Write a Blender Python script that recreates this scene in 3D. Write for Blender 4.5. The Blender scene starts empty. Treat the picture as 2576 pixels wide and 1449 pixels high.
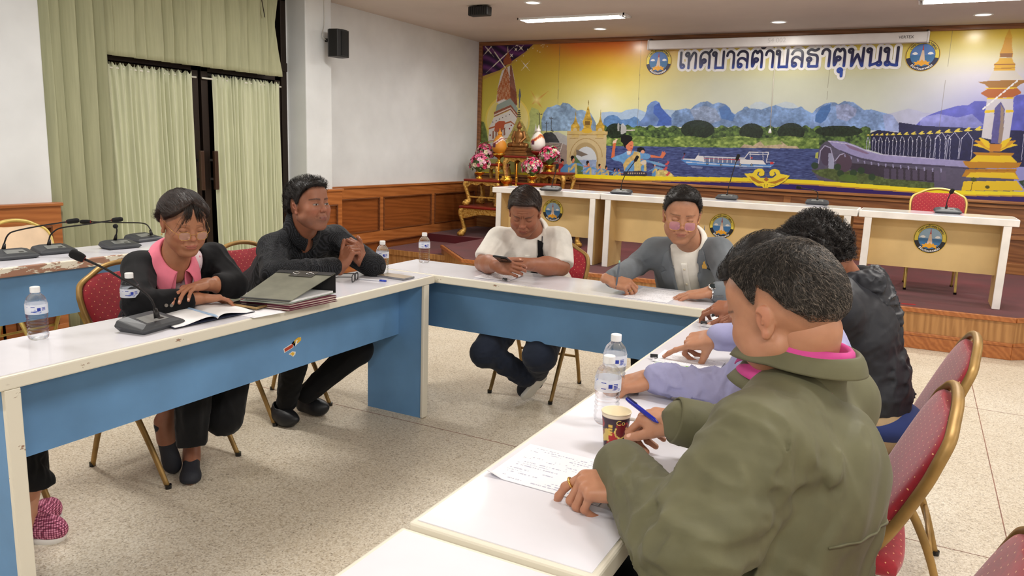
import bpy, bmesh, math, random
import numpy as np
from mathutils import Vector, Matrix
PI=math.pi
scene=bpy.context.scene; COL=scene.collection
# ---------------------------------------------------------------- camera
FPX=1930.0
CF=np.array([-0.45302042,0.87284389,-0.18142777]); CR=np.array([0.88408581,0.46604331,0.03458202]); CU=np.array([-0.1147379,0.14473136,0.98279604])
CC=np.array([0.,0.,1.4147])
cd=bpy.data.cameras.new('camera'); cam=bpy.data.objects.new('camera',cd); COL.objects.link(cam)
cd.sensor_width=36; cd.lens=FPX/2576*36; cd.clip_start=.05
cam.matrix_world=Matrix(((CR[0],CU[0],-CF[0],CC[0]),(CR[1],CU[1],-CF[1],CC[1]),(CR[2],CU[2],-CF[2],CC[2]),(0,0,0,1)))
scene.camera=cam
def ray(u,v): return CF+(u-1288)/FPX*CR-(v-724.5)/FPX*CU
def at(u,v,ax,val):                     # pixel -> point on the plane axis=val (ax 'd' = distance along the view axis)
    d=ray(u,v)
    if ax=='d': return CC+val*d
    i='xyz'.index(ax); return CC+(val-CC[i])/d[i]*d
def px(P):
    d=np.asarray(P,float)-CC; z=d@CF
    return 1288+FPX*(d@CR)/z, 724.5-FPX*(d@CU)/z
# ---------------------------------------------------------------- world, light, exposure
w=bpy.data.worlds.new('world'); scene.world=w; w.use_nodes=True
w.node_tree.nodes['Background'].inputs[0].default_value=(.9,.95,1,1); w.node_tree.nodes['Background'].inputs[1].default_value=.3
vs=scene.view_settings; vs.view_transform='Standard'; vs.look='None'; vs.exposure=0.0; vs.gamma=1; vs.use_curve_mapping=False
CEIL=2.767
TROFFERS=[(x,y) for y in (7.72,5.0,2.3,-.4,-3.0) for x in (-3.4,.42,3.6) if not (x>3 and y>6)]
for x,y in TROFFERS:
    ld=bpy.data.lights.new('troffer_light','AREA'); ld.shape='RECTANGLE'; ld.size=1.1; ld.size_y=.2; ld.energy=41; ld.color=(1,.975,.93)
    lo=bpy.data.objects.new('troffer_light',ld); COL.objects.link(lo); lo.location=(x,y,CEIL-.012)
DOWNLIGHTS=[(-3.44,6.85),(-3.41,8.52),(-1.46,8.55),(.35,8.6),(-1.46,6.85),(.42,6.85)]
for x,y in DOWNLIGHTS:
    ld=bpy.data.lights.new('downlight_bulb','AREA'); ld.shape='DISK'; ld.size=.12; ld.energy=9; ld.color=(1,.95,.86)
    lo=bpy.data.objects.new('downlight_bulb',ld); COL.objects.link(lo); lo.location=(x,y,CEIL-.015)
# ---------------------------------------------------------------- helpers
def lin(c):
    c=np.asarray(c,float)/255.; return np.where(c<=.04045,c/12.92,((c+.055)/1.055)**2.4)
def L4(c): return tuple(float(x) for x in lin(c))+(1.,)
class NT:
    def __init__(s,name):
        s.m=bpy.data.materials.new(name); s.m.use_nodes=True; s.n=s.m.node_tree; s.b=s.n.nodes['Principled BSDF']
    def node(s,t,**k):
        n=s.n.nodes.new(t)
        for a,v in k.items():
            if a[0]=='_': n.inputs[a[1:].replace('_',' ')].default_value=v
            else: setattr(n,a,v)
        return n
    def link(s,a,b): s.n.links.new(a,b)
    def coords(s,scale=(1,1,1),kind='Object',rot=(0,0,0)):
        tc=s.node('ShaderNodeTexCoord'); mp=s.node('ShaderNodeMapping'); mp.inputs['Scale'].default_value=scale; mp.inputs['Rotation'].default_value=rot
        s.link(tc.outputs[kind],mp.inputs['Vector']); return mp.outputs['Vector']
    def ramp(s,fac,stops,interp='LINEAR'):
        r=s.node('ShaderNodeValToRGB'); r.color_ramp.interpolation=interp; e=r.color_ramp.elements
        while len(e)<len(stops): e.new(.5)
        for el,(p,c) in zip(e,stops): el.position=p; el.color=c if len(c)==4 else L4(c)
        s.link(fac,r.inputs['Fac']); return r.outputs['Color']
    def noise(s,vec,scale,detail=3,rough=.5,dist=0):
        n=s.node('ShaderNodeTexNoise'); n.inputs['Scale'].default_value=scale; n.inputs['Detail'].default_value=detail; n.inputs['Roughness'].default_value=rough; n.inputs['Distortion'].default_value=dist
        if vec is not None: s.link(vec,n.inputs['Vector'])
        return n.outputs['Fac']
    def bump(s,h,strength=.2,dist=.01):
        b=s.node('ShaderNodeBump'); b.inputs['Strength'].default_value=strength; b.inputs['Distance'].default_value=dist; s.link(h,b.inputs['Height']); s.link(b.outputs['Normal'],s.b.inputs['Normal'])
    def mix(s,fac,a,b,typ='MIX'):
        n=s.node('ShaderNodeMix',data_type='RGBA',blend_type=typ)
        for sock,v in ((n.inputs[0],fac),(n.inputs[6],a),(n.inputs[7],b)):
            if isinstance(v,(int,float)): sock.default_value=v
            elif isinstance(v,tuple): sock.default_value=v if len(v)==4 else L4(v)
            else: s.link(v,sock)
        return n.outputs[2]
def M(name,c,rough=.5,metal=0,spec=.5,var=.0,vs=8,bump=0,bs=60,bd=.002,sheen=0,coat=0,alpha=1,trans=0,ior=1.45,emis=None):
    t=NT(name); b=t.b; b.inputs['Roughness'].default_value=rough; b.inputs['Metallic'].default_value=metal; b.inputs['Specular IOR Level'].default_value=spec
    b.inputs['IOR'].default_value=ior; b.inputs['Alpha'].default_value=alpha; b.inputs['Transmission Weight'].default_value=trans; b.inputs['Coat Weight'].default_value=coat
    if sheen: b.inputs['Sheen Weight'].default_value=sheen
    c=np.array(c[:3],float); v=t.coords()
    nz=t.noise(v,vs,4)
    lo=np.clip(c*(1-var-.02),0,255); hi=np.clip(c*(1+var+.02),0,255)
    t.link(t.ramp(nz,[(.3,tuple(lo)),(.7,tuple(hi))]),b.inputs['Base Color'])
    if bump: t.bump(t.noise(v,bs,3),bump,bd)
    if emis: b.inputs['Emission Color'].default_value=L4(c); b.inputs['Emission Strength'].default_value=emis
    return t.m
def wood(name,c1,c2,axis=1,scale=1.,rough=.35,c3=None):
    t=NT(name); sc=[14*scale]*3; sc[axis]=1.2*scale
    v=t.coords(tuple(sc)); n=t.noise(v,1.6,5,.6,1.2)
    wv=t.node('ShaderNodeTexWave',wave_type='BANDS',bands_direction='DIAGONAL'); wv.inputs['Scale'].default_value=.9; wv.inputs['Distortion'].default_value=7; wv.inputs['Detail'].default_value=3; t.link(v,wv.inputs['Vector'])
    m=t.mix(.35,n,wv.outputs['Fac']); c=t.ramp(m,[(.25,c1),(.75,c2)]); t.link(c,t.b.inputs['Base Color']); t.b.inputs['Roughness'].default_value=rough
    t.bump(n,.08,.002); return t.m
class MB:
    def __init__(s): s.v=[]; s.f=[]
    def add(s,v,f):
        o=len(s.v); s.v+= [tuple(map(float,p)) for p in v]; s.f+= [tuple(int(i)+o for i in q) for q in f]; return s
    def box(s,x0,x1,y0,y1,z0,z1,R=None,o=(0,0,0)):
        v=[(x,y,z) for z in (z0,z1) for y in (y0,y1) for x in (x0,x1)]
        if R is not None: v=[np.array(R)@np.array(p)+np.array(o) for p in v]
        return s.add(v,[(0,2,3,1),(4,5,7,6),(0,1,5,4),(2,6,7,3),(0,4,6,2),(1,3,7,5)])
    def tube(s,pts,r,n=10,closed=False,cap=True,sq=None):
        pts=[np.array(p,float) for p in pts]; m=len(pts); rr=r if hasattr(r,'__len__') else [r]*m
        T=[]
        for i in range(m):
            a=pts[(i-1)%m] if (closed or i>0) else pts[i]; b=pts[(i+1)%m] if (closed or i<m-1) else pts[i]
            d=b-a; T.append(d/(np.linalg.norm(d)+1e-12))
        up=np.array([0,0,1.]) if abs(T[0][2])<.9 else np.array([1.,0,0])
        N=up-T[0]*(up@T[0]); N/=np.linalg.norm(N); V=[]
        for i in range(m):
            N=N-T[i]*(N@T[i]); N/=np.linalg.norm(N)+1e-12; B=np.cross(T[i],N)
            for k in range(n):
                a=2*PI*(k+.5)/n; ca,sa=math.cos(a),math.sin(a)
                if sq: q=1/max(abs(ca),abs(sa)); q=q*.9 if n>4 else 1.3; ca,sa=ca*q,sa*q*sq
                V.append(pts[i]+rr[i]*(ca*N+sa*B))
        Fc=[(i*n+k,i*n+(k+1)%n,((i+1)%m)*n+(k+1)%n,((i+1)%m)*n+k) for i in range(m if closed else m-1) for k in range(n)]
        if cap and not closed: Fc+=[tuple(range(n))[::-1],tuple((m-1)*n+k for k in range(n))]
        return s.add(V,Fc)
    def lathe(s,prof,n=24,c=(0,0,0),cap=True):
        V=[(c[0]+r*math.cos(2*PI*k/n),c[1]+r*math.sin(2*PI*k/n),c[2]+z) for r,z in prof for k in range(n)]; m=len(prof)
        Fc=[(i*n+k,i*n+(k+1)%n,(i+1)*n+(k+1)%n,(i+1)*n+k) for i in range(m-1) for k in range(n)]
        if cap: Fc+=[tuple(range(n))[::-1],tuple((m-1)*n+k for k in range(n))]
        return s.add(V,Fc)
    def prism(s,poly,y0,y1,ax=1):           # polygon in the plane of the other two axes, extruded along ax
        def P(a,b,c): return {0:(c,a,b),1:(a,c,b),2:(a,b,c)}[ax]
        n=len(poly); V=[P(a,b,y0) for a,b in poly]+[P(a,b,y1) for a,b in poly]
        return s.add(V,[tuple(range(n)),tuple(range(n,2*n))[::-1]]+[(i,i+n,(i+1)%n+n,(i+1)%n) for i in range(n)])
    def grid(s,fn,nu,nv,cu=False):
        V=[fn(i/(nu if cu else nu-1),j/(nv-1)) for j in range(nv) for i in range(nu)]
        Fc=[(j*nu+i,j*nu+(i+1)%nu,(j+1)*nu+(i+1)%nu,(j+1)*nu+i) for j in range(nv-1) for i in range(nu if cu else nu-1)]
        return s.add(V,Fc)
    def build(s,name,mat,parent=None,smooth=False,bevel=0,solid=0,subd=0,seg=2):
        me=bpy.data.meshes.new(name); me.from_pydata(s.v,[],s.f); me.validate()
        bm=bmesh.new(); bm.from_mesh(me); bmesh.ops.recalc_face_normals(bm,faces=bm.faces); bm.to_mesh(me); bm.free()
        return link(name,me,mat,parent,smooth,bevel,solid,subd,seg)
def link(name,me,mat,parent=None,smooth=False,bevel=0,solid=0,subd=0,seg=2):
    if smooth: me.polygons.foreach_set('use_smooth',[True]*len(me.polygons))
    for m in (mat if isinstance(mat,(list,tuple)) else [mat]): me.materials.append(m)
    o=bpy.data.objects.new(name,me); COL.objects.link(o)
    if parent is not None: o.parent=parent
    if solid: md=o.modifiers.new('s','SOLIDIFY'); md.thickness=solid; md.offset=0
    if bevel: md=o.modifiers.new('b','BEVEL'); md.width=bevel; md.segments=seg; md.limit_method='ANGLE'; md.harden_normals=False
    if subd: md=o.modifiers.new('u','SUBSURF'); md.levels=subd; md.render_levels=subd
    return o
def tag(o,label,cat,group=None):
    o['label']=label; o['category']=cat
    if group: o['group']=group
    return o
def thing(name,label,cat,loc=(0,0,0),rz=0,group=None):
    o=bpy.data.objects.new(name,None); o.empty_display_size=.1; COL.objects.link(o); o.location=tuple(float(a) for a in loc); o.rotation_euler=(0,0,rz); return tag(o,label,cat,group)
def dup(o,label=None,loc=None,rz=None,parent=None):
    c=o.copy(); COL.objects.link(c)
    if parent is not None: c.parent=parent
    if label: c['label']=label
    if loc is not None: c.location=tuple(float(a) for a in loc)
    if rz is not None: c.rotation_euler=(0,0,rz)
    for ch in [q for q in list(bpy.data.objects) if q.parent==o]: dup(ch,parent=c)
    return c
def struct(o): o['kind']='structure'; return o
def unit(v): v=np.asarray(v,float); return v/(np.linalg.norm(v)+1e-12)
def smooth_path(P,n=6):
    P=[np.array(p,float) for p in P]; Q=[P[0]]+P+[P[-1]]; out=[]
    for i in range(1,len(Q)-2):
        for k in range(n):
            t=k/n; a,b,c,d=Q[i-1],Q[i],Q[i+1],Q[i+2]
            out.append(.5*((2*b)+(-a+c)*t+(2*a-5*b+4*c-d)*t*t+(-a+3*b-3*c+d)*t**3))
    return out+[P[-1]]
# ---------------------------------------------------------------- room shell
XW=-5.4; YB=9.24; XR_=5.2; YR_=-5.0
m_wall=M('wall_paint',(219,222,224),.6,var=.02,vs=2,bump=.05,bs=80)
m_ceil=M('ceiling_paint',(206,196,186),.8,var=.015,vs=1)
m_wood=wood('wainscot_wood',(150,86,40),(178,110,58),1)
m_woodd=wood('wainscot_panel_wood',(120,64,26),(146,82,38),1)
m_woodv=wood('stage_wood',(146,100,54),(178,130,78),2)
m_woodx=wood('dado_wood',(112,68,38),(150,98,58),0)
m_dark=M('dark_bronze_aluminium',(44,34,28),.35,.4)
m_black=M('night_glass',(10,10,12),.08,spec=.6)
# floor: terrazzo
t=NT('terrazzo'); v=t.coords((1,1,1))
vo=t.node('ShaderNodeTexVoronoi',feature='F1'); vo.inputs['Scale'].default_value=130; t.link(v,vo.inputs['Vector'])
vo2=t.node('ShaderNodeTexVoronoi',feature='F1'); vo2.inputs['Scale'].default_value=230; t.link(v,vo2.inputs['Vector'])
sp=t.node('ShaderNodeSeparateColor'); t.link(vo.outputs['Color'],sp.inputs[0])
sp2=t.node('ShaderNodeSeparateColor'); t.link(vo2.outputs['Color'],sp2.inputs[0])
c1=t.ramp(sp.outputs[0],[(0,(160,148,130)),(.08,(200,188,168)),(.25,(222,213,196)),(.8,(232,225,210)),(1,(242,237,228))],'CONSTANT')
c2=t.ramp(sp2.outputs[1],[(0,(128,112,94)),(.05,(180,164,140)),(.14,(222,213,198)),(1,(234,227,214))],'CONSTANT')
edge=t.ramp(vo.outputs['Distance'],[(.42,(255,255,255)),(.62,(222,214,200))])
c=t.mix(.5,c1,c2); c=t.mix(.5,c,edge,'MULTIPLY')
cl=t.ramp(t.noise(v,1.1,4),[(.3,(232,226,216)),(.7,(255,255,255))]); c=t.mix(.8,c,cl,'MULTIPLY')
t.link(c,t.b.inputs['Base Color']); t.b.inputs['Roughness'].default_value=.42; t.b.inputs['Specular IOR Level'].default_value=.35
m_floor=t.m
b=MB(); b.box(XW-.2,XR_,YR_,YB+.2,-.1,0); fl=struct(b.build('floor',m_floor))
m_strip=M('floor_strip',(128,84,66),.5,var=.15)
b=MB()
for y in (-.9,1.1-.02,3.11,5.09): b.box(XW,XR_,y-.002,y+.002,0,.0006)
for x in (.455,2.45,-3.55): b.box(x-.002,x+.002,YR_,6.6,0,.0006)
struct(b.build('trim_1',m_strip))
b=MB(); b.box(XW-.2,XR_+.1,YR_-.1,YB+.2,CEIL,CEIL+.1); struct(b.build('ceiling',m_ceil))
b=MB(); b.box(XW-.15,XW,YR_,3.4,0,CEIL); b.box(XW-.15,XW,5.62,YB+.15,0,CEIL); b.box(XW-.15,XW,3.4,5.62,2.72,CEIL); struct(b.build('wall_left',m_wall))
b=MB(); b.box(XW-.15,XR_,YB+.03,YB+.15,0,CEIL); struct(b.build('wall_back',m_wall))
b=MB(); b.box(XR_,XR_+.1,YR_,YB+.15,0,CEIL); struct(b.build('wall_right',m_wall))
b=MB(); b.box(XW-.15,XR_+.1,YR_-.1,YR_,0,CEIL); struct(b.build('wall_front',m_wall))
wood_bead=wood('bead_wood',(96,54,28),(120,70,38),1)
# pillars on the left wall
for i,(y0,y1) in enumerate(((2.80,3.17),(5.64,6.0))):
    b=MB(); b.box(XW-.01,-5.17,y0,y1,0,CEIL); struct(b.build('wall_pillar',m_wall,bevel=.01))
b=MB(); b.box(XW-.01,-5.15,-5,-1.0,0,CEIL); struct(b.build('wall_pillar',m_wall))
# wainscot, panelled
def panelled(name,x,y0,y1,z0,z1,xs,rows,axis='y'):
    """frame boards in front of a darker board; xs = stile positions, rows = rail positions (z0,z1)"""
    b=MB(); b.box(x,x+.02,y0,y1,z0,z1); o=struct(b.build(name,m_woodd))
    b=MB()
    for a0,a1 in rows: b.box(x+.005,x+.038,y0,y1,a0,a1)
    for a in xs: b.box(x+.005,x+.037,a-.035,a+.035,z0,z1)
    p=b.build('panel_frame',m_wood,o,bevel=.004)
    b=MB(); b.box(x,x+.055,y0-.01,y1+.01,z1-.012,z1+.012); b.build('cap_rail',m_wood,o,bevel=.005)
    b=MB()
    s=sorted(xs)
    for a,bb in zip(s[:-1],s[1:]):
        for (r0,r1),(q0,q1) in zip(rows[:-1],rows[1:]):
            for (ya,yb,za,zb) in ((a+.035,bb-.035,r1,r1+.012),(a+.035,bb-.035,q0-.012,q0),(a+.035,a+.047,r1,q0),(bb-.047,bb-.035,r1,q0)): b.box(x+.01,x+.046,ya,yb,za,zb)
    b.build('panel_bead',wood_bead,o,bevel=.004)
    return o
ZW=.925
panelled('baseboard_left',XW,6.0,9.2,0,ZW,[6.03,7.05,8.1,9.15],[(0,.1),(.30,.42),(.80,ZW)])
panelled('baseboard_left_near',XW,-5,2.84,0,ZW,[-3,-2,-1,0,1,1.95,2.78],[(0,.1),(.30,.42),(.80,ZW)])
for y0,y1 in ((2.78,3.2),(5.61,6.1)):
    o=panelled('baseboard_pillar',-5.17,y0,y1,0,ZW,[y0+.035,y1-.035],[(0,.1),(.30,.40),(.78,ZW)])
    b=MB(); b.box(XW+.02,-5.135,y0,y0+.02,0,ZW); b.box(XW+.02,-5.135,y1-.02,y1,0,ZW); b.build('pillar_cladding',m_wood,o)
# stage
ZS=.31; ZL=.215
m_carpet=M('red_carpet',(88,22,30),.95,var=.1,vs=3,bump=.4,bs=260,bd=.003,sheen=.15)
SL=(-3.86,6.36); SR=(.74,6.53); 
poly=[(-4.6,7.13),SL,SR,(1.75,7.35),(XR_,7.35),(XR_,YB),(-4.6,YB)]
b=MB(); b.prism(poly,.02,ZS-.012,2); st=struct(b.build('floor_stage',m_woodv))
b=MB(); b.prism([(-4.57,7.14),(SL[0]+.02,SL[1]+.03),(SR[0]-.02,SR[1]+.03),(1.74,7.38),(XR_,7.38),(XR_,YB),(-4.57,YB)],ZS-.02,ZS,2); b.build('carpet',m_carpet,st)
b=MB()
def strip(p,q,z0,z1,dx,wd=.02):
    p=np.array(p);q=np.array(q);n=np.array([q[1]-p[1],p[0]-q[0]]);n=n/np.linalg.norm(n)
    V=[(*(a+n*k),z) for z in(z0,z1) for a in(p,q) for k in (dx,dx-wd)]
    return V,[(0,1,3,2),(4,6,7,5),(0,2,6,4),(1,5,7,3),(0,4,5,1),(2,3,7,6)]
for p,q in ((poly[0],poly[1]),(poly[1],poly[2]),(poly[2],poly[3])):
    for z0,z1,dx in ((ZS-.03,ZS+.006,.014),(.10,.125,.012),(0,.10,.006)):
        b.add(*strip(p,q,z0,z1,dx,.03))
b.build('nosing',m_wood,st,bevel=.004)
b=MB(); b.box(XW+.04,-4.2,7.02,YB,0,ZL-.01); b.box(XW+.04,-4.2,7.0,7.03,ZL-.05,ZL+.004); s2=struct(b.build('floor_lower_stage',m_woodv))
b=MB(); b.box(XW+.04,-4.3,7.03,YB,ZL-.015,ZL); b.build('carpet',m_carpet,s2)
b=MB(); b.box(XW,-4.58,8.0,YB,ZL,ZS); struct(b.build('floor_altar_step',m_carpet))
# back wall dado under the banner
b=MB(); b.box(XW,XR_,YB-.03,YB+.03,0,1.045); o=struct(b.build('baseboard_back',m_woodx))
b=MB()
for z0,z1,d in ((.31,.42,.045),(.66,.70,.05),(.72,.735,.042),(.97,1.0,.05),(1.015,1.04,.075)): b.box(XW,XR_,YB-d,YB,z0,z1)
for x in (-3.9,-2.6,-1.3,0,1.3): b.box(x-.04,x+.04,YB-.038,YB,.31,1.0)
b.build('panel_frame',wood('dado_frame',(132,84,46),(166,112,66),0),o,bevel=.004)
# double glass door behind curtains
b=MB(); b.box(XW-.06,XW-.05,3.4,5.62,0,2.72); d1=struct(b.build('door_1',m_black))
b=MB()
for y0,y1 in ((3.4,3.46),(5.55,5.62)): b.box(XW-.07,XW+.01,y0,y1,0,2.72)
b.box(XW-.07,XW+.02,3.4,5.62,2.03,2.11); b.box(XW-.07,XW+.01,3.4,5.62,2.66,2.72)
b.build('door_frame',m_dark,d1,bevel=.004)
for y0,y1,hy in ((3.47,4.60,4.555),(4.63,5.54,4.70)):
    b=MB(); b.box(XW-.04,XW+.005,y0,y0+.07,0,2.02); b.box(XW-.04,XW+.005,y1-.07,y1,0,2.02); b.box(XW-.04,XW+.005,y0,y1,1.94,2.02); b.box(XW-.04,XW+.005,y0,y1,0,.1)
    lf=b.build('door_leaf',m_dark,d1,bevel=.003)
    b=MB(); b.box(XW+.05,XW+.08,hy-.02,hy+.02,.96,1.29)
    h=b.build('door_handle',M('brown_handle',(70,50,38),.3,.3),lf,bevel=.006)
    b=MB(); b.box(XW,XW+.055,hy-.01,hy+.01,1.04,1.06); b.box(XW,XW+.055,hy-.01,hy+.01,1.20,1.22); b.build('handle_standoff',M('steel',(170,170,170),.3,.9),lf)
# curtains
def curtain_mat(name,c):
    t=NT(name); v=t.coords((60,60,3)); c=np.array(c,float)
    t.link(t.ramp(t.noise(v,1,4),[(.3,tuple(c*.95)),(.7,tuple(c*1.03))]),t.b.inputs['Base Color']); t.b.inputs['Roughness'].default_value=.75; t.b.inputs['Sheen Weight'].default_value=.2
    t.bump(t.noise(t.coords((300,300,300)),1,2),.15,.001); return t.m
m_cur1=curtain_mat('olive_satin_curtain',(168,169,136)); m_cur2=curtain_mat('pale_green_curtain',(200,203,172))
rnd=random.Random(3)
def pleats(y0,y1,n,amp,seed,knife=False):
    r=random.Random(seed); ws=[r.uniform(.6,1.4) for _ in range(n)]; s=sum(ws); e=[y0]
    for w_ in ws: e.append(e[-1]+w_/s*(y1-y0))
    am=[amp*r.uniform(.6,1.2) for _ in range(n)]
    def f(y):
        for k in range(n):
            if y<=e[k+1] or k==n-1:
                t_=(y-e[k])/(e[k+1]-e[k]); t_=min(max(t_,0),1)
                if knife: return am[k]*(t_**.8 if t_<.88 else (1-t_)/.12)
                return am[k]*(.5-.5*math.cos(2*PI*t_))
    return f
def sheet(name,mat,x,y0,y1,z0,z1,n,amp,seed,knife=False,nu=260,nv=14,parent=None,warp=None):
    f=pleats(y0,y1,n,amp,seed,knife); b=MB()
    def fn(a,c):
        y=y0+(y1-y0)*a; z=z1+(z0-z1)*c; k=.55+.45*c if not knife else 1
        yy,zz=y,z
        if warp: yy,zz=warp(a,c,y,z)
        return (x+f(y)*k+.004*math.sin(9*c+a*23),yy,zz)
    b.grid(fn,nu,nv); return b.build(name,mat,parent,smooth=True,solid=.002)
o=thing('side_curtain','tall olive pleated curtain hanging beside the left pillar','curtain',(XW+.1,3.4,0))
c_=sheet('drape',m_cur1,XW+.11,3.17,3.66,.02,2.76,5,.10,5,True,nv=16); c_.parent=o; c_.matrix_parent_inverse=Matrix.Translation((-(XW+.1),-3.4,0))
o=thing('curtain_valance','olive pleated valance curtain hanging over the double door','curtain',(XW+.1,4.6,2))
def wv(a,c,y,z):
    z2=z+.05*c*(1-a)*0; yy=y-(.06*math.sin(PI*min(1,c*1.4))*(a>.97)); 
    if a>.9: yy=y-.10*((a-.9)/.1)*(1-abs(c-.45)*2.0)*(1 if c<.95 else 0)
    return yy,z2
c_=sheet('drape',m_cur1,XW+.10,3.665,5.42,1.965,2.765,14,.075,8,True,nu=420,nv=20,warp=wv); c_.parent=o; c_.matrix_parent_inverse=Matrix.Translation((-(XW+.1),-4.6,-2))
b=MB(); b.tube([(XW+.17,5.16,2.765),(XW+.165,5.17,2.6),(XW+.17,5.2,2.45)],.004,6); q=b.build('pull_cord',m_dark,o); q.matrix_parent_inverse=Matrix.Translation((-(XW+.1),-4.6,-2))
m_rod=M('white_rod',(225,222,210),.4)
for y0,y1,rr,lab,sd,n in ((3.62,4.52,(3.6,4.56),'pale green gathered curtain on the left door leaf',11,17),(4.72,5.5,(4.62,5.52),'pale green gathered curtain on the right door leaf',12,16)):
    o=thing('door_curtain',lab,'curtain',(XW+.03,(y0+y1)/2,0)); off=Matrix.Translation((-(XW+.03),-(y0+y1)/2,0))
    def wp(a,c,y,z,y0=y0,y1=y1,sd=sd): 
        return y+.05*(1 if sd==11 else .3)*max(0,c-.05)*(1-a)*(1 if sd==11 else 1), z+(.012*math.sin(a*190)*(c<.02))
    q=sheet('drape',m_cur2,XW+.03,y0,y1,.03,1.915,n,.055,sd,False,nu=340,nv=18,warp=wp); q.parent=o; q.matrix_parent_inverse=off
    b=MB(); b.tube([(XW+.03,rr[0],1.885),(XW+.03,rr[1],1.885)],.008,8); q=b.build('curtain_rod',m_rod,o,smooth=True); q.matrix_parent_inverse=off
# wall speaker
def speaker(loc,lab):
    o=thing('wall_speaker',lab,'speaker',loc)
    b=MB(); b.prism([(0,-.07),(.04,-.10),(.13,-.085),(.15,-.03),(.15,.03),(.13,.085),(.04,.10),(0,.07)],-.125,.125,2); b.build('cabinet',M('speaker_black',(22,22,24),.5),o,bevel=.006)
    b=MB(); b.box(.149,.154,-.045,.045,-.11,.11); b.build('grille',M('speaker_grille',(12,12,13),.7,bump=.6,bs=400),o)
    b=MB(); b.box(-.09,.0,-.015,.015,.02,.05); b.build('bracket',M('bracket_metal',(40,40,40),.4,.8),o)
    b=MB(); b.tube(smooth_path([(-.05,-.03,.03),(-.05,-.08,.06),(-.06,-.06,.12),(-.075,-.03,.2),(-.078,-.03,.5)]),.003,6); b.build('cable',M('white_cable',(200,198,190),.5),o,smooth=True)
    return o
speaker((-5.09,5.92,2.315),'black loudspeaker bracketed high on the left wall pillar')
o=tag(MB().box(XW,XW+.014,6.12-.045,6.12+.045,1.25,1.36).build('light_switch',M('switch_cream',(225,218,195),.4),bevel=.004),'small cream light switch on the white wall near the pillar','switch')
for z in (1.275,1.315): MB().box(XW+.01,XW+.02,6.10,6.14,z,z+.022).build('switch_rocker',M('switch_white',(235,232,222),.3),o)
# ceiling fittings
m_emit=M('lamp_tube',(255,250,240),.5,emis=2.2); m_white=M('fitting_white',(235,235,235),.4); m_louv=M('louvre_aluminium',(210,210,212),.2,.9)
lab={(-3.4,7.72):'louvred fluorescent ceiling light near the left corner of the stage',(.42,7.72):'louvred fluorescent ceiling light at the right edge of the picture'}
for x,y in TROFFERS[:2]:
    o=thing('ceiling_light',lab[(x,y)],'ceiling light',(x,y,CEIL),group='louvred ceiling lights')
    b=MB()
    for a in (-.11,.10): b.box(-.6,.6,a,a+.012,-.02,.002)
    for a in (-.6,.588): b.box(a,a+.012,-.11,.112,-.02,.002)
    b.build('frame',m_white,o)
    b=MB(); b.tube([(-.56,-.05,-.006),(.56,-.05,-.006)],.009,8); b.tube([(-.56,.05,-.006),(.56,.05,-.006)],.009,8); b.build('lamp_tube',m_emit,o)
    b=MB()
    for k in range(15): b.box(-.57+k*.08,-.567+k*.08,-.1,.1,-.024,0)
    b.box(-.58,.58,-.003,.003,-.024,0); b.build('louvre',m_louv,o)
dl={0:'round recessed downlight nearest the ceiling top edge, left',1:'round recessed downlight above the stupa side of the banner',2:'round recessed downlight above the middle of the projector screen',3:'round recessed downlight above the right round emblem'}
for i in range(4):
    x,y=DOWNLIGHTS[i]; o=thing('downlight',dl[i],'ceiling light',(x,y,CEIL),group='recessed downlights')
    b=MB(); b.lathe([(.085,-.001),(.085,-.006),(.07,-.008),(.066,-.001)],32,cap=False); b.build('trim_ring',m_white,o,smooth=True)
    b=MB(); b.lathe([(.067,-.003),(.067,-.001)],32); b.build('diffuser',m_emit,o)
o=thing('ceiling_speaker','black slatted device hanging from the ceiling at the top of the picture','speaker',(-4.02,6.85,CEIL))
MB().box(-.11,.11,-.05,.05,-.10,-.01).build('housing',M('device_black',(20,20,22),.5),o,bevel=.012)
b=MB()
for k in range(8): b.box(-.09+k*.024,-.08+k*.024,-.055,-.05,-.09,-.02)
b.build('slats',M('device_slat',(45,45,48),.4),o); MB().box(-.02,.02,-.02,.02,-.012,0).build('mount',m_dark,o)
# ---------------------------------------------------------------- conference tables
m_lam=M('white_laminate',(226,225,233),.12,spec=.5,var=.01,vs=3)
def band_mat(name,thr,flakecol=(150,112,92)):
    t=NT(name); v=t.coords((1,1,2.2)); n=t.noise(v,9,6,.65,.4); n2=t.noise(v,2.0,3)
    m=t.node('ShaderNodeMath',operation='ADD'); t.link(n,m.inputs[0]); m2=t.node('ShaderNodeMath',operation='MULTIPLY'); t.link(n2,m2.inputs[0]); m2.inputs[1].default_value=.45; t.link(m2.outputs[0],m.inputs[1])
    c=t.ramp(m.outputs[0],[(thr,(226,220,204)),(thr+.012,(178,164,146)),(thr+.03,flakecol)]); t.link(c,t.b.inputs['Base Color']); t.b.inputs['Roughness'].default_value=.45
    t.bump(m.outputs[0],.1,.002); return t.m
m_band=band_mat('cream_painted_edge',.93); m_band_worn=band_mat('worn_painted_edge',.68,(160,120,100))
m_blue=M('blue_paint',(100,144,188),.5,var=.05,vs=3,bump=.08,bs=120)
m_cream=M('cream_paint',(214,184,128),.5,var=.03,vs=3); m_wpaint=M('white_paint',(236,232,228),.4,var=.02,vs=6)
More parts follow.
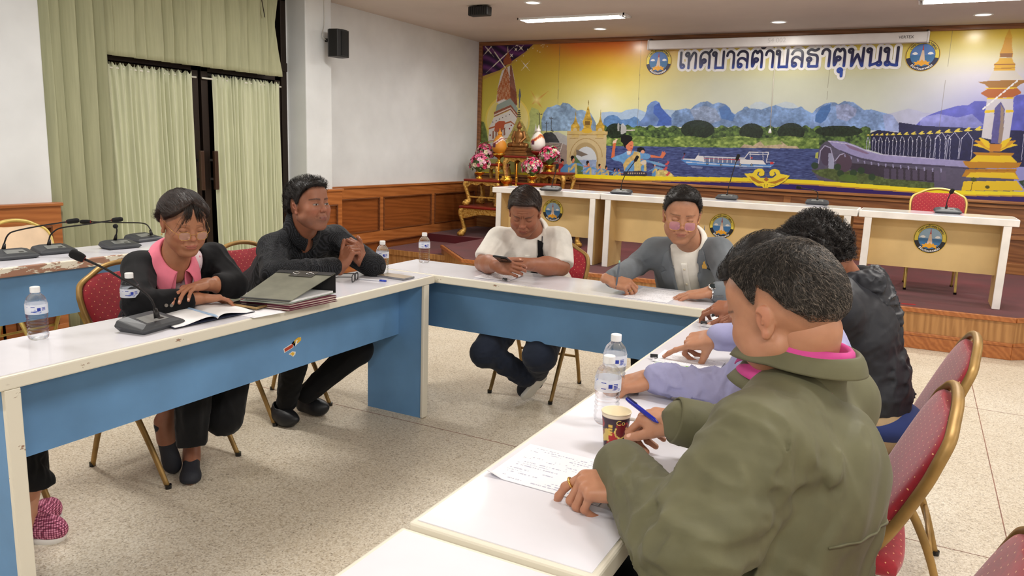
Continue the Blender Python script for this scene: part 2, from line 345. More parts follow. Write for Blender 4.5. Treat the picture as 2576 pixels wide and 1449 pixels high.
def desk(name,label,cat,L,D,H,loc,rz,front,mpanel,mband,mtop,ovh=.03,skz=.36,skoff=.16,leg=.045,th=.042,z0=0,group=None,skirt_t=.02,legins=.0):
    """local frame: x along length, user sits at +y, the visible face is -y"""
    o=thing(name,label,cat,loc,rz,group)
    MB().box(-L/2,L/2,-D/2,D/2,H-th,H-.002).build('edge_band',mband,o,bevel=.005)
    MB().box(-L/2+.012,L/2-.012,-D/2+.012,D/2-.012,H-.004,H).build('tabletop',mtop,o)
    for s in (-1,1):
        xa=s*(L/2-ovh-leg) if s>0 else -L/2+ovh; x0,x1=(xa,xa+leg)
        lg=MB().box(x0+.004,x1-.004,-D/2+.02,D/2-.03,0,H-th).build('side_panel',mpanel,o)
        MB().box(x0,x1,-D/2+.004,-D/2+.022,0.002,H-th).build('edge_strip',mband,lg,bevel=.004)
    MB().box(-L/2+ovh+leg-.004,L/2-ovh-leg+.004,-D/2+skoff,-D/2+skoff+skirt_t,skz,H-th).build('front_panel',mpanel,o)
    return o
# left run (two tables), user side at -x: local -y -> world +x  => rz=+90deg
XL=-2.145; DT=.395
def left(name_label,y0,y1): return desk('conference_table',name_label,'table',y1-y0,DT,.75,(XL-DT/2,(y0+y1)/2,0),PI/2,0,m_blue,m_band,m_lam)
T1=desk('conference_table','long blue and white table where the woman in black sits, paint flaked off its edge','table',2.17,DT,.75,(XL-DT/2,1.10+2.17/2,0),PI/2,0,m_blue,m_band,m_lam,skz=.432,skoff=.165,ovh=.045)
T2=desk('conference_table','blue and white table across the far end below the man in the grey jacket','table',2.45,DT,.75,(XL+2.45/2-.40,3.28+DT/2,0),0,0,m_blue,m_band,m_lam,skz=.435,skoff=.15,ovh=.05)
for o_ in (T1,T2): o_['group']='blue conference tables'
# right run
XRt=-.738
T3=desk('conference_table','blue and white table under the paper cup and the olive jacket man','table',2.22,.36,.75,(XRt+.18,1.052+1.11,0),-PI/2,0,m_blue,m_band,m_lam,skz=.43,skoff=.15); T3['group']='blue conference tables'
T4=desk('conference_table','blank white table top in the bottom foreground, butting the paper table','table',2.0,.37,.745,(XRt+.18,1.04-1.0,0),-PI/2,0,m_blue,m_band,m_lam,skz=.43,skoff=.15); T4['group']='blue conference tables'
T5=desk('conference_table','blue table with badly peeling front edge behind the woman, at far left','table',3.2,.42,.75,(-3.875-.21,1.72,0),PI/2,0,m_blue,m_band_worn,m_lam,skz=.46,skoff=.03,ovh=.02,th=.05); T5['group']='blue conference tables'
# a little crack / string on the seam, stickers on the skirt
ms1=M('sticker_red',(176,62,40),.5); ms2=M('sticker_gold',(222,176,60),.5); ms3=M('sticker_white',(235,230,220),.5)
SX=XL-.165+.0005
P=at(733,870,'x',SX); q=P
def stk(poly,c,z,par,name):
    b=MB(); b.prism([(P[1]+a*1.7,P[2]+bb) for a,bb in poly],SX+z,SX+z+.0006,0); ob=b.build(name,c,par); return ob
S=thing('sticker','torn red and gold sticker on the blue table front','sticker',(SX,P[1],P[2]))
off=Matrix.Translation((-SX,-P[1],-P[2]))
k=1/640.
for nm,c,z,poly in (('backing',ms3,0,[(-16,-14),(4,-6),(6,12),(22,18),(20,6),(8,-4),(10,14),(0,6),(-18,-2)]),('red_block',ms1,.0005,[(-15,-12),(3,-5),(4,5),(-16,-3)]),('gold_fan',ms2,.0005,[(5,4),(8,14),(16,19),(22,16),(22,8),(14,2),(12,6),(15,10),(12,13),(8,8)])):
    q=stk([(a*k,bb*k) for a,bb in poly],c,z,S,nm); q.matrix_parent_inverse=off
P=at(735,891,'x',SX)
S=thing('sticker','small gold sticker scrap below the torn red sticker','sticker',(SX,P[1],P[2])); off=Matrix.Translation((-SX,-P[1],-P[2]))
for nm,c,z,poly in (('backing',ms3,0,[(-8,3),(0,8),(8,4),(7,-3),(2,-8),(-3,-2)]),('gold_fan',ms2,.0005,[(-6,2),(0,6),(5,3),(4,-3),(0,-5),(-2,0)])):
    q=stk([(a*k,bb*k) for a,bb in poly],c,z,S,nm); q.matrix_parent_inverse=off
# ---------------------------------------------------------------- stage desks with emblems
SG='cream desks with round emblems on the stage'
def disc(b,r,y,n=40,cx=0,cz=0,r0=0):
    if r0: 
        V=[(cx+rr*math.cos(2*PI*k/n),y,cz+rr*math.sin(2*PI*k/n)) for rr in (r0,r) for k in range(n)]
        return b.add(V,[(k,(k+1)%n,n+(k+1)%n,n+k) for k in range(n)])
    return b.add([(cx+r*math.cos(2*PI*k/n),y,cz+r*math.sin(2*PI*k/n)) for k in range(n)],[tuple(range(n))])
FONTS={}
def text_mesh(txt,size,bold=0,align='CENTER',shear=0,space=1):
    c=bpy.data.curves.new('txt','FONT'); c.body=txt; c.size=size; c.align_x=align; c.offset=bold; c.shear=shear; c.space_character=space; c.resolution_u=4
    o=bpy.data.objects.new('txt',c); COL.objects.link(o); dg=bpy.context.evaluated_depsgraph_get()
    me=bpy.data.meshes.new_from_object(o.evaluated_get(dg)); bpy.data.objects.remove(o)
    V=np.empty(len(me.vertices)*3); me.vertices.foreach_get('co',V); V=V.reshape(-1,3); Fc=[tuple(p.vertices) for p in me.polygons]; bpy.data.meshes.remove(me); return V,Fc
ecol={k:M('emblem_'+k,c,.4) for k,c in dict(gold=(205,170,60),yellow=(226,206,80),navy=(28,26,62),black=(34,32,34),sky=(150,180,205),sea=(58,110,160),white=(240,240,240),stupa=(214,190,170),orange=(224,160,40),red=(190,60,40),rim=(120,70,40),skyb=(84,124,190)).items()}
def emblem(name,R,base='black',sky='sky'):
    """round town crest built facing -y, returned as parented meshes (flat)"""
    out=[]
    def add(b,c,nm): out.append((b,ecol[c],nm))
    b=MB(); disc(b,R,0); add(b,'gold','rim')
    b=MB(); disc(b,R*.96,-.0006); add(b,base,'crest_base')
    b=MB(); n=40; a0,a1=math.radians(-12),math.radians(192)
    V=[(rr*math.cos(a0+(a1-a0)*k/n),-.0012,rr*math.sin(a0+(a1-a0)*k/n)) for rr in (R*.72,R*.93) for k in range(n+1)]
    b.add(V,[(k,k+1,n+2+k,n+1+k) for k in range(n)]); add(b,'yellow','crest_band')
    b=MB(); disc(b,R*.70,-.0018); add(b,sky,'crest_sky')
    b=MB(); pts=[(R*.695*math.cos(a),R*.695*math.sin(a)) for a in np.linspace(math.radians(180),math.radians(360),24)]
    b.add([(x,-.0024,z) for x,z in pts],[tuple(range(len(pts)))]); add(b,'sea','crest_sea')
    b=MB()
    for sx in (-1,1): b.add([(sx*R*x,-.003,R*z) for x,z in ((.28,.12),(.40,.20),(.52,.18),(.62,.08),(.45,.03),(.3,.05))],[tuple(range(6))])
    add(b,'white','crest_cloud')
    b=MB(); b.add([(R*x,-.0036,R*z) for x,z in ((0,.72),(.03,.42),(.07,.2),(.12,-.1),(.17,-.38),(-.17,-.38),(-.12,-.1),(-.07,.2),(-.03,.42))],[tuple(range(9))]); add(b,'stupa','crest_stupa')
    b=MB(); b.add([(R*x,-.004,R*z) for x,z in ((0,.70),(.03,.42),(.05,.3),(-.05,.3),(-.03,.42))],[tuple(range(5))]); add(b,'red','crest_spire')
    b=MB(); L=[(-.45,-.66),(-.18,-.56),(0,-.68),(.18,-.56),(.45,-.66),(.38,-.5),(.48,-.4),(.30,-.42),(.22,-.30),(.12,-.4),(0,-.26),(-.12,-.4),(-.22,-.30),(-.30,-.42),(-.48,-.4),(-.38,-.5)]
    b.add([(R*x,-.0044,R*z) for x,z in L],[tuple(range(len(L)))]); add(b,'orange','crest_lotus')
    for txt,col,rad,c0,step,flip in (('เทศบาลตำบลธาตุพนม','navy',.80,150,-8.2,1),('จังหวัดนครพนม','white',.90,-142,8.4,-1)):
        import unicodedata
        gl=[]
        for ch in txt:
            if gl and (unicodedata.category(ch)=='Mn' or ch=='ำ' and False): gl[-1]+=ch
            else: gl.append(ch)
        b=MB(); nn=len(gl); tot=(nn-1)*abs(step)
        for i,g in enumerate(gl):
            a=math.radians((90+tot/2-i*abs(step)) if flip>0 else (270-tot/2+i*abs(step))); V,Fc=text_mesh(g,R*.2,R*.004)
            t_=a-PI/2 if flip>0 else a+PI/2; ca,sa=math.cos(t_),math.sin(t_); rr=R*(.76 if flip>0 else .90)
            b.add([(rr*math.cos(a)+x*ca-y*sa,-.005,rr*math.sin(a)+x*sa+y*ca) for x,y,z in V],Fc)
        add(b,col,'crest_writing')
    return out
def place_emblem(R,loc,parent,base='black',name='emblem',sky='sky'):
    E=emblem(name,R,base,sky); root=None
    for i,(b,m,nm) in enumerate(E):
        o=b.build(name if i==0 else nm,m,parent if i==0 else root)
        if i==0: o.location=tuple(float(a) for a in loc); root=o
    return root
HS=.695
def stage_desk(lab,x0,x1,ex,ez,er,ly0=None):
    L=x1-x0; o=desk('stage_desk',lab,'desk',L,.42,HS,((x0+x1)/2,6.85+.21,ZS),0,0,m_cream,m_wpaint,m_lam,skz=.24,skoff=.19,leg=.055,th=.055,ovh=.045,group=SG)
    place_emblem(er,(ex-(x0+x1)/2,-.21+.19-.002,ez),o)
    return o
def eworld(u,v): p=at(u,v,'y',7.04); return p
e1,e2,e3=eworld(1391,530),eworld(1816,569),eworld(2340,600)
rE=.115
stage_desk('cream stage desk at the left end, behind the man in the white shirt',-3.82,-2.655,e1[0],e1[2]-ZS,rE)
stage_desk('widest cream stage desk, in the middle behind the grey jacket',-2.645,-.412,e2[0],e2[2]-ZS,rE)
stage_desk('cream stage desk at the right end with the red chair behind it',-.402,.705,e3[0],e3[2]-ZS,rE*1.05)
# ---------------------------------------------------------------- banquet chairs
m_gold=M('gold_lacquer_metal',(152,120,68),.45,.4,var=.12,vs=10); m_gold2=M('bright_gold_metal',(214,190,110),.35,.4,var=.08,vs=10)
def red_fabric(name,c1,dot):
    t=NT(name); tc=t.node('ShaderNodeTexCoord'); sep=t.node('ShaderNodeSeparateXYZ'); t.link(tc.outputs['UV'],sep.inputs[0])
    # staggered dots on a diagonal lattice in UV metres
    def m(op,a,bv=None,cv=None):
        n=t.node('ShaderNodeMath',operation=op)
        for i,vv in enumerate((a,bv,cv)):
            if vv is None: continue
            if isinstance(vv,(int,float)): n.inputs[i].default_value=vv
            else: t.link(vv,n.inputs[i])
        return n.outputs[0]
    s=1/.036; a=m('MULTIPLY',m('ADD',sep.outputs[0],sep.outputs[1]),s); b_=m('MULTIPLY',m('SUBTRACT',sep.outputs[0],sep.outputs[1]),s)
    fa=m('SUBTRACT',m('FRACT',a),.5); fb=m('SUBTRACT',m('FRACT',b_),.5); d=m('SQRT',m('ADD',m('MULTIPLY',fa,fa),m('MULTIPLY',fb,fb)))
    dot_=m('LESS_THAN',d,.075)
    base=t.ramp(t.noise(t.coords((60,60,60)),1,3),[(.3,tuple(np.array(c1)*.88)),(.7,c1)])
    c=t.mix(dot_,base,dot); t.link(c,t.b.inputs['Base Color']); t.b.inputs['Roughness'].default_value=.85; t.b.inputs['Sheen Weight'].default_value=.25
    t.bump(t.noise(t.coords((500,500,500)),1,2),.25,.001); return t.m
m_red=red_fabric('red_dotted_fabric',(160,26,42),(226,168,120)); m_vinyl=M('beige_vinyl',(218,190,158),.5,var=.04,vs=6)
def uvproj(me,fn):
    uv=me.uv_layers.new(name='UVMap'); n=len(me.loops); vi=np.empty(n,np.int32); me.loops.foreach_get('vertex_index',vi)
    co=np.empty(len(me.vertices)*3); me.vertices.foreach_get('co',co); co=co.reshape(-1,3); U=fn(co)[vi]; uv.data.foreach_set('uv',U.astype(np.float32).ravel())
def pad(name,outline,th,mat,parent,frame,crown=.012,n=7):
    """cushion: outline (a,b) polygon, frame=(origin, ea, eb, en)"""
    P2=np.array(outline,float); c=P2.mean(0); o,ea,eb,en=[np.array(x,float) for x in frame]; V=[];Fc=[];N=len(P2); UV=[]
    prof=[(0.0,.5),(.5,.5),(.8,.485),(.93,.44),(.985,.33),(1.0,.15),(1.0,-.15),(.985,-.33),(.93,-.44),(.8,-.485),(.5,-.5),(0.0,-.5)]
    ra=np.abs(P2-c).max(0)*.93
    for s,h in prof:
        for p in P2:
            an=math.atan2((p-c)[1]/ra[1],(p-c)[0]/ra[0]); pe=c+ra*np.array((math.cos(an),math.sin(an))); w_=s**5; p=p*w_+pe*(1-w_)
            q=c+(p-c)*max(s,.001)
            hh=h*th+(crown*(1-s**2) if h>0 else -crown*.3*(1-s**2)); V.append(o+q[0]*ea+q[1]*eb+hh*en); UV.append(q if h>0 else q+.013)
    K=len(prof)
    Fc=[(k*N+i,k*N+(i+1)%N,(k+1)*N+(i+1)%N,(k+1)*N+i) for k in range(K-1) for i in range(N)]
    b=MB(); b.add(V,Fc); ob=b.build(name,mat,parent,smooth=True); UV=np.array(UV); uvproj(ob.data,lambda co:UV); return ob
def chair(label,mfr,mpad,loc,rz,group='banquet chairs',cat='chair',H=.90,w0=.20,w1=.225,lean=.30):
    """faces +y locally; origin on the floor under the seat"""
    o=thing('banquet_chair',label,cat,loc,rz,group)
    # side line: front foot -> seat side -> back top
    ff=np.array([0,.225,0.]); ss=np.array([0,-.17,.47]); top_y=-.255
    def side(sx):
        pts=[(sx*(w0+.0),.215,0.0),(sx*w0,.09,.22),(sx*w0,-.06,.44),(sx*(w0+.005),-.14,.56),(sx*w1,-.20,.70),(sx*(w1+.004),-.225,.775)]
        return pts
    L=smooth_path(side(-1),5); Rr=smooth_path(side(1),5)
    arc=smooth_path([(-w1-.004,-.225,.775),(-w1+.015,-.243,.825),(-w1+.07,-.252,.857),(-.09,-.26,.888),(0,-.263,.90),(.09,-.26,.888),(w1-.07,-.252,.857),(w1-.015,-.243,.825),(w1+.004,-.225,.775)],4)
    fr=MB(); path=[p for p in L if p[2]>=.40]+arc[1:-1]+[p for p in Rr[::-1] if p[2]>=.40]
    fr.tube(path,.0155,8,sq=.8); fr.build('back_frame',mfr,o,smooth=True)
    for sx,Lp in ((-1,L),(1,Rr)):
        b=MB(); pp=[p for p in Lp if p[2]<=.44]; b.tube(pp,[.0125+.004*min(1,p[2]/.4) for p in pp],8,sq=.85); lg=b.build('leg',mfr,o,smooth=True)
        MB().lathe([(.0135,0),(.014,.018)],10,c=(sx*w0,.215,0)).build('foot_cap',m_black,lg)
        b=MB(); pp=smooth_path([(sx*w0*.97,.02,.42),(sx*w0,-.10,.36),(sx*w0,-.19,.2),(sx*w0,-.255,0)],4); b.tube(pp,[.0125+.003*min(1,p[2]/.3) for p in pp],8,sq=.85); lg=b.build('leg',mfr,o,smooth=True)
        MB().lathe([(.0135,0),(.014,.018)],10,c=(sx*w0,-.255,0)).build('foot_cap',m_black,lg)
    b=MB(); ring=smooth_path([(-.19,-.14,.425),(-.19,.12,.425),(-.13,.215,.425),(.13,.215,.425),(.19,.12,.425),(.19,-.14,.425)],5); b.tube(ring,.011,8,sq=.8)
    b.build('seat_frame',mfr,o,smooth=True); MB().tube([(-w0,-.2,.19),(w0,-.2,.19)],.008,8).build('stretcher',mfr,o,smooth=True)
    so=[(-.205,-.17),(-.215,0),(-.215,.10),(-.19,.18),(-.13,.222),(0,.235),(.13,.222),(.19,.18),(.215,.10),(.215,0),(.205,-.17),(.1,-.19),(-.1,-.19)]
    so=[tuple(p[:2]) for p in smooth_path([(a,b_,0) for a,b_ in so+so[:1]],4)][:-1]
    pad('seat',so,.055,mpad,o,((0,0,.462),(1,0,0),(0,1,0),(0,0,1)),.016)
    # back pad in plane through (0,-.085,.50)-(0,-.245,.86)
    eb=unit((0,-.16,.36)); en=unit(np.cross((1,0,0),eb))*-1
    bo=[(-.185,.0),(-.195,.06),(-.207,.16),(-.218,.25),(-.216,.31),(-.190,.362),(-.13,.392),(-.09,.396),(-.045,.386),(0,.382),(.045,.386),(.09,.396),(.13,.392),(.190,.362),(.216,.31),(.218,.25),(.207,.16),(.195,.06),(.185,.0),(.12,-.012),(0,-.016),(-.12,-.012)]
    bo=[tuple(p[:2]) for p in smooth_path([(a,b_,0) for a,b_ in bo+bo[:1]],3)][:-1]
    pad('backrest',bo,.035,mpad,o,((0,-.095,.50),(1,0,0),eb,-en),.010)
    return o
CH=[]
def ch(label,x,y,rz,mf=m_gold,mp=m_red,**k): c_=chair(label,mf,mp,(x,y,k.pop('z',0)),rz,**k); c_.scale=(.96,)*3; CH.append(c_); return c_
# facing +x => rz=-90deg
ch('red dotted gold-framed chair under the woman in the black blazer',-2.77,2.135,-PI/2+.05)
ch('red dotted gold-framed chair under the man in the black shirt',-2.90,2.90,-PI/2-.06)
ch('gold-framed chair under the person in pink shoes at the left edge',-2.86,1.36,-PI/2+.03)
ch('red dotted gold-framed chair under the man in the white shirt',-1.885,3.965,PI+.03)
ch('gold-framed chair under the man in the grey jacket',-1.0,4.12,PI)
ch('farther red chair at the right, under the black hooded jacket',-.03,2.83,PI/2+.03)
ch('nearer red chair at the right, its tall back beside the olive jacket',-.11,2.12,PI/2+.03)
ch('red chair under the olive jacket man, its back cut off at the bottom right corner',-.02,1.30,PI/2-.06)
ch('beige vinyl chair behind the far left microphones',-4.62,2.75,-PI/2+.1,m_gold2,m_vinyl)
ch('red chair with bright gold frame behind the right stage desk',.18,7.62,PI+.03,m_gold2,m_red,z=ZS)
# ---------------------------------------------------------------- implicit surfaces (signed distance fields meshed with surface nets)
F32=np.float32
def smin(a,b,k):
    if k<=0: return np.minimum(a,b)
    h=np.clip(.5+.5*(b-a)/k,0,1); return b*(1-h)+a*h-k*h*(1-h)
def smax(a,b,k): return -smin(-a,-b,k)
def d_cap(P,a,b,ra,rb):
    a=np.asarray(a,F32); b=np.asarray(b,F32); ba=b-a; pa=P-a; h=np.clip((pa@ba)/max(float(ba@ba),1e-12),0,1)
    return np.linalg.norm(pa-h[:,None]*ba,axis=1)-(ra+(rb-ra)*h)
def d_ell(P,c,r,R=None):
    q=P-np.asarray(c,F32)
    if R is not None: q=q@np.asarray(R,F32)
    r=np.asarray(r,F32); k0=np.linalg.norm(q/r,axis=1); k1=np.linalg.norm(q/(r*r),axis=1)+1e-9
    return k0*(k0-1)/k1
def d_box(P,c,h,R=None,rd=0.):
    q=P-np.asarray(c,F32)
    if R is not None: q=q@np.asarray(R,F32)
    q=np.abs(q)-(np.asarray(h,F32)-rd); return np.linalg.norm(np.maximum(q,0),axis=1)+np.minimum(q.max(1),0)-rd
class SD:
    def __init__(s): s.o=[]
    def cap(s,a,b,ra,rb=None,k=.02): s.o.append((0,d_cap,(a,b,ra,ra if rb is None else rb),k)); return s
    def ell(s,c,r,R=None,k=.02): s.o.append((0,d_ell,(c,r,R),k)); return s
    def box(s,c,h,R=None,rd=.005,k=.01): s.o.append((0,d_box,(c,h,R,rd),k)); return s
    def sub(s,f,args,k=.004): s.o.append((1,f,args,k)); return s
    def cut(s,f,args,k=.004): s.o.append((2,f,args,k)); return s
    def fn(s,f,k=.01): s.o.append((0,lambda P:f(P),(),k)); return s
    def disp(s,f): s.o.append((3,f,(),0)); return s
    def __call__(s,P):
        d=None
        for op,f,a,k in s.o:
            e=f(P,*a)
            if op==0: d=e if d is None else smin(d,e,k)
            elif op==1: d=smax(d,-e,k)
            elif op==2: d=smax(d,e,k)
            else: d=d-e
        return d.astype(F32)
def plane(P,o,n): return (P-np.asarray(o,F32))@np.asarray(unit(n),F32)
def xf(sd,R,o,sc=1.):
    """field sd in a local frame placed in the world by rotation R (columns = axes) and origin o"""
    R=np.asarray(R,F32); o=np.asarray(o,F32)
    return lambda P: sd(((P-o)@R)/F32(sc))*F32(sc)
def nets(f,lo,hi,h,B=6,slack=1.6):
    lo=np.asarray(lo,float); n=np.maximum(np.ceil((np.asarray(hi,float)-lo)/(h*B)).astype(int),1); N=n*B+1
    I=np.stack(np.meshgrid(*[np.arange(k) for k in n],indexing='ij'),-1).reshape(-1,3)
    c=(lo+(I+.5)*B*h).astype(F32); dc=f(c); keep=np.abs(dc)<B*h*.87*slack+.004
    D=np.empty(tuple(N),F32); S=np.where(dc>0,1,-1).reshape(tuple(n)).astype(F32)
    ix=[np.minimum(np.arange(k)//B,m-1) for k,m in zip(N,n)]; D[:]=S[np.ix_(*ix)]
    Kb=np.zeros(tuple(n),bool); Kb.reshape(-1)[keep]=True
    Mk=np.zeros(tuple(N),bool)
    KI=np.argwhere(Kb)
    if len(KI)==0: return np.zeros((0,3)),np.zeros((0,4),int)
    r=np.arange(B+1); off=np.stack(np.meshgrid(r,r,r,indexing='ij'),-1).reshape(-1,3)
    G=(KI[:,None,:]*B+off[None]).reshape(-1,3); Mk[G[:,0],G[:,1],G[:,2]]=True
    G=np.argwhere(Mk); out=np.empty(len(G),F32); P=(lo+G*h).astype(F32)
    for i in range(0,len(G),400000): out[i:i+400000]=f(P[i:i+400000])
    D[G[:,0],G[:,1],G[:,2]]=out
    s=D<0; a=s[:-1,:-1,:-1].astype(np.int8); cnt=a.copy()
    corners=[(i,j,k) for i in (0,1) for j in (0,1) for k in (0,1)]
    def C(A,i,j,k): return A[i:A.shape[0]-1+i,j:A.shape[1]-1+j,k:A.shape[2]-1+k]
    cnt=sum(C(s,*q).astype(np.int8) for q in corners); act=(cnt>0)&(cnt<8)
    cells=np.argwhere(act); idx=np.full(act.shape,-1,np.int32); idx[act]=np.arange(len(cells))
    vals=np.stack([D[cells[:,0]+i,cells[:,1]+j,cells[:,2]+k] for i,j,k in corners],1)
    pos=np.zeros((len(cells),3)); w_=np.zeros(len(cells)); co=np.array(corners,float)
    for p in range(8):
        for q in range(p+1,8):
            if np.abs(co[p]-co[q]).sum()!=1: continue
            va,vb=vals[:,p],vals[:,q]; m=(va<0)!=(vb<0)
            t_=np.where(m,va/(va-vb+1e-20),0)[:,None]; pos+=np.where(m[:,None],co[p]+(co[q]-co[p])*t_,0); w_+=m
    V=lo+(cells+pos/w_[:,None])*h; Fs=[]
    for ax in range(3):
        sl0=[slice(None)]*3; sl1=[slice(None)]*3; sl0[ax]=slice(0,-1); sl1[ax]=slice(1,None)
        e=np.argwhere(s[tuple(sl0)]!=s[tuple(sl1)]); b_,c_=[i for i in range(3) if i!=ax]
        ok=(e[:,b_]>0)&(e[:,c_]>0)&(e[:,b_]<act.shape[b_])&(e[:,c_]<act.shape[c_])&(e[:,ax]<act.shape[ax]); e=e[ok]
        def g(db,dc_):
            q=e.copy(); q[:,b_]-=db; q[:,c_]-=dc_; return idx[q[:,0],q[:,1],q[:,2]]
        Q=np.stack([g(0,0),g(1,0),g(1,1),g(0,1)],1); neg=s[e[:,0],e[:,1],e[:,2]]
        flip=neg if ax!=1 else ~neg
        Q[~flip]=Q[~flip][:,::-1]; Fs.append(Q)
    Fq=np.concatenate(Fs); Fq=Fq[(Fq>=0).all(1)]
    return V,Fq
def mesh_np(name,V,Fq,cols=None,smooth=True,matidx=None):
    me=bpy.data.meshes.new(name); me.vertices.add(len(V)); me.vertices.foreach_set('co',np.ascontiguousarray(V,F32).ravel())
    k=Fq.shape[1]; me.loops.add(len(Fq)*k); me.loops.foreach_set('vertex_index',np.ascontiguousarray(Fq,np.int32).ravel())
    me.polygons.add(len(Fq)); me.polygons.foreach_set('loop_start',np.arange(0,len(Fq)*k,k,dtype=np.int32))
    me.polygons.foreach_set('use_smooth',np.full(len(Fq),smooth))
    me.update(calc_edges=True)
    if cols is not None:
        a=me.color_attributes.new('Col','FLOAT_COLOR','POINT'); a.data.foreach_set('color',np.ascontiguousarray(np.concatenate([cols,np.ones((len(cols),1))],1),F32).ravel())
    return me
def joinVF(parts):
    V=[];Fq=[];C=[];o=0
    for p in parts:
        V.append(p[0]); Fq.append(p[1]+o); o+=len(p[0])
        if len(p)>2: C.append(p[2])
    return np.concatenate(V),np.concatenate(Fq),(np.concatenate(C) if C else None)
def vnoise(P,seed=0):
    P=np.asarray(P,F32); i=np.floor(P).astype(np.int64); f=P-i; f=f*f*(3-2*f)
    def H(x,y,z):
        h=(x*374761393+y*668265263+z*2147483647+seed*1274126177)&0xffffffff
        h=((h^(h>>13))*1274126177)&0xffffffff; h=(h^(h>>16)); return (h&0xffff).astype(F32)/65535.
    r=0
    for a in (0,1):
        for b in (0,1):
            for c in (0,1):
                w_=(f[:,0] if a else 1-f[:,0])*(f[:,1] if b else 1-f[:,1])*(f[:,2] if c else 1-f[:,2]); r=r+w_*H(i[:,0]+a,i[:,1]+b,i[:,2]+c)
    return r
def folds(center,radius,along,wave,amp,seed=1,stretch=5.,warp=.5,sharp=.75):
    """cloth folds: ridges running in direction `along`, spaced `wave` metres, fading out `radius` from center"""
    a=unit(along); t_=np.array([0,0,1.]) if abs(a[2])<.8 else np.array([1.,0,0]); b=unit(np.cross(a,t_)); c=np.cross(a,b)
    Mx=np.stack([a/(wave*stretch),b/wave,c/wave],1).astype(F32); ce=np.asarray(center,F32)
    def f(P):
        r2=((P-ce)**2).sum(1)/radius**2; out=np.zeros(len(P),F32); m=r2<6
        if not m.any(): return out
        Q=P[m]; W=vnoise(Q*(1/(wave*3)),seed+7)-.5
        q=Q@Mx+W[:,None]*warp*2; n=.72*vnoise(q,seed)+.28*vnoise(q*2.3+3.1,seed+3); rdg=1-np.minimum(1,np.abs(n-.5)*4.2)**sharp
        out[m]=amp*(rdg-.5)*np.exp(-r2[m]); return out
    return f
def sdmesh(f,pts,pad_,h):
    pts=np.array(pts,float); return nets(f,pts.min(0)-pad_,pts.max(0)+pad_,h)
def march(f,P,D,tmax=.3,n=40):
    """move points P along direction D until they meet the surface of f"""
    P=np.array(P,float).copy(); D=np.broadcast_to(np.asarray(D,float),P.shape); t_=np.zeros(len(P))
    for _ in range(n): d=f((P+D*t_[:,None]).astype(F32)); t_=np.clip(t_+d*.8,-tmax,tmax)
    return P+D*t_[:,None]
def hit(f,u,v,t0=.6):
    """first point of surface f seen at pixel (u,v), and its outward normal"""
    d=unit(ray(u,v)); t_=t0
    for _ in range(120):
        e=float(f((CC+d*t_)[None].astype(F32))[0]); t_+=e*.75
        if abs(e)<3e-4: break
    p=CC+d*t_; return p,fgrad(f,p[None])[0]
def onsurf(o,p,n,up=(0,0,1)):
    x=unit(np.cross(up,n)); y=np.cross(n,x); m=np.eye(4); m[:3,0]=x; m[:3,1]=y; m[:3,2]=n; m[:3,3]=p; o.matrix_world=Matrix(m.tolist()); return o
def fgrad(f,P,e=.002):
    P=np.asarray(P,F32); g=np.stack([f(P+np.array(v,F32)*e)-f(P-np.array(v,F32)*e) for v in ((1,0,0),(0,1,0),(0,0,1))],1); return g/(np.linalg.norm(g,axis=1,keepdims=True)+1e-9)
# ---------------------------------------------------------------- people
def skin_mat():
    t=NT('skin'); a=t.node('ShaderNodeVertexColor',layer_name='Col'); n=t.noise(t.coords((1,1,1)),45,4)
    v=t.ramp(n,[(.3,(236,228,226)),(.7,(255,255,255))]); c=t.mix(.6,a.outputs['Color'],v,'MULTIPLY'); t.link(c,t.b.inputs['Base Color'])
    t.b.inputs['Roughness'].default_value=.48; t.b.inputs['Subsurface Weight'].default_value=.12; t.b.inputs['Subsurface Radius'].default_value=(.012,.004,.002); t.b.inputs['Subsurface Scale'].default_value=.5
    t.b.inputs['Specular IOR Level'].default_value=.45
    t.bump(t.noise(t.coords((1,1,1)),700,2),.12,.0006); return t.m
m_skin=skin_mat()
def hair_mat(name,c1,c2,rough=.5,grey=0):
    t=NT(name); g=t.node('ShaderNodeVertexColor',layer_name='Col'); n=t.noise(t.coords((160,160,160)),1,3)
    c=t.ramp(n,[(.35,c1),(.7,c2)]); c=t.mix(1.0,c,g.outputs['Color'],'MULTIPLY'); t.link(c,t.b.inputs['Base Color']); t.b.inputs['Roughness'].default_value=rough; t.b.inputs['Specular IOR Level'].default_value=.4; return t.m
m_hair=hair_mat('black_hair',(17,14,13),(34,28,26)); m_hairb=hair_mat('dark_brown_hair',(30,20,16),(58,40,32))
def cloth(name,c,rough=.8,sheen=.2,bs=420,bump=.2,pat=None,c2=None,patscale=150,var=.05):
    t=NT(name); c=np.array(c,float); base=t.ramp(t.noise(t.coords((1,1,1)),14,4),[(.3,tuple(c*(1-var))),(.7,tuple(np.minimum(c*(1+var),255)))])
    if pat=='dots':
        tc=t.coords((patscale,patscale,patscale)); vo=t.node('ShaderNodeTexVoronoi',feature='F1'); vo.inputs['Randomness'].default_value=.0; vo.inputs['Scale'].default_value=1; t.link(tc,vo.inputs['Vector'])
        lt=t.node('ShaderNodeMath',operation='LESS_THAN'); lt.inputs[1].default_value=.30; t.link(vo.outputs['Distance'],lt.inputs[0]); base=t.mix(lt.outputs[0],base,c2)
    t.link(base,t.b.inputs['Base Color']); t.b.inputs['Roughness'].default_value=rough; t.b.inputs['Sheen Weight'].default_value=sheen*.35; t.b.inputs['Specular IOR Level'].default_value=.2
    t.bump(t.noise(t.coords((1,1,1)),bs,2),bump,.0008); return t.m
SK=dict(tan=(184,132,102),fair=(196,142,110),dark=(154,100,74),mid=(172,118,88))
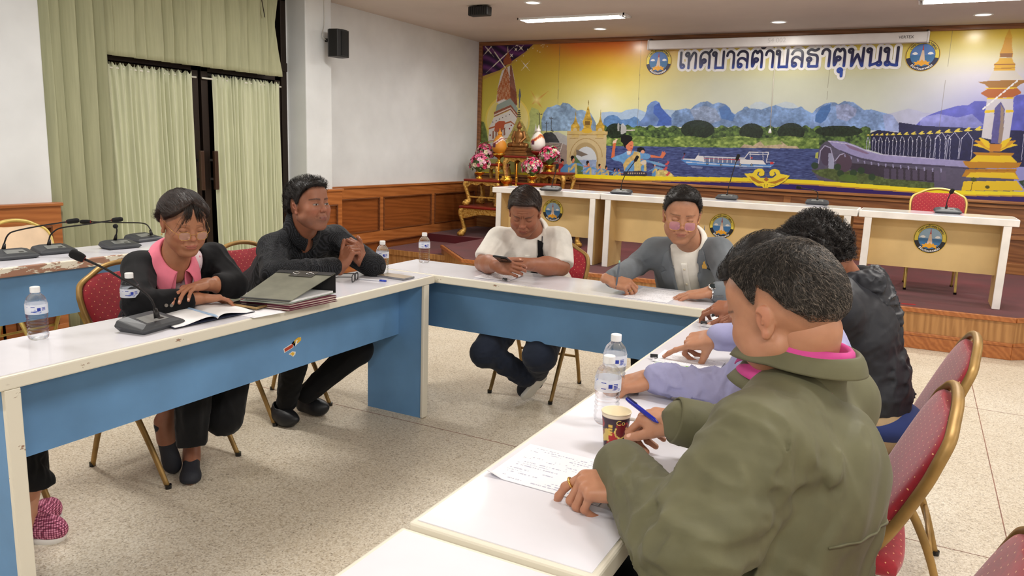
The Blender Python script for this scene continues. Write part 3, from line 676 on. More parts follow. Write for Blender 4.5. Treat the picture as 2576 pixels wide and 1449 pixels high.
def frame(fwd,up):
    f=unit(fwd); r=unit(np.cross(f,up)); u=np.cross(r,f); return np.stack([r,f,u],1)     # columns: right, forward, up
# --- head in its own frame: +y face, +z up, +x the person's right
def head_sd(p):
    jw=p.get('jaw',1.); fat=p.get('fat',0.); s=SD()
    s.ell((0,-.014,.034),(.074,.094,.080))
    s.ell((0,-.045,.015),(.066,.062,.070),k=.03)
    s.ell((0,.030,-.012),(.0625,.062,.082),k=.03)
    s.ell((0,.028,-.066),(.052*jw+.004*fat,.050,.040),k=.03)
    s.ell((0,.062,-.096),(.022*jw,.020,.017),k=.022)
    for x in (-1,1):
        s.cap((x*.050*jw,.0,-.052),(x*.020,.055,-.094),.020,.014,k=.022)
        s.ell((x*(.040+.003*fat),.058,-.022),(.023,.024,.018+.006*fat),k=.024)     # cheek
        s.ell((x*(.044+.004*fat),.035,-.055),(.018+.004*fat,.03,.022),k=.02)
    s.cap((-.032,.078,.026),(.032,.078,.026),.0095,k=.016)               # brow
    s.ell((0,.060,.058),(.052,.030,.040),k=.02)
    for x in (-1,1): s.sub(d_ell,((x*.031,.098,.006),(.019,.017,.0125),None),.012)
    for x in (-1,1): s.ell((x*.031,.0755,.0065),(.0145,.0125,.0115),k=.0045)
    s.cap((0,.083,.020),(0,.1005,-.020),.0065,.0095,k=.010)              # nose
    s.ell((0,.103,-.0235),(.0095,.009,.0085),k=.007)
    for x in (-1,1): s.ell((x*.0115,.094,-.0265),(.0075,.0085,.0068),k=.006)
    for x in (-1,1): s.sub(d_ell,((x*.0062,.0985,-.0345),(.0033,.0045,.0035),None),.002)
    s.ell((0,.080,-.058),(.025,.014,.017),k=.014)                        # muzzle
    s.cap((-.016,.0875,-.0545),(.016,.0875,-.0545),.0052,k=.006); s.cap((-.012,.0895,-.0625),(.012,.0895,-.0625),.0062,k=.006)
    s.cap((0,.093,-.0535),(0,.093,-.0535),.0045,k=.006)
    s.sub(d_cap,((-.0215,.0905,-.0590),(.0215,.0905,-.0590),.0016,.0016),.003)
    s.sub(d_cap,((0,.1005,-.040),(0,.0985,-.048),.0018,.0022),.004)
    if p.get('frown'):
        for x in (-1,1): s.sub(d_cap,((x*.005,.0925,.018),(x*.004,.0905,.034),.0012,.0012),.004)
        for z in (.048,.060): s.sub(d_cap,((-.025,.0895,z),(.025,.0895,z),.0008,.0008),.004)
    for x in (-1,1): s.sub(d_cap,((x*.017,.094,-.026),(x*.030,.080,-.052),.0010,.0014),.007)   # nasolabial fold
    for x in (-1,1):                                                     # ears
        c=np.array((x*.0735,-.008,-.006))
        s.ell(c,(.0065,.0150,.027),frame((x*.25,1,0),(0,-.2,1)),k=.006)
        s.ell(c+(x*.006,-.005,.008),(.0050,.0140,.0185),frame((x*.45,1,0),(0,-.25,1)),k=.004)
        s.sub(d_ell,(c+(x*.0115,.003,.002),(.0050,.0075,.0145),frame((x*.45,1,0),(0,-.2,1))),.003)
        s.cap(c+(x*.0085,.001,-.004),c+(x*.0095,-.003,.004),.0022,.0016,k=.003)
        s.cap(c+(x*.002,.004,-.022),c+(x*.002,.006,-.025),.0065,k=.006)
    return s
def azel(Q):
    n=Q-np.array((0,-.012,.030),F32); r=np.linalg.norm(n,axis=1)+1e-9; n=n/r[:,None]
    return np.degrees(np.arctan2(np.abs(n[:,0]),n[:,1])),np.degrees(np.arcsin(np.clip(n[:,2],-1,1))),n
def hairline(az,p):
    A=[0,18,38,52,62,70,78,90,104,118,140,180]; E=p.get('line',[27,27,25,18,4,-14,-20,4,0,-26,-42,-46])
    return np.interp(az,A,E)
def skull(Q): return smin(smin(d_ell(Q,(0,-.014,.034),(.074,.094,.080)),d_ell(Q,(0,-.045,.015),(.066,.062,.070)),.03),smin(d_ell(Q,(0,.060,.058),(.052,.030,.040)),d_ell(Q,(0,-.03,-.045),(.052,.05,.05)),.02),.03)
def hair_sd(p):
    def f(Q):
        az,el,n=azel(Q); g=el-hairline(az,p)
        if p.get('jag'): g=g+(vnoise(Q*p.get('jagf',90),5)-.5)*p['jag']
        top=np.clip((el-20)/35,0,1); T=p.get('side',.006)+(p.get('top',.016)-p.get('side',.006))*top
        if 'front' in p: T=T+p['front']*np.clip((el-30)/20,0,1)*np.clip((60-az)/40,0,1)
        k=np.clip(g/p.get('soft',9.),0,1); k=k*k*(3-2*k)
        t_=-.018+(T+.018)*k
        comb=p.get('comb',(0,1,0)); wv_=p.get('wave',.010)
        u=Q@np.stack([unit(np.cross(comb,(.1,.2,1)))/wv_*1.0,unit(comb)/(wv_*8),np.array((0,0,1.))/(wv_*3)],1).astype(F32)
        t_=t_+(vnoise(u,3)-.5)*p.get('amp',.004)*k+(vnoise(Q*p.get('cf',55),9)-.5)*p.get('clump',.003)*k
        return skull(Q)-t_
    return f
def strands(f,V,N,p,R,o,sc,n,length=.02,lift=.25,wd=.0005,seed=1,grey=None,steps=4):
    rs=np.random.RandomState(seed); az,el,_=azel(V.astype(F32)); g=el-hairline(az,p); ok=np.where(g>p.get('smin',1.))[0]; ok=ok[rs.randint(0,len(ok),n)]
    P=V[ok].astype(float)+rs.normal(0,.0012,(n,3)); nn=N[ok]; comb=p.get('combf')
    D=comb(P) if comb else np.broadcast_to(np.array(p.get('comb',(0,1,0)),float),P.shape)
    D=D/(np.linalg.norm(D,axis=1,keepdims=True)+1e-9)+rs.normal(0,p.get('mess',.25),P.shape); L=length*rs.uniform(.6,1.3,(n,1)); pts=[P-nn*.0015]
    for k in range(steps):
        nrm=fgrad(f,P); D=D-nrm*(D*nrm).sum(1,keepdims=True); D/=np.linalg.norm(D,axis=1,keepdims=True)+1e-9
        P=P+(D+nrm*lift*(1.0 if k<steps-1 else .4))*L/steps; d=f(P.astype(F32))[:,None]; P=P-nrm*np.clip(d-.004*lift*4,-.01,.006)*.5; pts.append(P)
    A=np.stack(pts,1); K=steps+1; tdir=A[:,-1]-A[:,0]; side=np.cross(tdir,nn); side/=np.linalg.norm(side,axis=1,keepdims=True)+1e-9
    up=np.cross(side,tdir); up/=np.linalg.norm(up,axis=1,keepdims=True)+1e-9
    W=(wd*np.linspace(1,.25,K))[None,:,None]; tri=[side,-.5*side+.87*up,-.5*side-.87*up]
    X=np.stack([A+W*q[:,None,:] for q in tri],2)          # n,K,3,3
    VV=X.reshape(-1,3); base=(np.arange(n)*K*3)[:,None,None]; kk=(np.arange(K-1)*3)[None,:,None]; j=np.arange(3)[None,None,:]
    a=base+kk+j; b=base+kk+(j+1)%3; Fq=np.stack([a,b,b+3,a+3],-1).reshape(-1,4)
    c=np.ones((n,1,1))
    if grey is not None: c=np.where(rs.rand(n)[:,None,None]<grey(pts[0])[:,None,None],rs.uniform(5,11,(n,1,1)),rs.uniform(.7,1.5,(n,1,1)))
    else: c=rs.uniform(.6,1.6,(n,1,1))
    C=np.broadcast_to(c,(n,K*3,1)).reshape(-1,1)*np.ones((1,3)); return VV*sc@R.T+o,Fq,C
def paint_face(Q,p,base):
    base=np.array(lin(base)); C=np.tile(base,(len(Q),1)); x,y,z=Q[:,0],Q[:,1],Q[:,2]; ax=np.abs(x)
    def mix(m,c): 
        nonlocal C; m=np.clip(m,0,1)[:,None]; C=C*(1-m)+np.array(lin(c))*m
    front=np.clip((y-.055)/.01,0,1)
    # warmer cheeks, nose and ears
    mix(.25*np.exp(-(((ax-.042)/.022)**2+((z+.03)/.02)**2))*front,(196,104,84)); mix(.22*np.exp(-((ax/.014)**2+((z+.024)/.014)**2))*front,(190,100,80)); mix(.25*(ax>.078),(188,104,84))
    # lips
    lw=.0225-.0; up=(ax/lw)**2+((z+.0555)/.0048)**2; lo=(ax/(lw*.85))**2+((z+.0632)/.0058)**2
    mix(np.clip((1.15-np.minimum(up,lo))*3,0,1)*.62*front,p.get('lip',(158,84,76)))
    mix(np.clip(1-np.abs(z+.0590)/.0013,0,1)*(ax<.0225)*front*.8,(84,38,34))
    # brows
    bt=p.get('brow',1.); bz=.0275+.10*np.minimum(ax-.016,.016)-.16*np.maximum(ax-.036,0)+p.get('browz',0)-p.get('angry',0)*np.clip(.03-ax,0,.02)*.35
    m=np.clip(1.25-np.abs(z-bz)/(.0036*bt*(1-.35*np.clip((ax-.03)/.02,0,1))),0,1)*(ax>.011)*(ax<.0535); mix(m*front*(.55+.4*vnoise(Q*700,4))*p.get('browd',.9),(30,22,20))
    # eyes
    ez=.0035+p.get('eyez',0); e=(ax-.031)/.0145
    if p.get('eyes','down')=='down':
        zz=ez-.0035+.0028*e*e; mix(np.clip(1.2-np.abs(z-zz)/.0014,0,1)*(np.abs(e)<1.02)*front*.95,(24,16,14)); zz=ez+.0065-.004*e*e; mix(np.clip(1.1-np.abs(z-zz)/.0010,0,1)*(np.abs(e)<1.)*front*.35,(80,44,34))
    else:
        h=.0042*np.sqrt(np.clip(1-e*e,0,1)); ins=(np.abs(z-ez)<h)&(np.abs(e)<1)&(y>.05); 
        C[ins]=lin((172,162,154)); ir=((ax-.031-p.get('gaze',0)*np.sign(x))**2+(z-ez)**2<.0047**2)&ins; C[ir]=lin((34,20,16))
        mix(np.clip(1.2-np.abs(z-ez-h)/.0013,0,1)*(np.abs(e)<1.05)*front*.95,(20,14,12)); mix(np.clip(1.-np.abs(z-ez+h)/.0009,0,1)*(np.abs(e)<1.)*front*.5,(90,50,40))
        zz=ez+.0095-.004*e*e; mix(np.clip(1.1-np.abs(z-zz)/.0010,0,1)*(np.abs(e)<1.)*front*.4,(80,44,34))
    if p.get('stubble'): mix(p['stubble']*np.exp(-(((z+.075)/.03)**2))*(y>-.02)*(.6+.8*(vnoise(Q*900,8)-.5)),(84,70,66))
    # cropped scalp hair under the hair shell edge
    az,el,_=azel(Q.astype(F32)); g=el-hairline(az,p); sm=np.clip((g+p.get('fade',4))/p.get('fadew',max(p.get('fade',4)*1.6,.1)),0,1)*(ax<.079+.02*(z>.02)); mix(sm*p.get('scalp',.85)*(.75+.5*(vnoise(Q*1100,12)-.5)),(38,30,28))
    return C
# --- hand: +y fingers, +z back of the hand; sx=-1 right hand, +1 left hand (side of the thumb)
def hand_sd(sx,curl,spread=None,thumb=None,wr=.0225):
    """curl: 4x3 angles in degrees (index..little); thumb: (base yaw, base pitch, bend1, bend2)"""
    s=SD(); spread=spread or (6,1,-4,-9); thumb=thumb or (38,-18,18,14)
    B=[(-.026,.088,.0),(-.0085,.093,.001),(.0095,.089,.0),(.0262,.079,-.002)]; Ls=[(.043,.026,.022),(.047,.030,.023),(.043,.028,.022),(.034,.021,.020)]; rr=[(.0092,.0084,.0077),(.0095,.0086,.0078),(.0090,.0082,.0074),(.0080,.0072,.0066)]
    tips=[]; fing=SD(); chains=[]
    for i in range(4):
        p=np.array((-sx*-1*B[i][0]*-1 if False else B[i][0]*(-sx),B[i][1],B[i][2])); sp=math.radians(spread[i])*(sx); pitch=0; pts=[p]
        for j in range(3):
            pitch+=math.radians(curl[i][j]); d=np.array((math.sin(sp)*math.cos(pitch),math.cos(sp)*math.cos(pitch),-math.sin(pitch))); p=p+d*Ls[i][j]; pts.append(p)
        for j in range(3): fing.cap(pts[j],pts[j+1],rr[i][j],rr[i][min(j+1,2)] if j<2 else rr[i][2]*.88,k=.003 if j else 0)
        for j in (1,2): fing.ell(pts[j],(rr[i][j]*1.06,)*3,k=.003)
        nrm=np.array((0,-math.sin(pitch),-math.cos(pitch)))*-1; nrm=np.array((0,math.sin(pitch),math.cos(pitch))); tips.append((pts[3]-d*.004+nrm*rr[i][2]*.85,nrm)); chains.append(pts)
    s.box((0,.046,0),(.037,.046,.0125),rd=.0122,k=.01)
    s.box((sx*.014,.040,-.006),(.020,.040,.013),rd=.012,k=.012)
    s.ell((-sx*.022,.040,-.007),(.016,.040,.013),k=.012)
    s.fn(fing,k=.0055)
    for i in range(4): s.ell(chains[i][0]+np.array((0,-.002,.003)),(.0088,.011,.0085),k=.007)
    y,pt,b1,b2=[math.radians(a) for a in thumb]
    t0=np.array((sx*.018,.018,-.006)); d=np.array((sx*math.sin(y)*math.cos(pt),math.cos(y)*math.cos(pt),math.sin(pt))); t1=t0+d*.046
    y2=y-b1; d2=np.array((sx*math.sin(y2)*math.cos(pt*1.1),math.cos(y2)*math.cos(pt*1.1),math.sin(pt*1.1))); t2=t1+d2*.033; y3=y2-b2; d3=np.array((sx*math.sin(y3)*math.cos(pt),math.cos(y3)*math.cos(pt),math.sin(pt))); t3=t2+d3*.025
    s.cap(t0,t1,.0165,.0125,k=.014); s.cap(t1,t2,.0120,.0100,k=.004); s.cap(t2,t3,.0102,.0088,k=.003)
    s.cap((-.008,-.03,0),(-.010,.03,0),wr*.86,.016,k=.012); s.cap((.008,-.03,0),(.010,.03,0),wr*.86,.016,k=.012)
    side=np.array((sx*math.cos(y3),-math.sin(y3),.2)); nn=unit(np.array((sx*math.cos(y3)*.5,-math.sin(y3)*.5,.8))); tips.append((t3-d3*.005+nn*.008,nn))
    s.tips=tips; s.chains=chains; s.thumb=(t1,t2,t3); return s
FLAT=[(8,10,6)]*4; RELAX=[(22,28,16),(26,32,18),(28,34,20),(30,34,20)]
def arm_piece(E,W,hd,hn,sx,hs,sc,base,h=.0026,extra=None,re=.043,rw=.026):
    """skin of forearm + hand. E,W world joints; hd finger direction, hn back-of-hand normal"""
    f_=unit(hd); n_=unit(np.asarray(hn,float)-f_*np.dot(hn,f_)); x_=np.cross(f_,n_); R=np.stack([x_,f_,n_],1)
    hw=xf(hs,R,W,sc); s=SD(); E=np.asarray(E,float); W=np.asarray(W,float); dd=unit(W-E)
    s.cap(E,E+(W-E)*.45,re,re*.93,k=.02); s.cap(E+(W-E)*.4,W-dd*.01,re*.93,rw,k=.03); s.fn(hw,k=.012)
    if extra: extra(s)
    P=[E,W]+[W+R@(np.array(c)*sc) for ch in hs.chains for c in ch]+[W+R@(np.array(c)*sc) for c in hs.thumb]
    V,Fq=sdmesh(s,P,.05,h); C=np.tile(lin(base),(len(V),1))
    L=((V-W)@R)/sc
    C=C*(1-.0)
    kn=np.zeros(len(V))
    for ch in hs.chains:
        for c in ch[:3]: kn=np.maximum(kn,np.exp(-((L-c)**2).sum(1)/.010**2))
    C=C*(1-.22*kn[:,None]*np.array((.4,1,1)))
    for tp,nn in hs.tips:
        q=L-tp; al=q@nn; rr_=np.linalg.norm(q-al[:,None]*nn,axis=1); m=np.clip((.0062-rr_)/.0015,0,1)*(al>-.004); C=C*(1-m[:,None])+lin((226,178,158))*m[:,None]
        m2=np.exp(-(q**2).sum(1)/.009**2)*.25*(al<-.003); C=C*(1-m2[:,None])+lin((206,130,112))*m2[:,None]
    return (V,Fq,C),R,s
m_metal=M('chrome',(200,200,200),.2,1.0); m_lens=M('clear_lens',(250,250,252),.03,alpha=.10,spec=.8)
# ================================================================ printed banner: colours evaluated per vertex of a flat sheet
def banner_colors(U,V):
    n=len(U); C=np.zeros((n,3)); rs=np.random.RandomState(7)
    def N(fx,fy,seed,oct_=3):
        r=0;a=1;t_=0
        for o in range(oct_): r=r+a*vnoise(np.stack([U*fx*2**o,V*fy*2**o,np.full(n,.5+o)],1),seed+o); t_+=a; a*=.55
        return r/t_
    Zs=dict(a=(1205,100,4.83),b=(1400,230,6.0375),c=(1700,230,5.572),d=(2030,230,5.572),e=(2350,70,3.37),f=(0,0,1))
    def z(k,P): x,y,s=Zs[k]; return [(x+a/s,y+b/s) for a,b in P]
    def inside(P):
        P=np.array(P); m=(U>=P[:,0].min())&(U<=P[:,0].max())&(V>=P[:,1].min())&(V<=P[:,1].max()); i=np.where(m)[0]
        if not len(i): return i
        u,v=U[i],V[i]; c=np.zeros(len(i),bool); q=P[-1]
        for p in P:
            if p[1]!=q[1]: c^=((p[1]>v)!=(q[1]>v))&(u<(q[0]-p[0])*(v-p[1])/(q[1]-p[1])+p[0])
            q=p
        return i[c]
    def put(i,col,a=1.):
        col=np.asarray(col,float)
        if np.ndim(a): a=a[:,None]
        C[i]=C[i]*(1-a)+col*a
    def poly(k,P,col,a=1.,tex=None):
        i=inside(z(k,P)); col=np.array(col,float)
        if tex is not None and len(i): col=col*(1+tex[i][:,None])
        if len(i): put(i,np.clip(col,0,255),a)
        return i
    def ell(k,c,r,col,a=1.,ring=None):
        (x,y),=z(k,[c]); s=Zs[k][2]; rx,ry=r[0]/s,r[1]/s; d=np.sqrt(((U-x)/rx)**2+((V-y)/ry)**2); i=np.where((d<1) if ring is None else ((d<1)&(d>ring)))[0]; put(i,col,a)
    def line(k,P,w,col,a=1.):
        Q=z(k,P)
        for p,q in zip(Q[:-1],Q[1:]):
            p=np.array(p);q=np.array(q); m=np.where((U>min(p[0],q[0])-w-1)&(U<max(p[0],q[0])+w+1)&(V>min(p[1],q[1])-w-1)&(V<max(p[1],q[1])+w+1))[0]
            if not len(m): continue
            X=np.stack([U[m],V[m]],1)-p; d=q-p; h=np.clip((X@d)/(d@d),0,1); r=np.linalg.norm(X-h[:,None]*d,axis=1); ww=w; mm=r<ww/2; put(m[mm],col,a)
    def glow(c,r,col,a): d=np.sqrt((U-c[0])**2+(V-c[1])**2)/r; k=np.clip(1-d,0,1)**1.5*a; C[:]=C*(1-k[:,None])+np.array(col,float)*k[:,None]
    # sky
    top=np.interp(U,[1200,1400,1560,1750,2576],[V.min()*0+75]*5); t_=(V-104+(U-1208)*.031)   # distance below the upper edge
    stops=[0,26,52,84,124,190,270]; 
    L=np.array([(222,100,48),(224,130,50),(220,168,58),(216,186,76),(222,206,120),(222,222,170),(214,226,214)],float)
    Mi=np.array([(228,190,70),(230,204,84),(232,212,110),(226,222,170),(214,218,196),(210,216,206),(206,214,214)],float)
    Rr_=np.array([(232,200,70),(236,206,84),(232,216,130),(232,226,196),(216,212,226),(176,176,222),(150,150,214)],float)
    La=np.array([(206,160,60),(208,172,56),(208,176,56),(204,178,60),(204,186,70),(208,196,86),(196,196,110)],float)
    f=lambda T: np.stack([np.interp(t_,stops,T[:,k]) for k in range(3)],1)
    w1=np.clip((U-1330)/120,0,1)[:,None]; w2=np.clip((U-1560)/240,0,1)[:,None]; w3=np.clip((U-2200)/260,0,1)[:,None]
    C[:]=f(La)*(1-w1)+f(L)*w1; C[:]=C*(1-w2)+f(Mi)*w2; C[:]=C*(1-w3)+f(Rr_)*w3
    glow((1520,262),70,(244,240,214),.7); glow((1290,330),80,(250,236,190),.9)
    tn=N(.05,.05,3,4)-.5; tf=N(.16,.2,5,3)-.5
    # ranges, far to near
    poly('b',[(680,320),(820,305),(980,320),(1060,280),(1220,260),(1340,310),(1420,330),(1640,270),(1932,300),(1932,540),(680,540)],(168,192,222),1,tf*.15)
    poly('c',[(1040,200),(1120,150),(1200,142),(1300,180),(1340,230),(1400,185),(1540,140),(1650,165),(1720,220),(1720,480),(1040,480)],(196,210,222),1,tf*.1)
    poly('b',[(-240,480),(-200,330),(-140,240),(-80,235),(0,200),(60,215),(95,170),(190,185),(250,245),(320,290),(380,275),(440,300),(520,330),(600,480),(600,600),(-240,600)],(136,164,196),1,tn*.7+tf*.5)
    poly('b',[(720,420),(780,370),(860,355),(930,380),(980,430),(1100,420),(1180,380),(1230,400),(1280,470),(1280,560),(700,560)],(96,136,190),1,tf*.5)
    poly('b',[(1230,500),(1330,390),(1360,320),(1380,220),(1440,160),(1505,138),(1560,165),(1590,240),(1660,320),(1740,400),(1800,490),(1800,520),(1230,530)],(112,142,200),1,tn*.8)
    poly('b',[(1480,220),(1560,170),(1590,240),(1660,320),(1740,400),(1800,490),(1800,520),(1520,520),(1560,420),(1470,330)],(72,104,186),1,tf*.3)
    poly('c',[(-60,330),(0,265),(140,238),(210,250),(260,200),(350,150),(450,138),(520,180),(600,152),(700,180),(755,230),(785,290),(830,320),(880,280),(930,260),(960,218),(1000,212),(1040,240),(1150,245),(1200,255),(1280,225),(1400,190),(1500,225),(1600,240),(1690,235),(1760,208),(1800,250),(1900,300),(2006,330),(2006,500),(-60,500)],(122,152,200),1,tn*.75+tf*.5)
    poly('c',[(600,240),(700,190),(755,230),(785,300),(830,330),(800,420),(640,380)],(84,124,190),1,tf*.3)
    poly('c',[(200,260),(400,200),(560,240),(640,400),(480,460),(280,430)],(172,176,196),.45,tf*.8)
    poly('d',[(60,330),(130,240),(250,170),(340,152),(400,155),(440,180),(520,135),(650,150),(740,215),(800,260),(900,250),(1040,290),(1200,330),(1300,470),(1300,560),(40,520)],(128,156,206),1,tn*.7+tf*.5)
    poly('d',[(120,330),(200,220),(330,170),(330,260),(260,400),(190,450),(110,420)],(78,118,182),1,tf*.3)
    poly('d',[(400,200),(560,170),(700,250),(680,340),(560,420),(420,380)],(176,172,206),.5,tf*.7)
    poly('d',[(1060,330),(1200,300),(1420,240),(1560,270),(1640,300),(1783,300),(1783,640),(1100,560)],(172,174,222),.5,tn*.4)
    poly('e',[(-190,860),(-90,760),(0,722),(60,700),(200,660),(290,655),(340,622),(420,620),(520,640),(640,620),(700,570),(800,560),(900,600),(900,960),(-90,960)],(92,96,192),1,tn*.5)
    poly('e',[(-120,760),(40,730),(200,760),(320,730),(420,820),(300,880),(100,860),(-120,880)],(176,180,226),.5,tn*.8)
    poly('e',[(-300,800),(-100,830),(900,880),(900,1180),(-300,1180)],(34,34,78),1,tf*.5)
    poly('d',[(780,620),(1000,540),(1783,640),(1783,960),(1200,920),(800,800)],(30,30,66),1,tf*.6)
    # trees, bank, water
    tl=318+3.0*np.sin(U*.21)+5*(N(.09,.01,21,3)-.5)*2+ (U>1960)*2
    i=np.where((V>tl)&(V<376)&(U>1518)&(U<2190))[0]; tt=N(.14,.16,31,4)[i]; g=np.clip((tt-.28)*2.6,0,1)[:,None]; put(i,(28,44,34)*(1-g)+np.array((112,142,70))*g)
    for cx,cy,rx,ry in ((1755,326,42,24),(1890,332,30,22),(1990,333,34,24),(1550,330,26,20),(2110,330,60,14)):
        d=((U-cx)/rx)**2+((V-cy)/ry)**2; i=np.where(d<1)[0]; put(i,np.array((30,42,32))*(1+(N(.3,.3,41,2)[i][:,None]-.5)*1.1),.92)
    poly('b',[(925,600),(925,500),(940,470),(955,500),(955,600)],(196,196,198),.8); poly('b',[(975,650),(975,510),(1005,480),(1035,510),(1060,545),(1060,620),(1000,650)],(206,206,208),.85); poly('b',[(1060,580),(1190,580),(1190,598),(1060,598)],(206,196,190))
    i=np.where((V>345+3*np.sin(U*.05))&(V<368+(U-1520)*.012)&(U>1518)&(U<2060))[0]; tt=N(.12,.2,51,4)[i]; g=np.clip((tt-.3)*2.4,0,1)[:,None]; put(i,np.array((66,92,40))*(1-g)+np.array((172,196,104))*g)
    for P in ([(900,790),(960,740),(1080,760),(1180,700),(1480,700),(1560,760),(1700,770),(1740,810),(1500,800),(1100,800)],):
        poly('c',P,(196,178,150),1,tf*.5)
    poly('c',[(1180,690),(1460,690),(1500,740),(1240,760)],(150,170,96),1,tf*.6)
    wtop=367+(U-1520)*.014; i=np.where((V>wtop)&(U>1405)&(U<2075))[0]; ww=N(.10,.55,61,4)[i][:,None]; put(i,np.array((34,44,92))+(ww-.2)*np.array((110,120,140)))
    # railway photo at the left, sepia road
    poly('a',[(610,900),(640,820),(720,850),(760,980),(780,1449),(560,1449),(560,1100)],(166,182,116),.75,tf*.4)
    poly('a',[(740,1150),(960,1120),(1080,1180),(1080,1500),(740,1500)],(176,176,180),.9,tf*.2)
    poly('a',[(760,1250),(1000,1255),(1080,1290),(1080,1520),(700,1520),(740,1300)],(158,142,134),1,tf*.15)
    for k in range(7): line('a',[(820+20*k*.4,1290+k*32),(990-30*k*.3+12*k,1262+k*30)],1.1,(92,84,84))
    line('a',[(800,1440),(1010,1258)],1.4,(120,112,112)); line('a',[(960,1440),(1015,1258)],1.2,(236,230,224))
    poly('a',[(760,1170),(800,1130),(880,1120),(930,1160),(970,1230),(980,1250),(760,1250)],(50,52,56),.92,tf*.8)
    for x,y0,y1,s_ in ((735,890,1120,30),(878,940,1110,22),(820,1000,1140,22),(895,1095,1190,12)):
        line('a',[(x,y0),(x,y1)],1.6,(66,66,66)); line('a',[(x-s_,y0+12),(x+s_,y0+18)],1.3,(70,70,70)); line('a',[(x-s_,y0+4),(x-s_,y0+16)],1,(70,70,70)); line('a',[(x+s_,y0+6),(x+s_,y0+20)],1,(70,70,70))
    # star flare
    for P in ([(620,600),(700,720),(860,610),(720,740),(770,830),(690,760),(640,790),(680,725)],): poly('a',P,(206,130,60),.5)
    glow((1350,251),16,(252,240,160),.95)
    # left stupa with halo
    d=np.sqrt((U-1277)**2+((V-302)*.92)**2); i=np.where((d>52)&(d<56))[0]; put(i,(246,216,96),.7); i=np.where(d<52)[0]; put(i,(250,228,160),(np.clip(d[i]/52,0,1)**2)*.6)
    poly('a',[(0,980),(60,1000),(90,1100),(120,1280),(0,1280)],(92,110,52),.9,tf*.9)
    W_=(226,220,216); B_=(176,96,52); 
    poly('a',[(350,60),(358,150),(342,150)],(190,180,150)); poly('a',[(330,190),(350,140),(372,180),(400,270),(390,290),(300,310),(296,250)],(150,78,50))
    poly('a',[(300,310),(392,290),(420,420),(455,640),(465,790),(430,900),(210,760),(225,600),(260,440)],W_,1,tf*.08)
    i=poly('a',[(325,320),(345,330),(370,470),(375,560),(455,640),(465,790),(300,720),(215,760),(225,600),(275,470)],B_,1)
    sw=np.sin(U[i]*1.1+np.sin(V[i]*.55)*2.4)*np.sin(V[i]*.9+np.cos(U[i]*.5)*1.8); put(i,(228,196,160),np.clip(sw*1.5,0,.75))
    poly('a',[(378,300),(392,290),(455,640),(465,790),(430,820),(382,700),(372,470)],(120,60,40),.8,tf*.5)
    poly('a',[(218,790),(382,710),(470,830),(465,900),(382,790),(200,870)],(150,164,156)); poly('a',[(180,880),(385,790),(470,900),(468,960),(380,850),(182,940)],(146,84,60)); poly('a',[(180,910),(385,820),(470,930),(470,945),(385,835),(182,925)],(232,214,200))
    poly('a',[(178,945),(382,858),(470,960),(470,1100),(440,1200),(110,1240),(125,1060),(160,990)],W_,1,tf*.05)
    for k in range(6): ell('a',(168+k*40,1000-k*18),(6,7),(70,60,60))
    poly('a',[(120,1070),(385,985),(440,1030),(440,1045),(385,1005),(118,1090)],B_); poly('a',[(185,1110),(195,1020),(245,985),(318,990),(300,1090),(210,1130)],(190,88,50))
    for k in range(5): poly('a',[(165+k*34,1110-k*10),(182+k*34,1106-k*10),(182+k*34,1200-k*10),(162+k*34,1206-k*10)],(150,100,78))
    for x,y in ((135,1160),(370,1080),(392,1040)): ell('a',(x,y),(9,11),(150,50,50))
    line('a',[(104,1235),(440,1180)],1.6,B_)
    # golden chedi + small spires behind the altar
    G1=(186,170,92)
    poly('a',[(492,590),(500,600),(512,680),(500,720),(495,830),(484,830),(488,720),(480,680)],(96,100,110))
    for k in range(5): ell('a',(487,862+k*26-k*2),(14+k*3,9),(60,60,50)); 
    poly('a',[(484,930),(510,960),(560,1060),(600,1160),(640,1240),(320,1240),(400,1100),(440,1010),(460,950)],G1,1,tf*1.2)
    for x in (690,730): poly('a',[(x,1020),(x+14,1090),(x+24,1150),(x-22,1150),(x-12,1090)],(222,220,214))
    poly('a',[(640,1180),(670,1110),(700,1110),(740,1240),(610,1260)],(196,196,150),1,tf)
    poly('a',[(60,1330),(120,1260),(200,1230),(260,1449),(60,1449)],(206,206,206),1)
    # purple drape with sparkles
    i=poly('a',[(40,20),(700,20),(560,150),(400,260),(250,370),(40,445)],(72,30,86)); put(i,(150,80,150),np.clip(np.sin(U[i]*.08-V[i]*.26+np.sin(U[i]*.05)*2),0,1)*.45); put(i,(24,12,40),np.clip(-np.sin(U[i]*.08-V[i]*.26+np.sin(U[i]*.05)*2),0,1)*.7)
    poly('a',[(700,20),(728,20),(590,150),(400,300),(220,410),(40,490),(40,445),(250,370),(400,260),(560,150)],(196,162,72))
    poly('a',[(350,60),(358,150),(342,150)],(200,190,160)); poly('a',[(330,190),(350,140),(372,180),(400,270),(390,290),(300,310),(296,250)],(160,84,52))
    def spark(k,c,L_,w=1.4,ang=(50,-48),col=(250,240,226)):
        for a_ in ang:
            a_=math.radians(a_); line(k,[(c[0]-L_*math.cos(a_),c[1]-L_*math.sin(a_)),(c[0]+L_*math.cos(a_),c[1]+L_*math.sin(a_))],w,col,.5); line(k,[(c[0]-L_*.5*math.cos(a_),c[1]-L_*.5*math.sin(a_)),(c[0]+L_*.5*math.cos(a_),c[1]+L_*.5*math.sin(a_))],w*1.6,col,.9)
        ell(k,c,(9,9),(255,250,240),.9)
    spark('a',(255,245),230,1.6,(56,-43)); spark('a',(112,125),110); spark('a',(565,315),80,1.2); spark('a',(510,100),45); spark('a',(395,190),30); spark('a',(448,118),26); spark('a',(460,62),26)
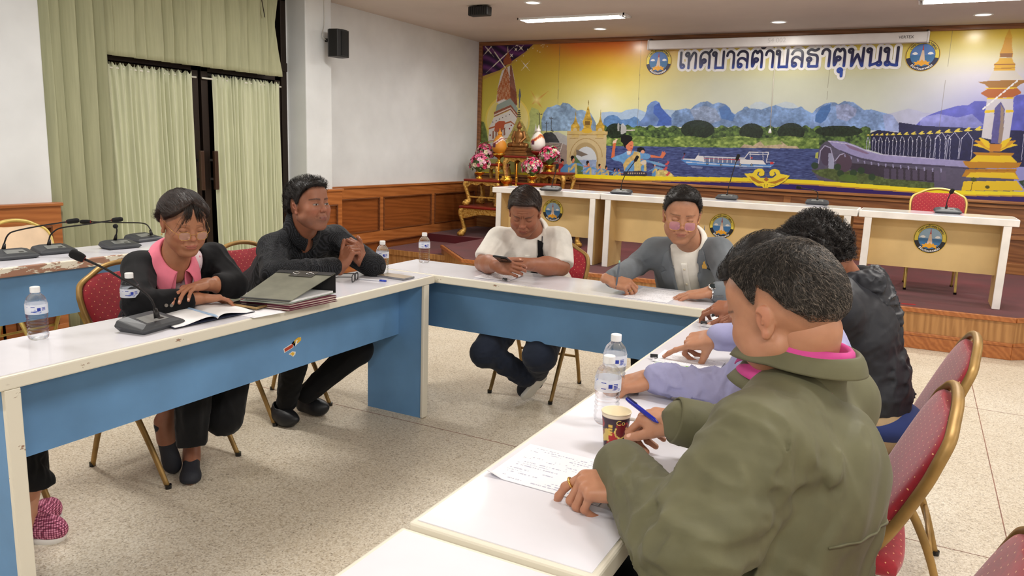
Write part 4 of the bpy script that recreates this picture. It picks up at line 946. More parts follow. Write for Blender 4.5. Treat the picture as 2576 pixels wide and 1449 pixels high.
    for x,y in ((630,35),(655,102),(590,115),(540,195),(455,255),(770,60),(790,62),(830,80),(815,25),(755,70),(708,135),(740,150),(778,88)): ell('a',(x,y),(6,6),(255,244,210),.9)
    # gate
    GA=(204,184,140); GD=(168,140,88); GG=(196,160,64)
    poly('b',[(160,650),(760,650),(745,1300),(150,1300)],GA,1,tf*.06); poly('b',[(160,600),(240,600),(360,600),(580,600),(700,600),(775,610),(775,660),(160,660)],(206,180,120),1,tf*.2)
    ell('b',(440,1010),(190,235),(178,156,112)); poly('b',[(250,1010),(635,1010),(620,1300),(250,1300)],(178,156,112)); ell('b',(450,1040),(160,200),(206,214,222)); poly('b',[(290,1040),(605,1040),(595,1300),(290,1300)],(150,170,206),1,tf*.4)
    poly('b',[(300,880),(480,960),(380,990),(300,960)],(120,110,100)); poly('b',[(270,960),(400,1120),(400,1300),(250,1300)],(96,120,80),1,tf*.5)
    a_=np.linspace(PI,0,24); line('b',[(450+245*math.cos(q),1000-285*math.sin(q)) for q in a_],1.6,GD)
    for x0,x1,y0 in ((390,545,400),):
        poly('b',[(485,115),(495,170),(485,230),(478,170)],(150,130,70)); poly('b',[(480,210),(495,260),(520,380),(545,460),(520,540),(540,600),(390,600),(415,540),(395,460),(430,380),(465,260)],GG,1,tf*.9)
        poly('b',[(430,450),(510,450),(505,510),(435,510)],(120,92,44)); ell('b',(462,600),(82,36),(214,176,60)); 
    for cx in (290,668):
        poly('b',[(cx+4,270),(cx+10,350),(cx+4,400),(cx-4,350)],(150,130,70)); poly('b',[(cx,370),(cx+26,470),(cx+60,520),(cx+60,600),(cx-70,600),(cx-70,520),(cx-30,470)],GG,1,tf*.8); ell('b',(cx-6,590),(30,36),GA); poly('b',[(cx-60,600),(cx+50,600),(cx+50,700),(cx-60,700)],(204,178,112),1,tf*.1)
    line('b',[(165,655),(330,655),(330,660),(600,660),(770,655)],2.2,GD); line('b',[(205,712),(325,712)],2,GD); line('b',[(590,715),(710,715)],2,GD)
    # dancers
    def dancer(k,x,y,s,flip=1,full=True):
        q=lambda P:[(x+a*s*flip,y+b*s) for a,b in P]
        poly(k,q([(-60,60),(-10,10),(60,0),(110,30),(100,130),(110,300),(-70,300),(-60,160)]),(98,152,206),1,tf*.35)
        poly(k,q([(90,10),(170,20),(260,60),(300,80),(290,100),(180,80),(95,60)]),(98,152,206)); poly(k,q([(280,72),(380,95),(400,85),(430,60),(425,100),(380,125),(285,100)]),(214,122,84))
        poly(k,q([(-60,50),(-120,90),(-190,130),(-180,150),(-60,110)]),(98,152,206)); 
        poly(k,q([(-65,180),(-20,100),(50,30),(100,40),(40,120),(-40,210)]),(206,178,116),1,tf*.4); poly(k,q([(60,20),(110,25),(125,290),(60,290)]),(206,188,120),1,tf*.3)
        poly(k,q([(-8,-25),(40,-25),(44,12),(0,18)]),(196,112,82)); ell(k,q([(26,-62)])[0],(34*s,48*s),(226,150,116)); 
        poly(k,q([(-30,-80),(-45,-130),(-20,-165),(20,-172),(45,-150),(40,-110),(14,-90),(0,-60),(-6,-20),(-24,-40)]),(22,20,26)); line(k,q([(34,-44),(48,-44)]),1.1,(190,50,50))
    dancer('b',240,1080,.62); dancer('b',470,1140,.52); dancer('b',650,1170,.42); dancer('b',752,1190,.38); dancer('b',878,1215,.32); dancer('b',940,1215,.30)
    poly('b',[(0,1100),(90,1090),(120,1160),(60,1250),(0,1250)],(190,60,64),1,tf*.6); ell('b',(36,1020),(22,36),(26,22,28)); ell('b',(85,1050),(26,28),(26,22,28)); ell('b',(95,1080),(18,22),(206,120,96)); poly('b',[(60,1180),(140,1100),(180,1110),(170,1250),(60,1250)],(98,152,206))
    # following dancers' arms at right, then the big dancer
    for x,y,c in ((1290,1030,.62),(1480,1150,.45),(1560,1210,.34)): dancer('b',x,y,c)
    poly('b',[(1500,1280),(1540,1200),(1640,1180),(1740,1240),(1790,1290),(1500,1300)],(206,188,120),1,tf)
    for P in ([(1400,1050),(1560,1080),(1660,1120),(1640,1140),(1480,1110)],[(1480,1130),(1600,1160),(1660,1190),(1640,1200),(1500,1170)]): poly('b',P,(120,170,214))
    for x,y in ((1680,1080),(1650,1160),(1690,1240)): poly('b',[(x-40,y+30),(x,y),(x+8,y-30),(x+20,y-10),(x+36,y-30),(x+30,y+10),(x,y+44)],(206,84,84))
    poly('b',[(830,1000),(850,860),(860,780),(905,770),(890,880),(880,990),(870,1020),(830,1010)],(214,112,72)); poly('b',[(850,790),(860,750),(890,740),(905,720),(930,725),(915,745),(905,780)],(236,204,180))
    poly('b',[(835,1015),(890,985),(1000,950),(1050,920),(1160,900),(1250,910),(1260,1210),(1030,1220),(1010,1100),(980,1070),(860,1040)],(104,158,212),1,tf*.35)
    poly('b',[(1250,920),(1400,950),(1440,975),(1400,1025),(1250,1025)],(104,158,212),1,tf*.3); poly('b',[(1425,960),(1570,990),(1590,960),(1605,900),(1620,930),(1640,900),(1645,930),(1668,930),(1640,980),(1610,1015),(1430,1005)],(222,122,84))
    poly('b',[(1010,1110),(1060,1030),(1160,960),(1180,910),(1250,920),(1230,1010),(1140,1060),(1060,1150),(1030,1210)],(208,178,112),1,tf*.4); poly('b',[(1180,1080),(1230,920),(1270,930),(1285,1240),(1180,1230)],(214,196,130),1,tf*.3)
    poly('b',[(1015,1215),(1290,1205),(1380,1240),(1370,1290),(1010,1290)],(62,58,74),1,tf*.8)
    for k in range(8): ell('b',(1090+k*34,1244),(9,12),(200,176,140))
    poly('b',[(1060,840),(1080,900),(1100,930),(1060,950),(1110,970),(1150,900),(1120,880)],(214,122,90)); poly('b',[(1090,770),(1130,745),(1165,765),(1168,830),(1150,880),(1110,905),(1060,870),(1050,820)],(226,132,96)); line('b',[(1128,872),(1150,868)],1.4,(190,40,40)); line('b',[(1118,815),(1140,818)],1.2,(60,30,30))
    poly('b',[(975,760),(975,700),(1020,665),(1080,660),(1140,680),(1155,720),(1140,750),(1100,775),(1080,800),(1050,830),(1056,860),(1030,850),(1005,790)],(20,18,24)); poly('b',[(1062,905),(1130,905),(1120,960),(1080,960)],(226,222,216))
    poly('b',[(1220,910),(1230,860),(1280,840),(1330,860),(1350,900),(1340,930),(1320,890),(1280,900),(1270,925)],(22,20,26)); ell('b',(1310,918),(30,26),(222,160,132)); ell('b',(1325,1080),(44,34),(220,208,190))
    # boat
    poly('c',[(65,955),(130,955),(260,965),(400,990),(900,1020),(1250,1025),(1380,1020),(1330,1065),(900,1058),(400,1040),(180,1030)],(86,144,214)); line('c',[(150,990),(900,1045),(1330,1052)],1.6,(230,236,244))
    poly('c',[(65,950),(130,938),(270,945),(300,900),(390,905),(400,990),(260,968)],(232,232,236)); poly('c',[(400,930),(900,945),(900,1015),(400,985)],(110,124,160))
    for k in range(8): poly('c',[(405+k*62,930),(414+k*62,930),(414+k*62,990+k*3),(405+k*62,990+k*3)],(236,236,240))
    poly('c',[(400,905),(960,925),(960,945),(400,925)],(216,220,230)); line('c',[(395,938),(960,962),(1220,968)],1.4,(196,60,70)); poly('c',[(900,950),(1220,965),(1265,1025),(900,1015)],(236,234,236))
    line('c',[(960,940),(1030,850),(1300,855),(1270,980)],1.8,(236,236,240)); line('c',[(1030,880),(1300,885)],1.4,(226,228,236)); line('c',[(1040,850),(1045,950)],1.4,(232,232,236)); line('c',[(1220,860),(1225,960)],1.2,(230,230,236)); line('c',[(1270,990),(1380,992)],1.4,(230,230,236)); poly('c',[(1320,990),(1370,990),(1368,1020),(1325,1020)],(206,60,64)); poly('c',[(1050,920),(1075,920),(1075,945),(1050,945)],(206,90,80))
    for x in (440,635,903,1062): ell('c',(x,1012 if x<500 else 1030),(17,17),(24,26,34)); ell('c',(x,1012 if x<500 else 1030),(8,8),(200,206,214))
    line('c',[(90,955),(130,880)],1.,(180,60,70)); ell('c',(118,872),(14,14),(40,20,40)); line('c',[(324,860),(324,900)],1,(220,220,226))
    poly('c',[(200,1040),(380,1060),(370,1085),(230,1070)],(150,160,196),.7); poly('c',[(880,1065),(1240,1068),(1200,1085),(900,1085)],(150,160,196),.6)
    # bridge
    poly('d',[(-30,820),(160,820),(240,760),(420,760),(560,800),(900,960),(1783,1030),(1783,1449),(-30,1449)],(70,74,110),.0)
    poly('d',[(160,830),(190,760),(260,700),(500,700),(700,760),(900,860),(1100,900),(2100,960),(2900,1010),(2900,1449),(180,1260),(60,1100),(150,1000)],(86,80,104),.96,tf*.2)
    poly('d',[(60,1110),(300,1080),(560,1100),(900,1160),(1200,1220),(1783,1280),(1783,1400),(1000,1330),(420,1260),(180,1190)],(82,96,56),1,tf*1.0)
    poly('d',[(500,1000),(760,1010),(1783,1110),(1783,1270),(1180,1230),(820,1150),(560,1080)],(58,50,66),1,tf*.2)
    for k in range(9): x=1080+k*100; poly('d',[(x,1080+k*4),(x+70,1085+k*4),(x+70,1230+k*4),(x,1225+k*4)],(100,90,120),.55)
    ell('d',(270,900),(78,140),(76,64,88)); poly('d',[(300,860),(350,870),(380,1000),(370,1090),(300,1080)],(176,182,214),.8); ell('d',(520,1000),(110,130),(84,66,84)); line('d',[(160,1010),(190,830),(250,760),(330,790),(380,980)],2.2,(176,172,206)); line('d',[(400,970),(460,890),(520,870)],2.2,(176,172,206))
    poly('d',[(120,860),(160,850),(150,940),(115,935)],(210,214,80),.8)
    poly('d',[(290,690),(520,700),(700,760),(850,830),(1040,880),(1783,940),(2900,1030),(2900,1110),(1783,1030),(1040,985),(760,930),(520,860),(380,780)],(154,148,196),1,tf*.15)
    poly('d',[(520,730),(700,790),(880,870),(840,880),(600,800)],(128,100,130),.8)
    line('d',[(470,830),(760,950),(1040,1000),(1783,1045),(2900,1130)],2.4,(62,56,84)); line('d',[(300,700),(600,740),(850,835),(1040,885),(1783,945)],1.6,(206,202,230))
    for k in range(14): x=520+k*88+k*k*1.2; y=np.interp(x,[520,760,1040,1783,2900],[880,965,1010,1075,1150]); poly('d',[(x,y),(x+22,y+2),(x+22,y+42+k),(x+8,y+40+k)],(150,146,186))
    for k in range(11): x=840+k*78+k*k*3.2; yt=np.interp(x,[840,1300,1783,2900],[650,640,620,560]); yb=np.interp(x,[840,1040,1783,2900],[820,890,945,1040]); w_=26+k*3.2; line('d',[(x-8,yb),(x,yt+40),(x+w_*.5,yt-6),(x+w_,yt+10),(x+w_+14,yt+60),(x+w_,yb)],1.2,(176,176,206)); ell('d',(x,yt+45),(7,7),(236,236,246)); ell('d',(x+w_+14,yt+60),(7,7),(236,236,246))
    for k in range(3):
        x=10+k*110; line('e',[(x-20,1110),(x+5,935),(x+55,885),(x+100,950),(x+80,1110)],1.4,(176,176,206)); ell('e',(x+6,935),(5,5),(236,236,246))
    line('e',[(740,1120),(762,900)],1.4,(176,176,206))
    for k in range(18):
        x=860+k*(52+k*3.4); y=np.interp(x,[860,1200,1783,2400,3000],[608,598,572,520,470]); s_=10+k*1.2; poly('d',[(x-s_*2,y+s_*.8),(x-s_,y-s_*.2),(x+s_*.6,y-s_*1.2),(x+s_*1.6,y-s_*.9),(x+s_*.8,y+s_*.2),(x+s_*3,y+s_*.6),(x,y+s_*1.1)],(222,202,84))
    for x,y in ((430,1060),(470,1150),(910,1200),(110,1040),(650,1140),(760,1110)): ell('d',(x,y),(50,48),(44,66,44),.9)
    for x,y in ((620,1220),(540,1210)): ell('d',(x,y),(90,50),(84,110,52),.8)
    # right tower
    Y1=(232,196,40); Y2=(186,128,34); WH=(206,202,214)
    poly('e',[(638,5),(664,85),(600,85)],(226,176,60)); poly('e',[(602,85),(660,85),(660,160),(668,215),(664,250),(556,250),(556,215),(580,160)],(222,166,52)); poly('e',[(556,215),(668,215),(658,250),(562,250)],(150,96,40))
    poly('e',[(556,255),(660,255),(670,285),(688,305),(684,362),(506,362),(510,305),(540,285)],(226,176,50)); line('e',[(512,312),(686,308)],2.4,(150,90,40)); line('e',[(506,345),(684,340)],1.6,(170,110,40)); poly('e',[(500,364),(690,360),(720,400),(760,440),(460,445)],(218,212,206))
    poly('e',[(370,460),(480,448),(760,442),(800,450),(730,480),(690,512),(470,515),(430,480)],(160,112,50)); poly('e',[(470,508),(700,505),(740,548),(730,560),(660,590),(460,595),(400,560),(396,552)],(176,96,44)); line('e',[(440,515),(700,510)],2.6,Y1); line('e',[(450,600),(672,596)],3,Y1)
    poly('e',[(446,605),(672,600),(668,720),(640,930),(620,975),(400,930),(430,720)],WH,1,tf*.04); poly('e',[(480,975),(515,680),(565,625),(600,690),(588,850),(568,985)],(90,86,150),1,tf*.2); poly('e',[(540,975),(560,800),(565,650),(590,690),(588,850),(568,985)],(150,130,120))
    for P in ([(430,700),(510,695),(512,718),(424,722)],[(606,695),(672,695),(675,715),(606,720)]): poly('e',P,Y1)
    for s_ in (-1,1):
        cx=518
        for a_,b_ in (((40,1050),(190,995)),((30,1045),(178,960)),((20,1040),(140,935))):
            x0,y0=a_;x1,y1=b_; poly('e',[(cx+s_*x0,y0),(cx+s_*(x0+60),y0-30),(cx+s_*x1,y1),(cx+s_*(x1-10),y1-6),(cx+s_*(x0+40),y0-80),(cx+s_*x0,y0-20)],Y1 if b_[0]!=178 else (206,150,40))
    poly('e',[(470,985),(575,985),(560,1050),(470,1050)],(196,130,50)); poly('e',[(326,1055),(680,1060),(670,1078),(640,1095),(700,1145),(740,1140),(720,1180),(690,1190),(300,1190),(262,1165),(240,1128),(300,1130),(360,1080)],Y2); poly('e',[(360,1080),(650,1085),(705,1142),(300,1135)],Y1)
    poly('e',[(270,1200),(700,1195),(690,1225),(720,1285),(235,1260)],Y2); poly('e',[(310,1225),(680,1228),(720,1282),(270,1265)],Y1); poly('e',[(250,1300),(700,1298),(762,1380),(230,1380)],Y1); line('e',[(236,1392),(762,1396)],2,(60,60,60)); line('e',[(270,1212),(700,1210)],1.4,(150,96,40))
    line('e',[(310,1380),(330,1290)],1.4,(70,60,30)); ell('e',(335,1285),(26,18),(70,80,40),.9); ell('e',(452,1350),(20,14),(60,60,30),.9); poly('e',[(712,1300),(762,1290),(762,1360)],(50,70,50))
    # torn silver tape across the tower
    for k in range(9): x=405+k*34; y=690-k*28; poly('e',[(x,y),(x+26,y-26),(x+36,y-24),(x+30,y-8),(x+8,y+6)],(236,236,240)); 
    # bottom band: yellow, gold, purple (follows the wavy print)
    yb=np.interp(U,[1208,1415,1600,1900,2040,2304,2420,2576,2800],[432,437,443,447,453,472.7,480,482,484]); d=V-yb
    i=np.where((d>0)&(d<9.5))[0]; put(i,(244,224,44)); i=np.where((d>=9.5)&(d<13))[0]; put(i,(196,150,60)); i=np.where(d>=13)[0]; put(i,np.array((52,30,104))); i=np.where((d>=13))[0]; g=np.exp(-((U[i]-1930)/60)**2)*.6; put(i,(30,60,150),g)
    # gold lotus ornament
    LO=[(960,1152),(1080,1145),(1110,1100),(1160,1082),(1220,1090),(1245,1130),(1235,1175),(1190,1190),(1160,1170),(1165,1140),(1190,1125),(1150,1130),(1140,1170),(1180,1210),(1250,1230),(1310,1230),(1370,1205),(1410,1170),(1395,1135),(1370,1125),(1390,1160),(1360,1190),(1320,1180),(1310,1130),(1340,1095),(1400,1085),(1450,1110),(1465,1155),(1600,1180),(1540,1250),(1440,1310),(1360,1340),(1300,1345),(1270,1372),(1240,1372),(1210,1330),(1140,1325),(1060,1260),(1010,1210)]
    poly('c',[(a+4,b+6) for a,b in LO],(60,40,30)); i=poly('c',LO,(246,220,60)); 
    for P in ([(1020,1180),(1090,1200),(1160,1250),(1250,1275),(1160,1290),(1080,1250)],[(1560,1200),(1480,1220),(1400,1255),(1290,1275),(1390,1295),(1490,1255)]): poly('c',P,(176,112,40),.85)
    poly('c',[(1270,1195),(1305,1240),(1270,1262),(1230,1240)],(176,106,44)); line('c',[(1240,1300),(1250,1360)],1.2,(90,60,20)); line('c',[(1285,1300),(1275,1360)],1.2,(90,60,20)); line('c',[(1140,1320),(1200,1310)],1,(90,60,20)); line('c',[(1330,1325),(1400,1310)],1,(90,60,20))
    # sheet joins
    for x0,y0,x1,y1 in ((1409,98,1403,262),(1614,92,1602,345),(2095,80,2080,250),(2398,66,2360,335)): line('f',[(x0,y0),(x1,y1)],1.0,(120,112,96),.6)
    return np.clip(C,0,255)
# ---------------------------------------------------------------- banner, lettering, crests, screen case
def vcol_mat(name,rough=.3,spec=.5,coat=0):
    t=NT(name); a=t.node('ShaderNodeVertexColor',layer_name='Col'); n=t.noise(t.coords((1,1,1)),6,3); v=t.ramp(n,[(.3,(250,250,250)),(.7,(255,255,255))]); t.link(t.mix(1.,a.outputs['Color'],v,'MULTIPLY'),t.b.inputs['Base Color']); t.b.inputs['Roughness'].default_value=rough; t.b.inputs['Specular IOR Level'].default_value=spec; t.b.inputs['Coat Weight'].default_value=coat; return t.m
BX0,BX1,BZ0,BZ1=XW+.05,2.4,1.045,2.722; BY=YB-.008
def make_banner():
    nx=int((BX1-BX0)/.0046); nz=int((BZ1-BZ0)/.0046); X,Z=np.meshgrid(np.linspace(BX0,BX1,nx),np.linspace(BZ0,BZ1,nz)); X=X.ravel();Z=Z.ravel(); V=np.stack([X,np.full_like(X,BY),Z],1)
    d=V-CC; dz=d@CF; U_=1288+FPX*(d@CR)/dz; V_=724.5-FPX*(d@CU)/dz
    C=lin(banner_colors(U_,V_))*.84; i,j=np.meshgrid(np.arange(nx-1),np.arange(nz-1)); a=(j*nx+i).ravel(); Fq=np.stack([a,a+1,a+nx+1,a+nx],1)
    me=mesh_np('banner',V,Fq,C,smooth=False); return me
bn=link('banner',make_banner(),vcol_mat('printed_vinyl',.24,.4)); tag(bn,'wide printed banner of stupas, river, boat and mountains above the stage wall','banner')
# frame round the banner
b=MB(); b.box(XW,XR_,YB-.04,YB+.02,2.718,CEIL); b.box(XW,XW+.05,YB-.04,YB+.02,1.04,2.72); struct(b.build('trim_2',m_woodx,bevel=.006))
def put_text(txt,p0,p1,y,mat,parent,name,rad=0,zofs=0,K=20,hscale=None):
    V,Fc=text_mesh(txt,1.0); w_=V[:,0].max()-V[:,0].min(); s_=(p1[0]-p0[0])/w_; b=MB()
    for k in range(K if rad else 1):
        a=2*PI*k/K; dx,dz=(rad*math.cos(a),rad*math.sin(a)) if rad else (0,0)
        b.add([(p0[0]+(x-V[:,0].min())*s_+dx,y-.00001*k,p0[2]+zz*(hscale or s_)+dz+(p1[2]-p0[2])*(x-V[:,0].min())/w_) for x,zz,_ in V],Fc)
    return b.build(name,mat,parent)
t=NT('navy_print'); sx=t.node('ShaderNodeSeparateXYZ'); tc=t.node('ShaderNodeTexCoord'); t.link(tc.outputs['Object'],sx.inputs[0]); mr=t.node('ShaderNodeMapRange'); mr.inputs[1].default_value=2.37; mr.inputs[2].default_value=2.56; t.link(sx.outputs[2],mr.inputs[0]); t.link(t.ramp(mr.outputs[0],[(0,(30,70,170)),(.35,(26,30,90)),(1,(20,18,48))]),t.b.inputs['Base Color']); t.b.inputs['Roughness'].default_value=.3; m_navyp=t.m
THAI=dict(e=(.42,[[(.12,1),(.12,.3),(.13,.15)]],[(.24,.13)]),th=(.86,[[(.22,.87),(.22,0)],[(.22,.40),(.36,.72),(.50,.97),(.62,.93),(.66,.75),(.66,0)]],[(.12,.87)]),
 so=(.86,[[(.26,.36),(.14,.05),(.10,.5),(.13,.8),(.26,.96),(.4,1.),(.55,.95),(.65,.8),(.67,.5),(.67,0)],[(.58,.90),(.68,1.0),(.78,1.12)]],[(.33,.44)]),b=(.86,[[(.22,.87),(.22,.06),(.22,0),(.3,0),(.6,0),(.68,0),(.68,.08),(.68,1)]],[(.12,.87)]),
 a=(.62,[[(.05,.74),(.10,.92),(.25,1.),(.40,.92),(.46,.74),(.46,0)]],[]),l=(.86,[[(.08,.76),(.18,.94),(.38,1.),(.58,.93),(.67,.72),(.67,0)],[(.13,.16),(.11,.36),(.18,.52),(.34,.58),(.5,.52),(.67,.36)]],[(.23,.12)]),
 t=(.86,[[(.26,.36),(.14,.05),(.10,.5),(.12,.82),(.22,.98),(.31,.97),(.39,.86),(.47,.97),(.56,.98),(.65,.82),(.67,.5),(.67,0)]],[(.33,.44)]),am=(.62,[[(.05,.74),(.10,.92),(.25,1.),(.40,.92),(.46,.74),(.46,0)]],[(-.14,1.27)]),
 dh=(.86,[[(.68,1.02),(.5,.94),(.28,1.),(.12,.90),(.14,.76),(.34,.70),(.56,.66),(.66,.5),(.67,.1),(.67,0),(.55,0),(.3,0),(.2,0),(.2,.1),(.2,.3)]],[(.2,.42)]),u=(0,[[(-.30,-.26),(-.28,-.40),(-.28,-.60)]],[(-.38,-.26)]),
 ph=(.98,[[(.22,.87),(.21,.1),(.22,0),(.28,.14),(.46,.60),(.52,.60),(.70,.14),(.77,0),(.78,.1),(.79,1)]],[(.12,.87)]),n=(.90,[[(.22,.87),(.22,0)],[(.22,.02),(.36,.06),(.58,.14)],[(.70,1),(.70,.2)]],[(.12,.87),(.68,.11)]),m=(.90,[[(.22,.87),(.22,.2)],[(.30,.08),(.5,.02),(.70,0),(.70,.1),(.70,1)]],[(.12,.87),(.21,.11)]))
def thai_sign(seq,x0,x1,z0,H,y,wd,mat,parent,name):
    tot=sum(THAI[g][0] for g in seq)-.2; sx_=(x1-x0)/tot; b=MB(); x=0; k=0
    def dsc(cx,cz,r):
        nonlocal k; k+=1; disc(b,r,y-1e-6*k,14,cx,cz)
    for g in seq:
        adv,strokes,loops=THAI[g]; Q=[smooth_path([(p[0],p[1],0) for p in s_],5) for s_ in strokes]+[[(c[0]+.105*math.cos(a),c[1]+.105*math.sin(a),0) for a in np.linspace(0,2*PI,17)] for c in loops]
        for P in Q:
            W_=[(x0+(x+p[0])*sx_,z0+p[1]*H) for p in P]
            for p in W_: dsc(p[0],p[1],wd/2)
            for p,q in zip(W_[:-1],W_[1:]):
                d=np.array(q)-p; L_=np.linalg.norm(d)
                if L_<1e-6: continue
                n_=np.array((-d[1],d[0]))/L_*wd/2; k+=1; b.add([(v[0],y-1e-6*k,v[1]) for v in (p+n_,p-n_,q-n_,q+n_)],[(0,1,2,3)])
        x+=adv
    return b.build(name,mat,parent)
q0=at(1707,173,'y',BY); q1=at(2255,165,'y',BY); SEQ=['e','th','so','b','a','l','t','am','b','l','dh','a','t','u','ph','n','m']; z0=at(1980,168,'y',BY)[2]
thai_sign(SEQ,q0[0],q1[0],z0,.178,BY-.002,.082,M('white_print',(240,240,242),.3),bn,'lettering_outline')
thai_sign(SEQ,q0[0],q1[0],z0,.178,BY-.006,.028,m_navyp,bn,'lettering')
for u,v in ((1657,155),(2321,139)):
    p=at(u,v,'y',BY); place_emblem(.162,(p[0],BY-.003,p[2]),bn,'navy','crest','skyb')
# projector screen case
p0=at(1632,113,'y',YB-.10); p1=at(2336,86,'y',YB-.10); cx=(p0[0]+p1[0])/2; L=p1[0]-p0[0]; cz=2.655
sc_=thing('projector_screen_case','long white roll-up screen case along the top of the banner','projector screen',(cx,YB-.075,cz))
MB().box(-L/2,L/2,-.045,.045,-.052,.052).build('case',M('case_white',(226,224,226),.35),sc_,bevel=.012)
for sx_ in (-1,1): MB().box(sx_*L/2-.012,sx_*L/2+.012,-.05,.05,-.058,.058).build('end_cap',M('end_cap_white',(214,212,214),.4),sc_,bevel=.01); 
for sx_ in (-1,1): MB().box(sx_*(L/2-.01)-.012,sx_*(L/2-.01)+.012,.0,.07,.05,.075).build('bracket',m_dark,sc_)
tx=put_text('VERTEX',(L/2-.27,0,-.012),(L/2-.13,0,-.012),-.0465,M('logo_black',(24,24,28),.4),sc_,'brand_writing')
put_text('54 002',(-.10,0,-.015),(.09,0,-.015),-.0465,M('faint_stencil',(196,194,196),.5),sc_,'faint_writing')
a=at(1952,118,'y',YB-.10); b_=at(1937,330,'y',YB-.10)
cord=thing('pull_cord','thin pull cord hanging from the screen case across the banner','cord',(a[0],YB-.10,a[2]))
MB().tube([(0,0,0),((b_-a)[0]*.5,0,(b_-a)[2]*.5),((b_-a)[0],0,(b_-a)[2])],.0035,6).build('string',M('cord_grey',(206,200,190),.6),cord,smooth=True)
MB().lathe([(.004,.03),(.016,.0),(.02,-.02),(.004,-.026)],12,c=tuple(b_-a)).build('pull_weight',M('pull_weight_white',(230,230,230),.4),cord,smooth=True)
# ---------------------------------------------------------------- altar
t=NT('carved_gilt'); v=t.coords((1,1,1)); vo=t.node('ShaderNodeTexVoronoi',feature='SMOOTH_F1'); vo.inputs['Scale'].default_value=46; t.link(v,vo.inputs['Vector']); n=t.noise(v,60,4,.6,1.5)
m=t.mix(.5,vo.outputs['Distance'],n); t.link(t.ramp(m,[(.22,(112,56,24)),(.36,(196,146,60)),(.6,(214,176,96))]),t.b.inputs['Base Color']); t.b.inputs['Metallic'].default_value=.55; t.b.inputs['Roughness'].default_value=.32; t.bump(m,.9,.012); m_gilt=t.m
m_lacq=M('red_lacquer',(122,34,22),.3,var=.08,vs=6); m_brass=M('polished_brass',(226,170,60),.18,.9,var=.05); m_bronze=M('bronze_statue',(140,96,52),.38,.6,var=.12,vs=12)
def altar_table(lab,x0,x1,y0,y1,ztop,h,apron=.10,stretch=False):
    w_=x1-x0; d=y1-y0; o=thing('altar_table',lab,'altar table',((x0+x1)/2,(y0+y1)/2,ztop-h),0,'red and gold altar tables')
    MB().box(-w_/2-.02,w_/2+.02,-d/2-.02,d/2+.02,h-.028,h).build('tabletop',m_lacq,o,bevel=.008); 
    b=MB()
    def scal(L,y,ax):
        n=24; up=h-.028; P=[]
        for k in range(n+1):
            t_=k/n; s_=abs(2*t_-1); z=up-apron*(.45+.55*s_**2)-.012*math.cos(t_*PI*6); P.append((-L/2+L*t_,z))
        poly=[(-L/2,up)]+P+[(L/2,up)]
        if ax==1: b.prism(poly,y-.008,y+.008,1)
        else: b.prism([(a,c) for a,c in poly],y-.008,y+.008,0)
    scal(w_-.02,-d/2+.01,1); scal(w_-.02,d/2-.01,1); scal(d-.02,-w_/2+.01,0); scal(d-.02,w_/2-.01,0)
    b.box(-w_/2,w_/2,-d/2-.002,d/2+.002,h-.045,h-.028)
    b.build('carved_apron',m_gilt,o,bevel=.003)
    for sx in (-1,1):
        for sy in (-1,1):
            r=min(.035,h*.11); P=smooth_path([(sx*(w_/2-.02),sy*(d/2-.02),h-.04),(sx*(w_/2+.005),sy*(d/2+.005),h*.78),(sx*(w_/2-.02),sy*(d/2-.02),h*.45),(sx*(w_/2-.035),sy*(d/2-.035),h*.2),(sx*(w_/2-.005),sy*(d/2-.005),r*.9)],5)
            b=MB(); nP=len(P); b.tube(P,[r*(1.15-.45*math.sin(PI*min(1,k/(nP-1)*1.1))) for k in range(nP)],8,sq=.9); lg=b.build('leg',m_gilt,o,smooth=True)
            b=MB(); b.lathe([(r*1.0,0),(r*1.35,r*.5),(r*1.2,r*1.2),(r*.7,r*1.6)],10,c=(sx*(w_/2-.005),sy*(d/2-.005),0)); b.build('claw_foot',m_gilt,lg,smooth=True)
    if stretch: MB().box(-w_/2+.03,w_/2-.03,-d/2+.015,-d/2+.035,h*.30,h*.30+.02).build('stretcher',m_gilt,o,bevel=.004)
    return o
altar_table('big low red and gold altar table carrying the whole altar',-4.93,-3.35,8.06,9.1,.68,.37,.12)
altar_table('gilt altar table at the left of the altar, under the lower left flowers',-4.93,-4.47,8.16,8.56,1.005,.325,.07,True)
altar_table('gilt altar table half hidden behind the stage desk, brass bowl on it',-4.43,-4.02,8.10,8.28,.945,.265,.06,True)
altar_table('small gilt altar table under the orange egg ornament',-5.0,-4.745,8.62,8.92,1.19,.51,.07)
altar_table('gilt altar table under the bronze statue',-4.70,-4.34,8.74,9.06,1.30,.62,.08)
altar_table('gilt altar table right of centre, under the lower right flowers',-4.36,-3.88,8.34,8.60,.985,.305,.05)
altar_table('gilt altar table at the right end, under the upper right flowers',-4.24,-3.84,8.66,8.96,1.118,.438,.08)
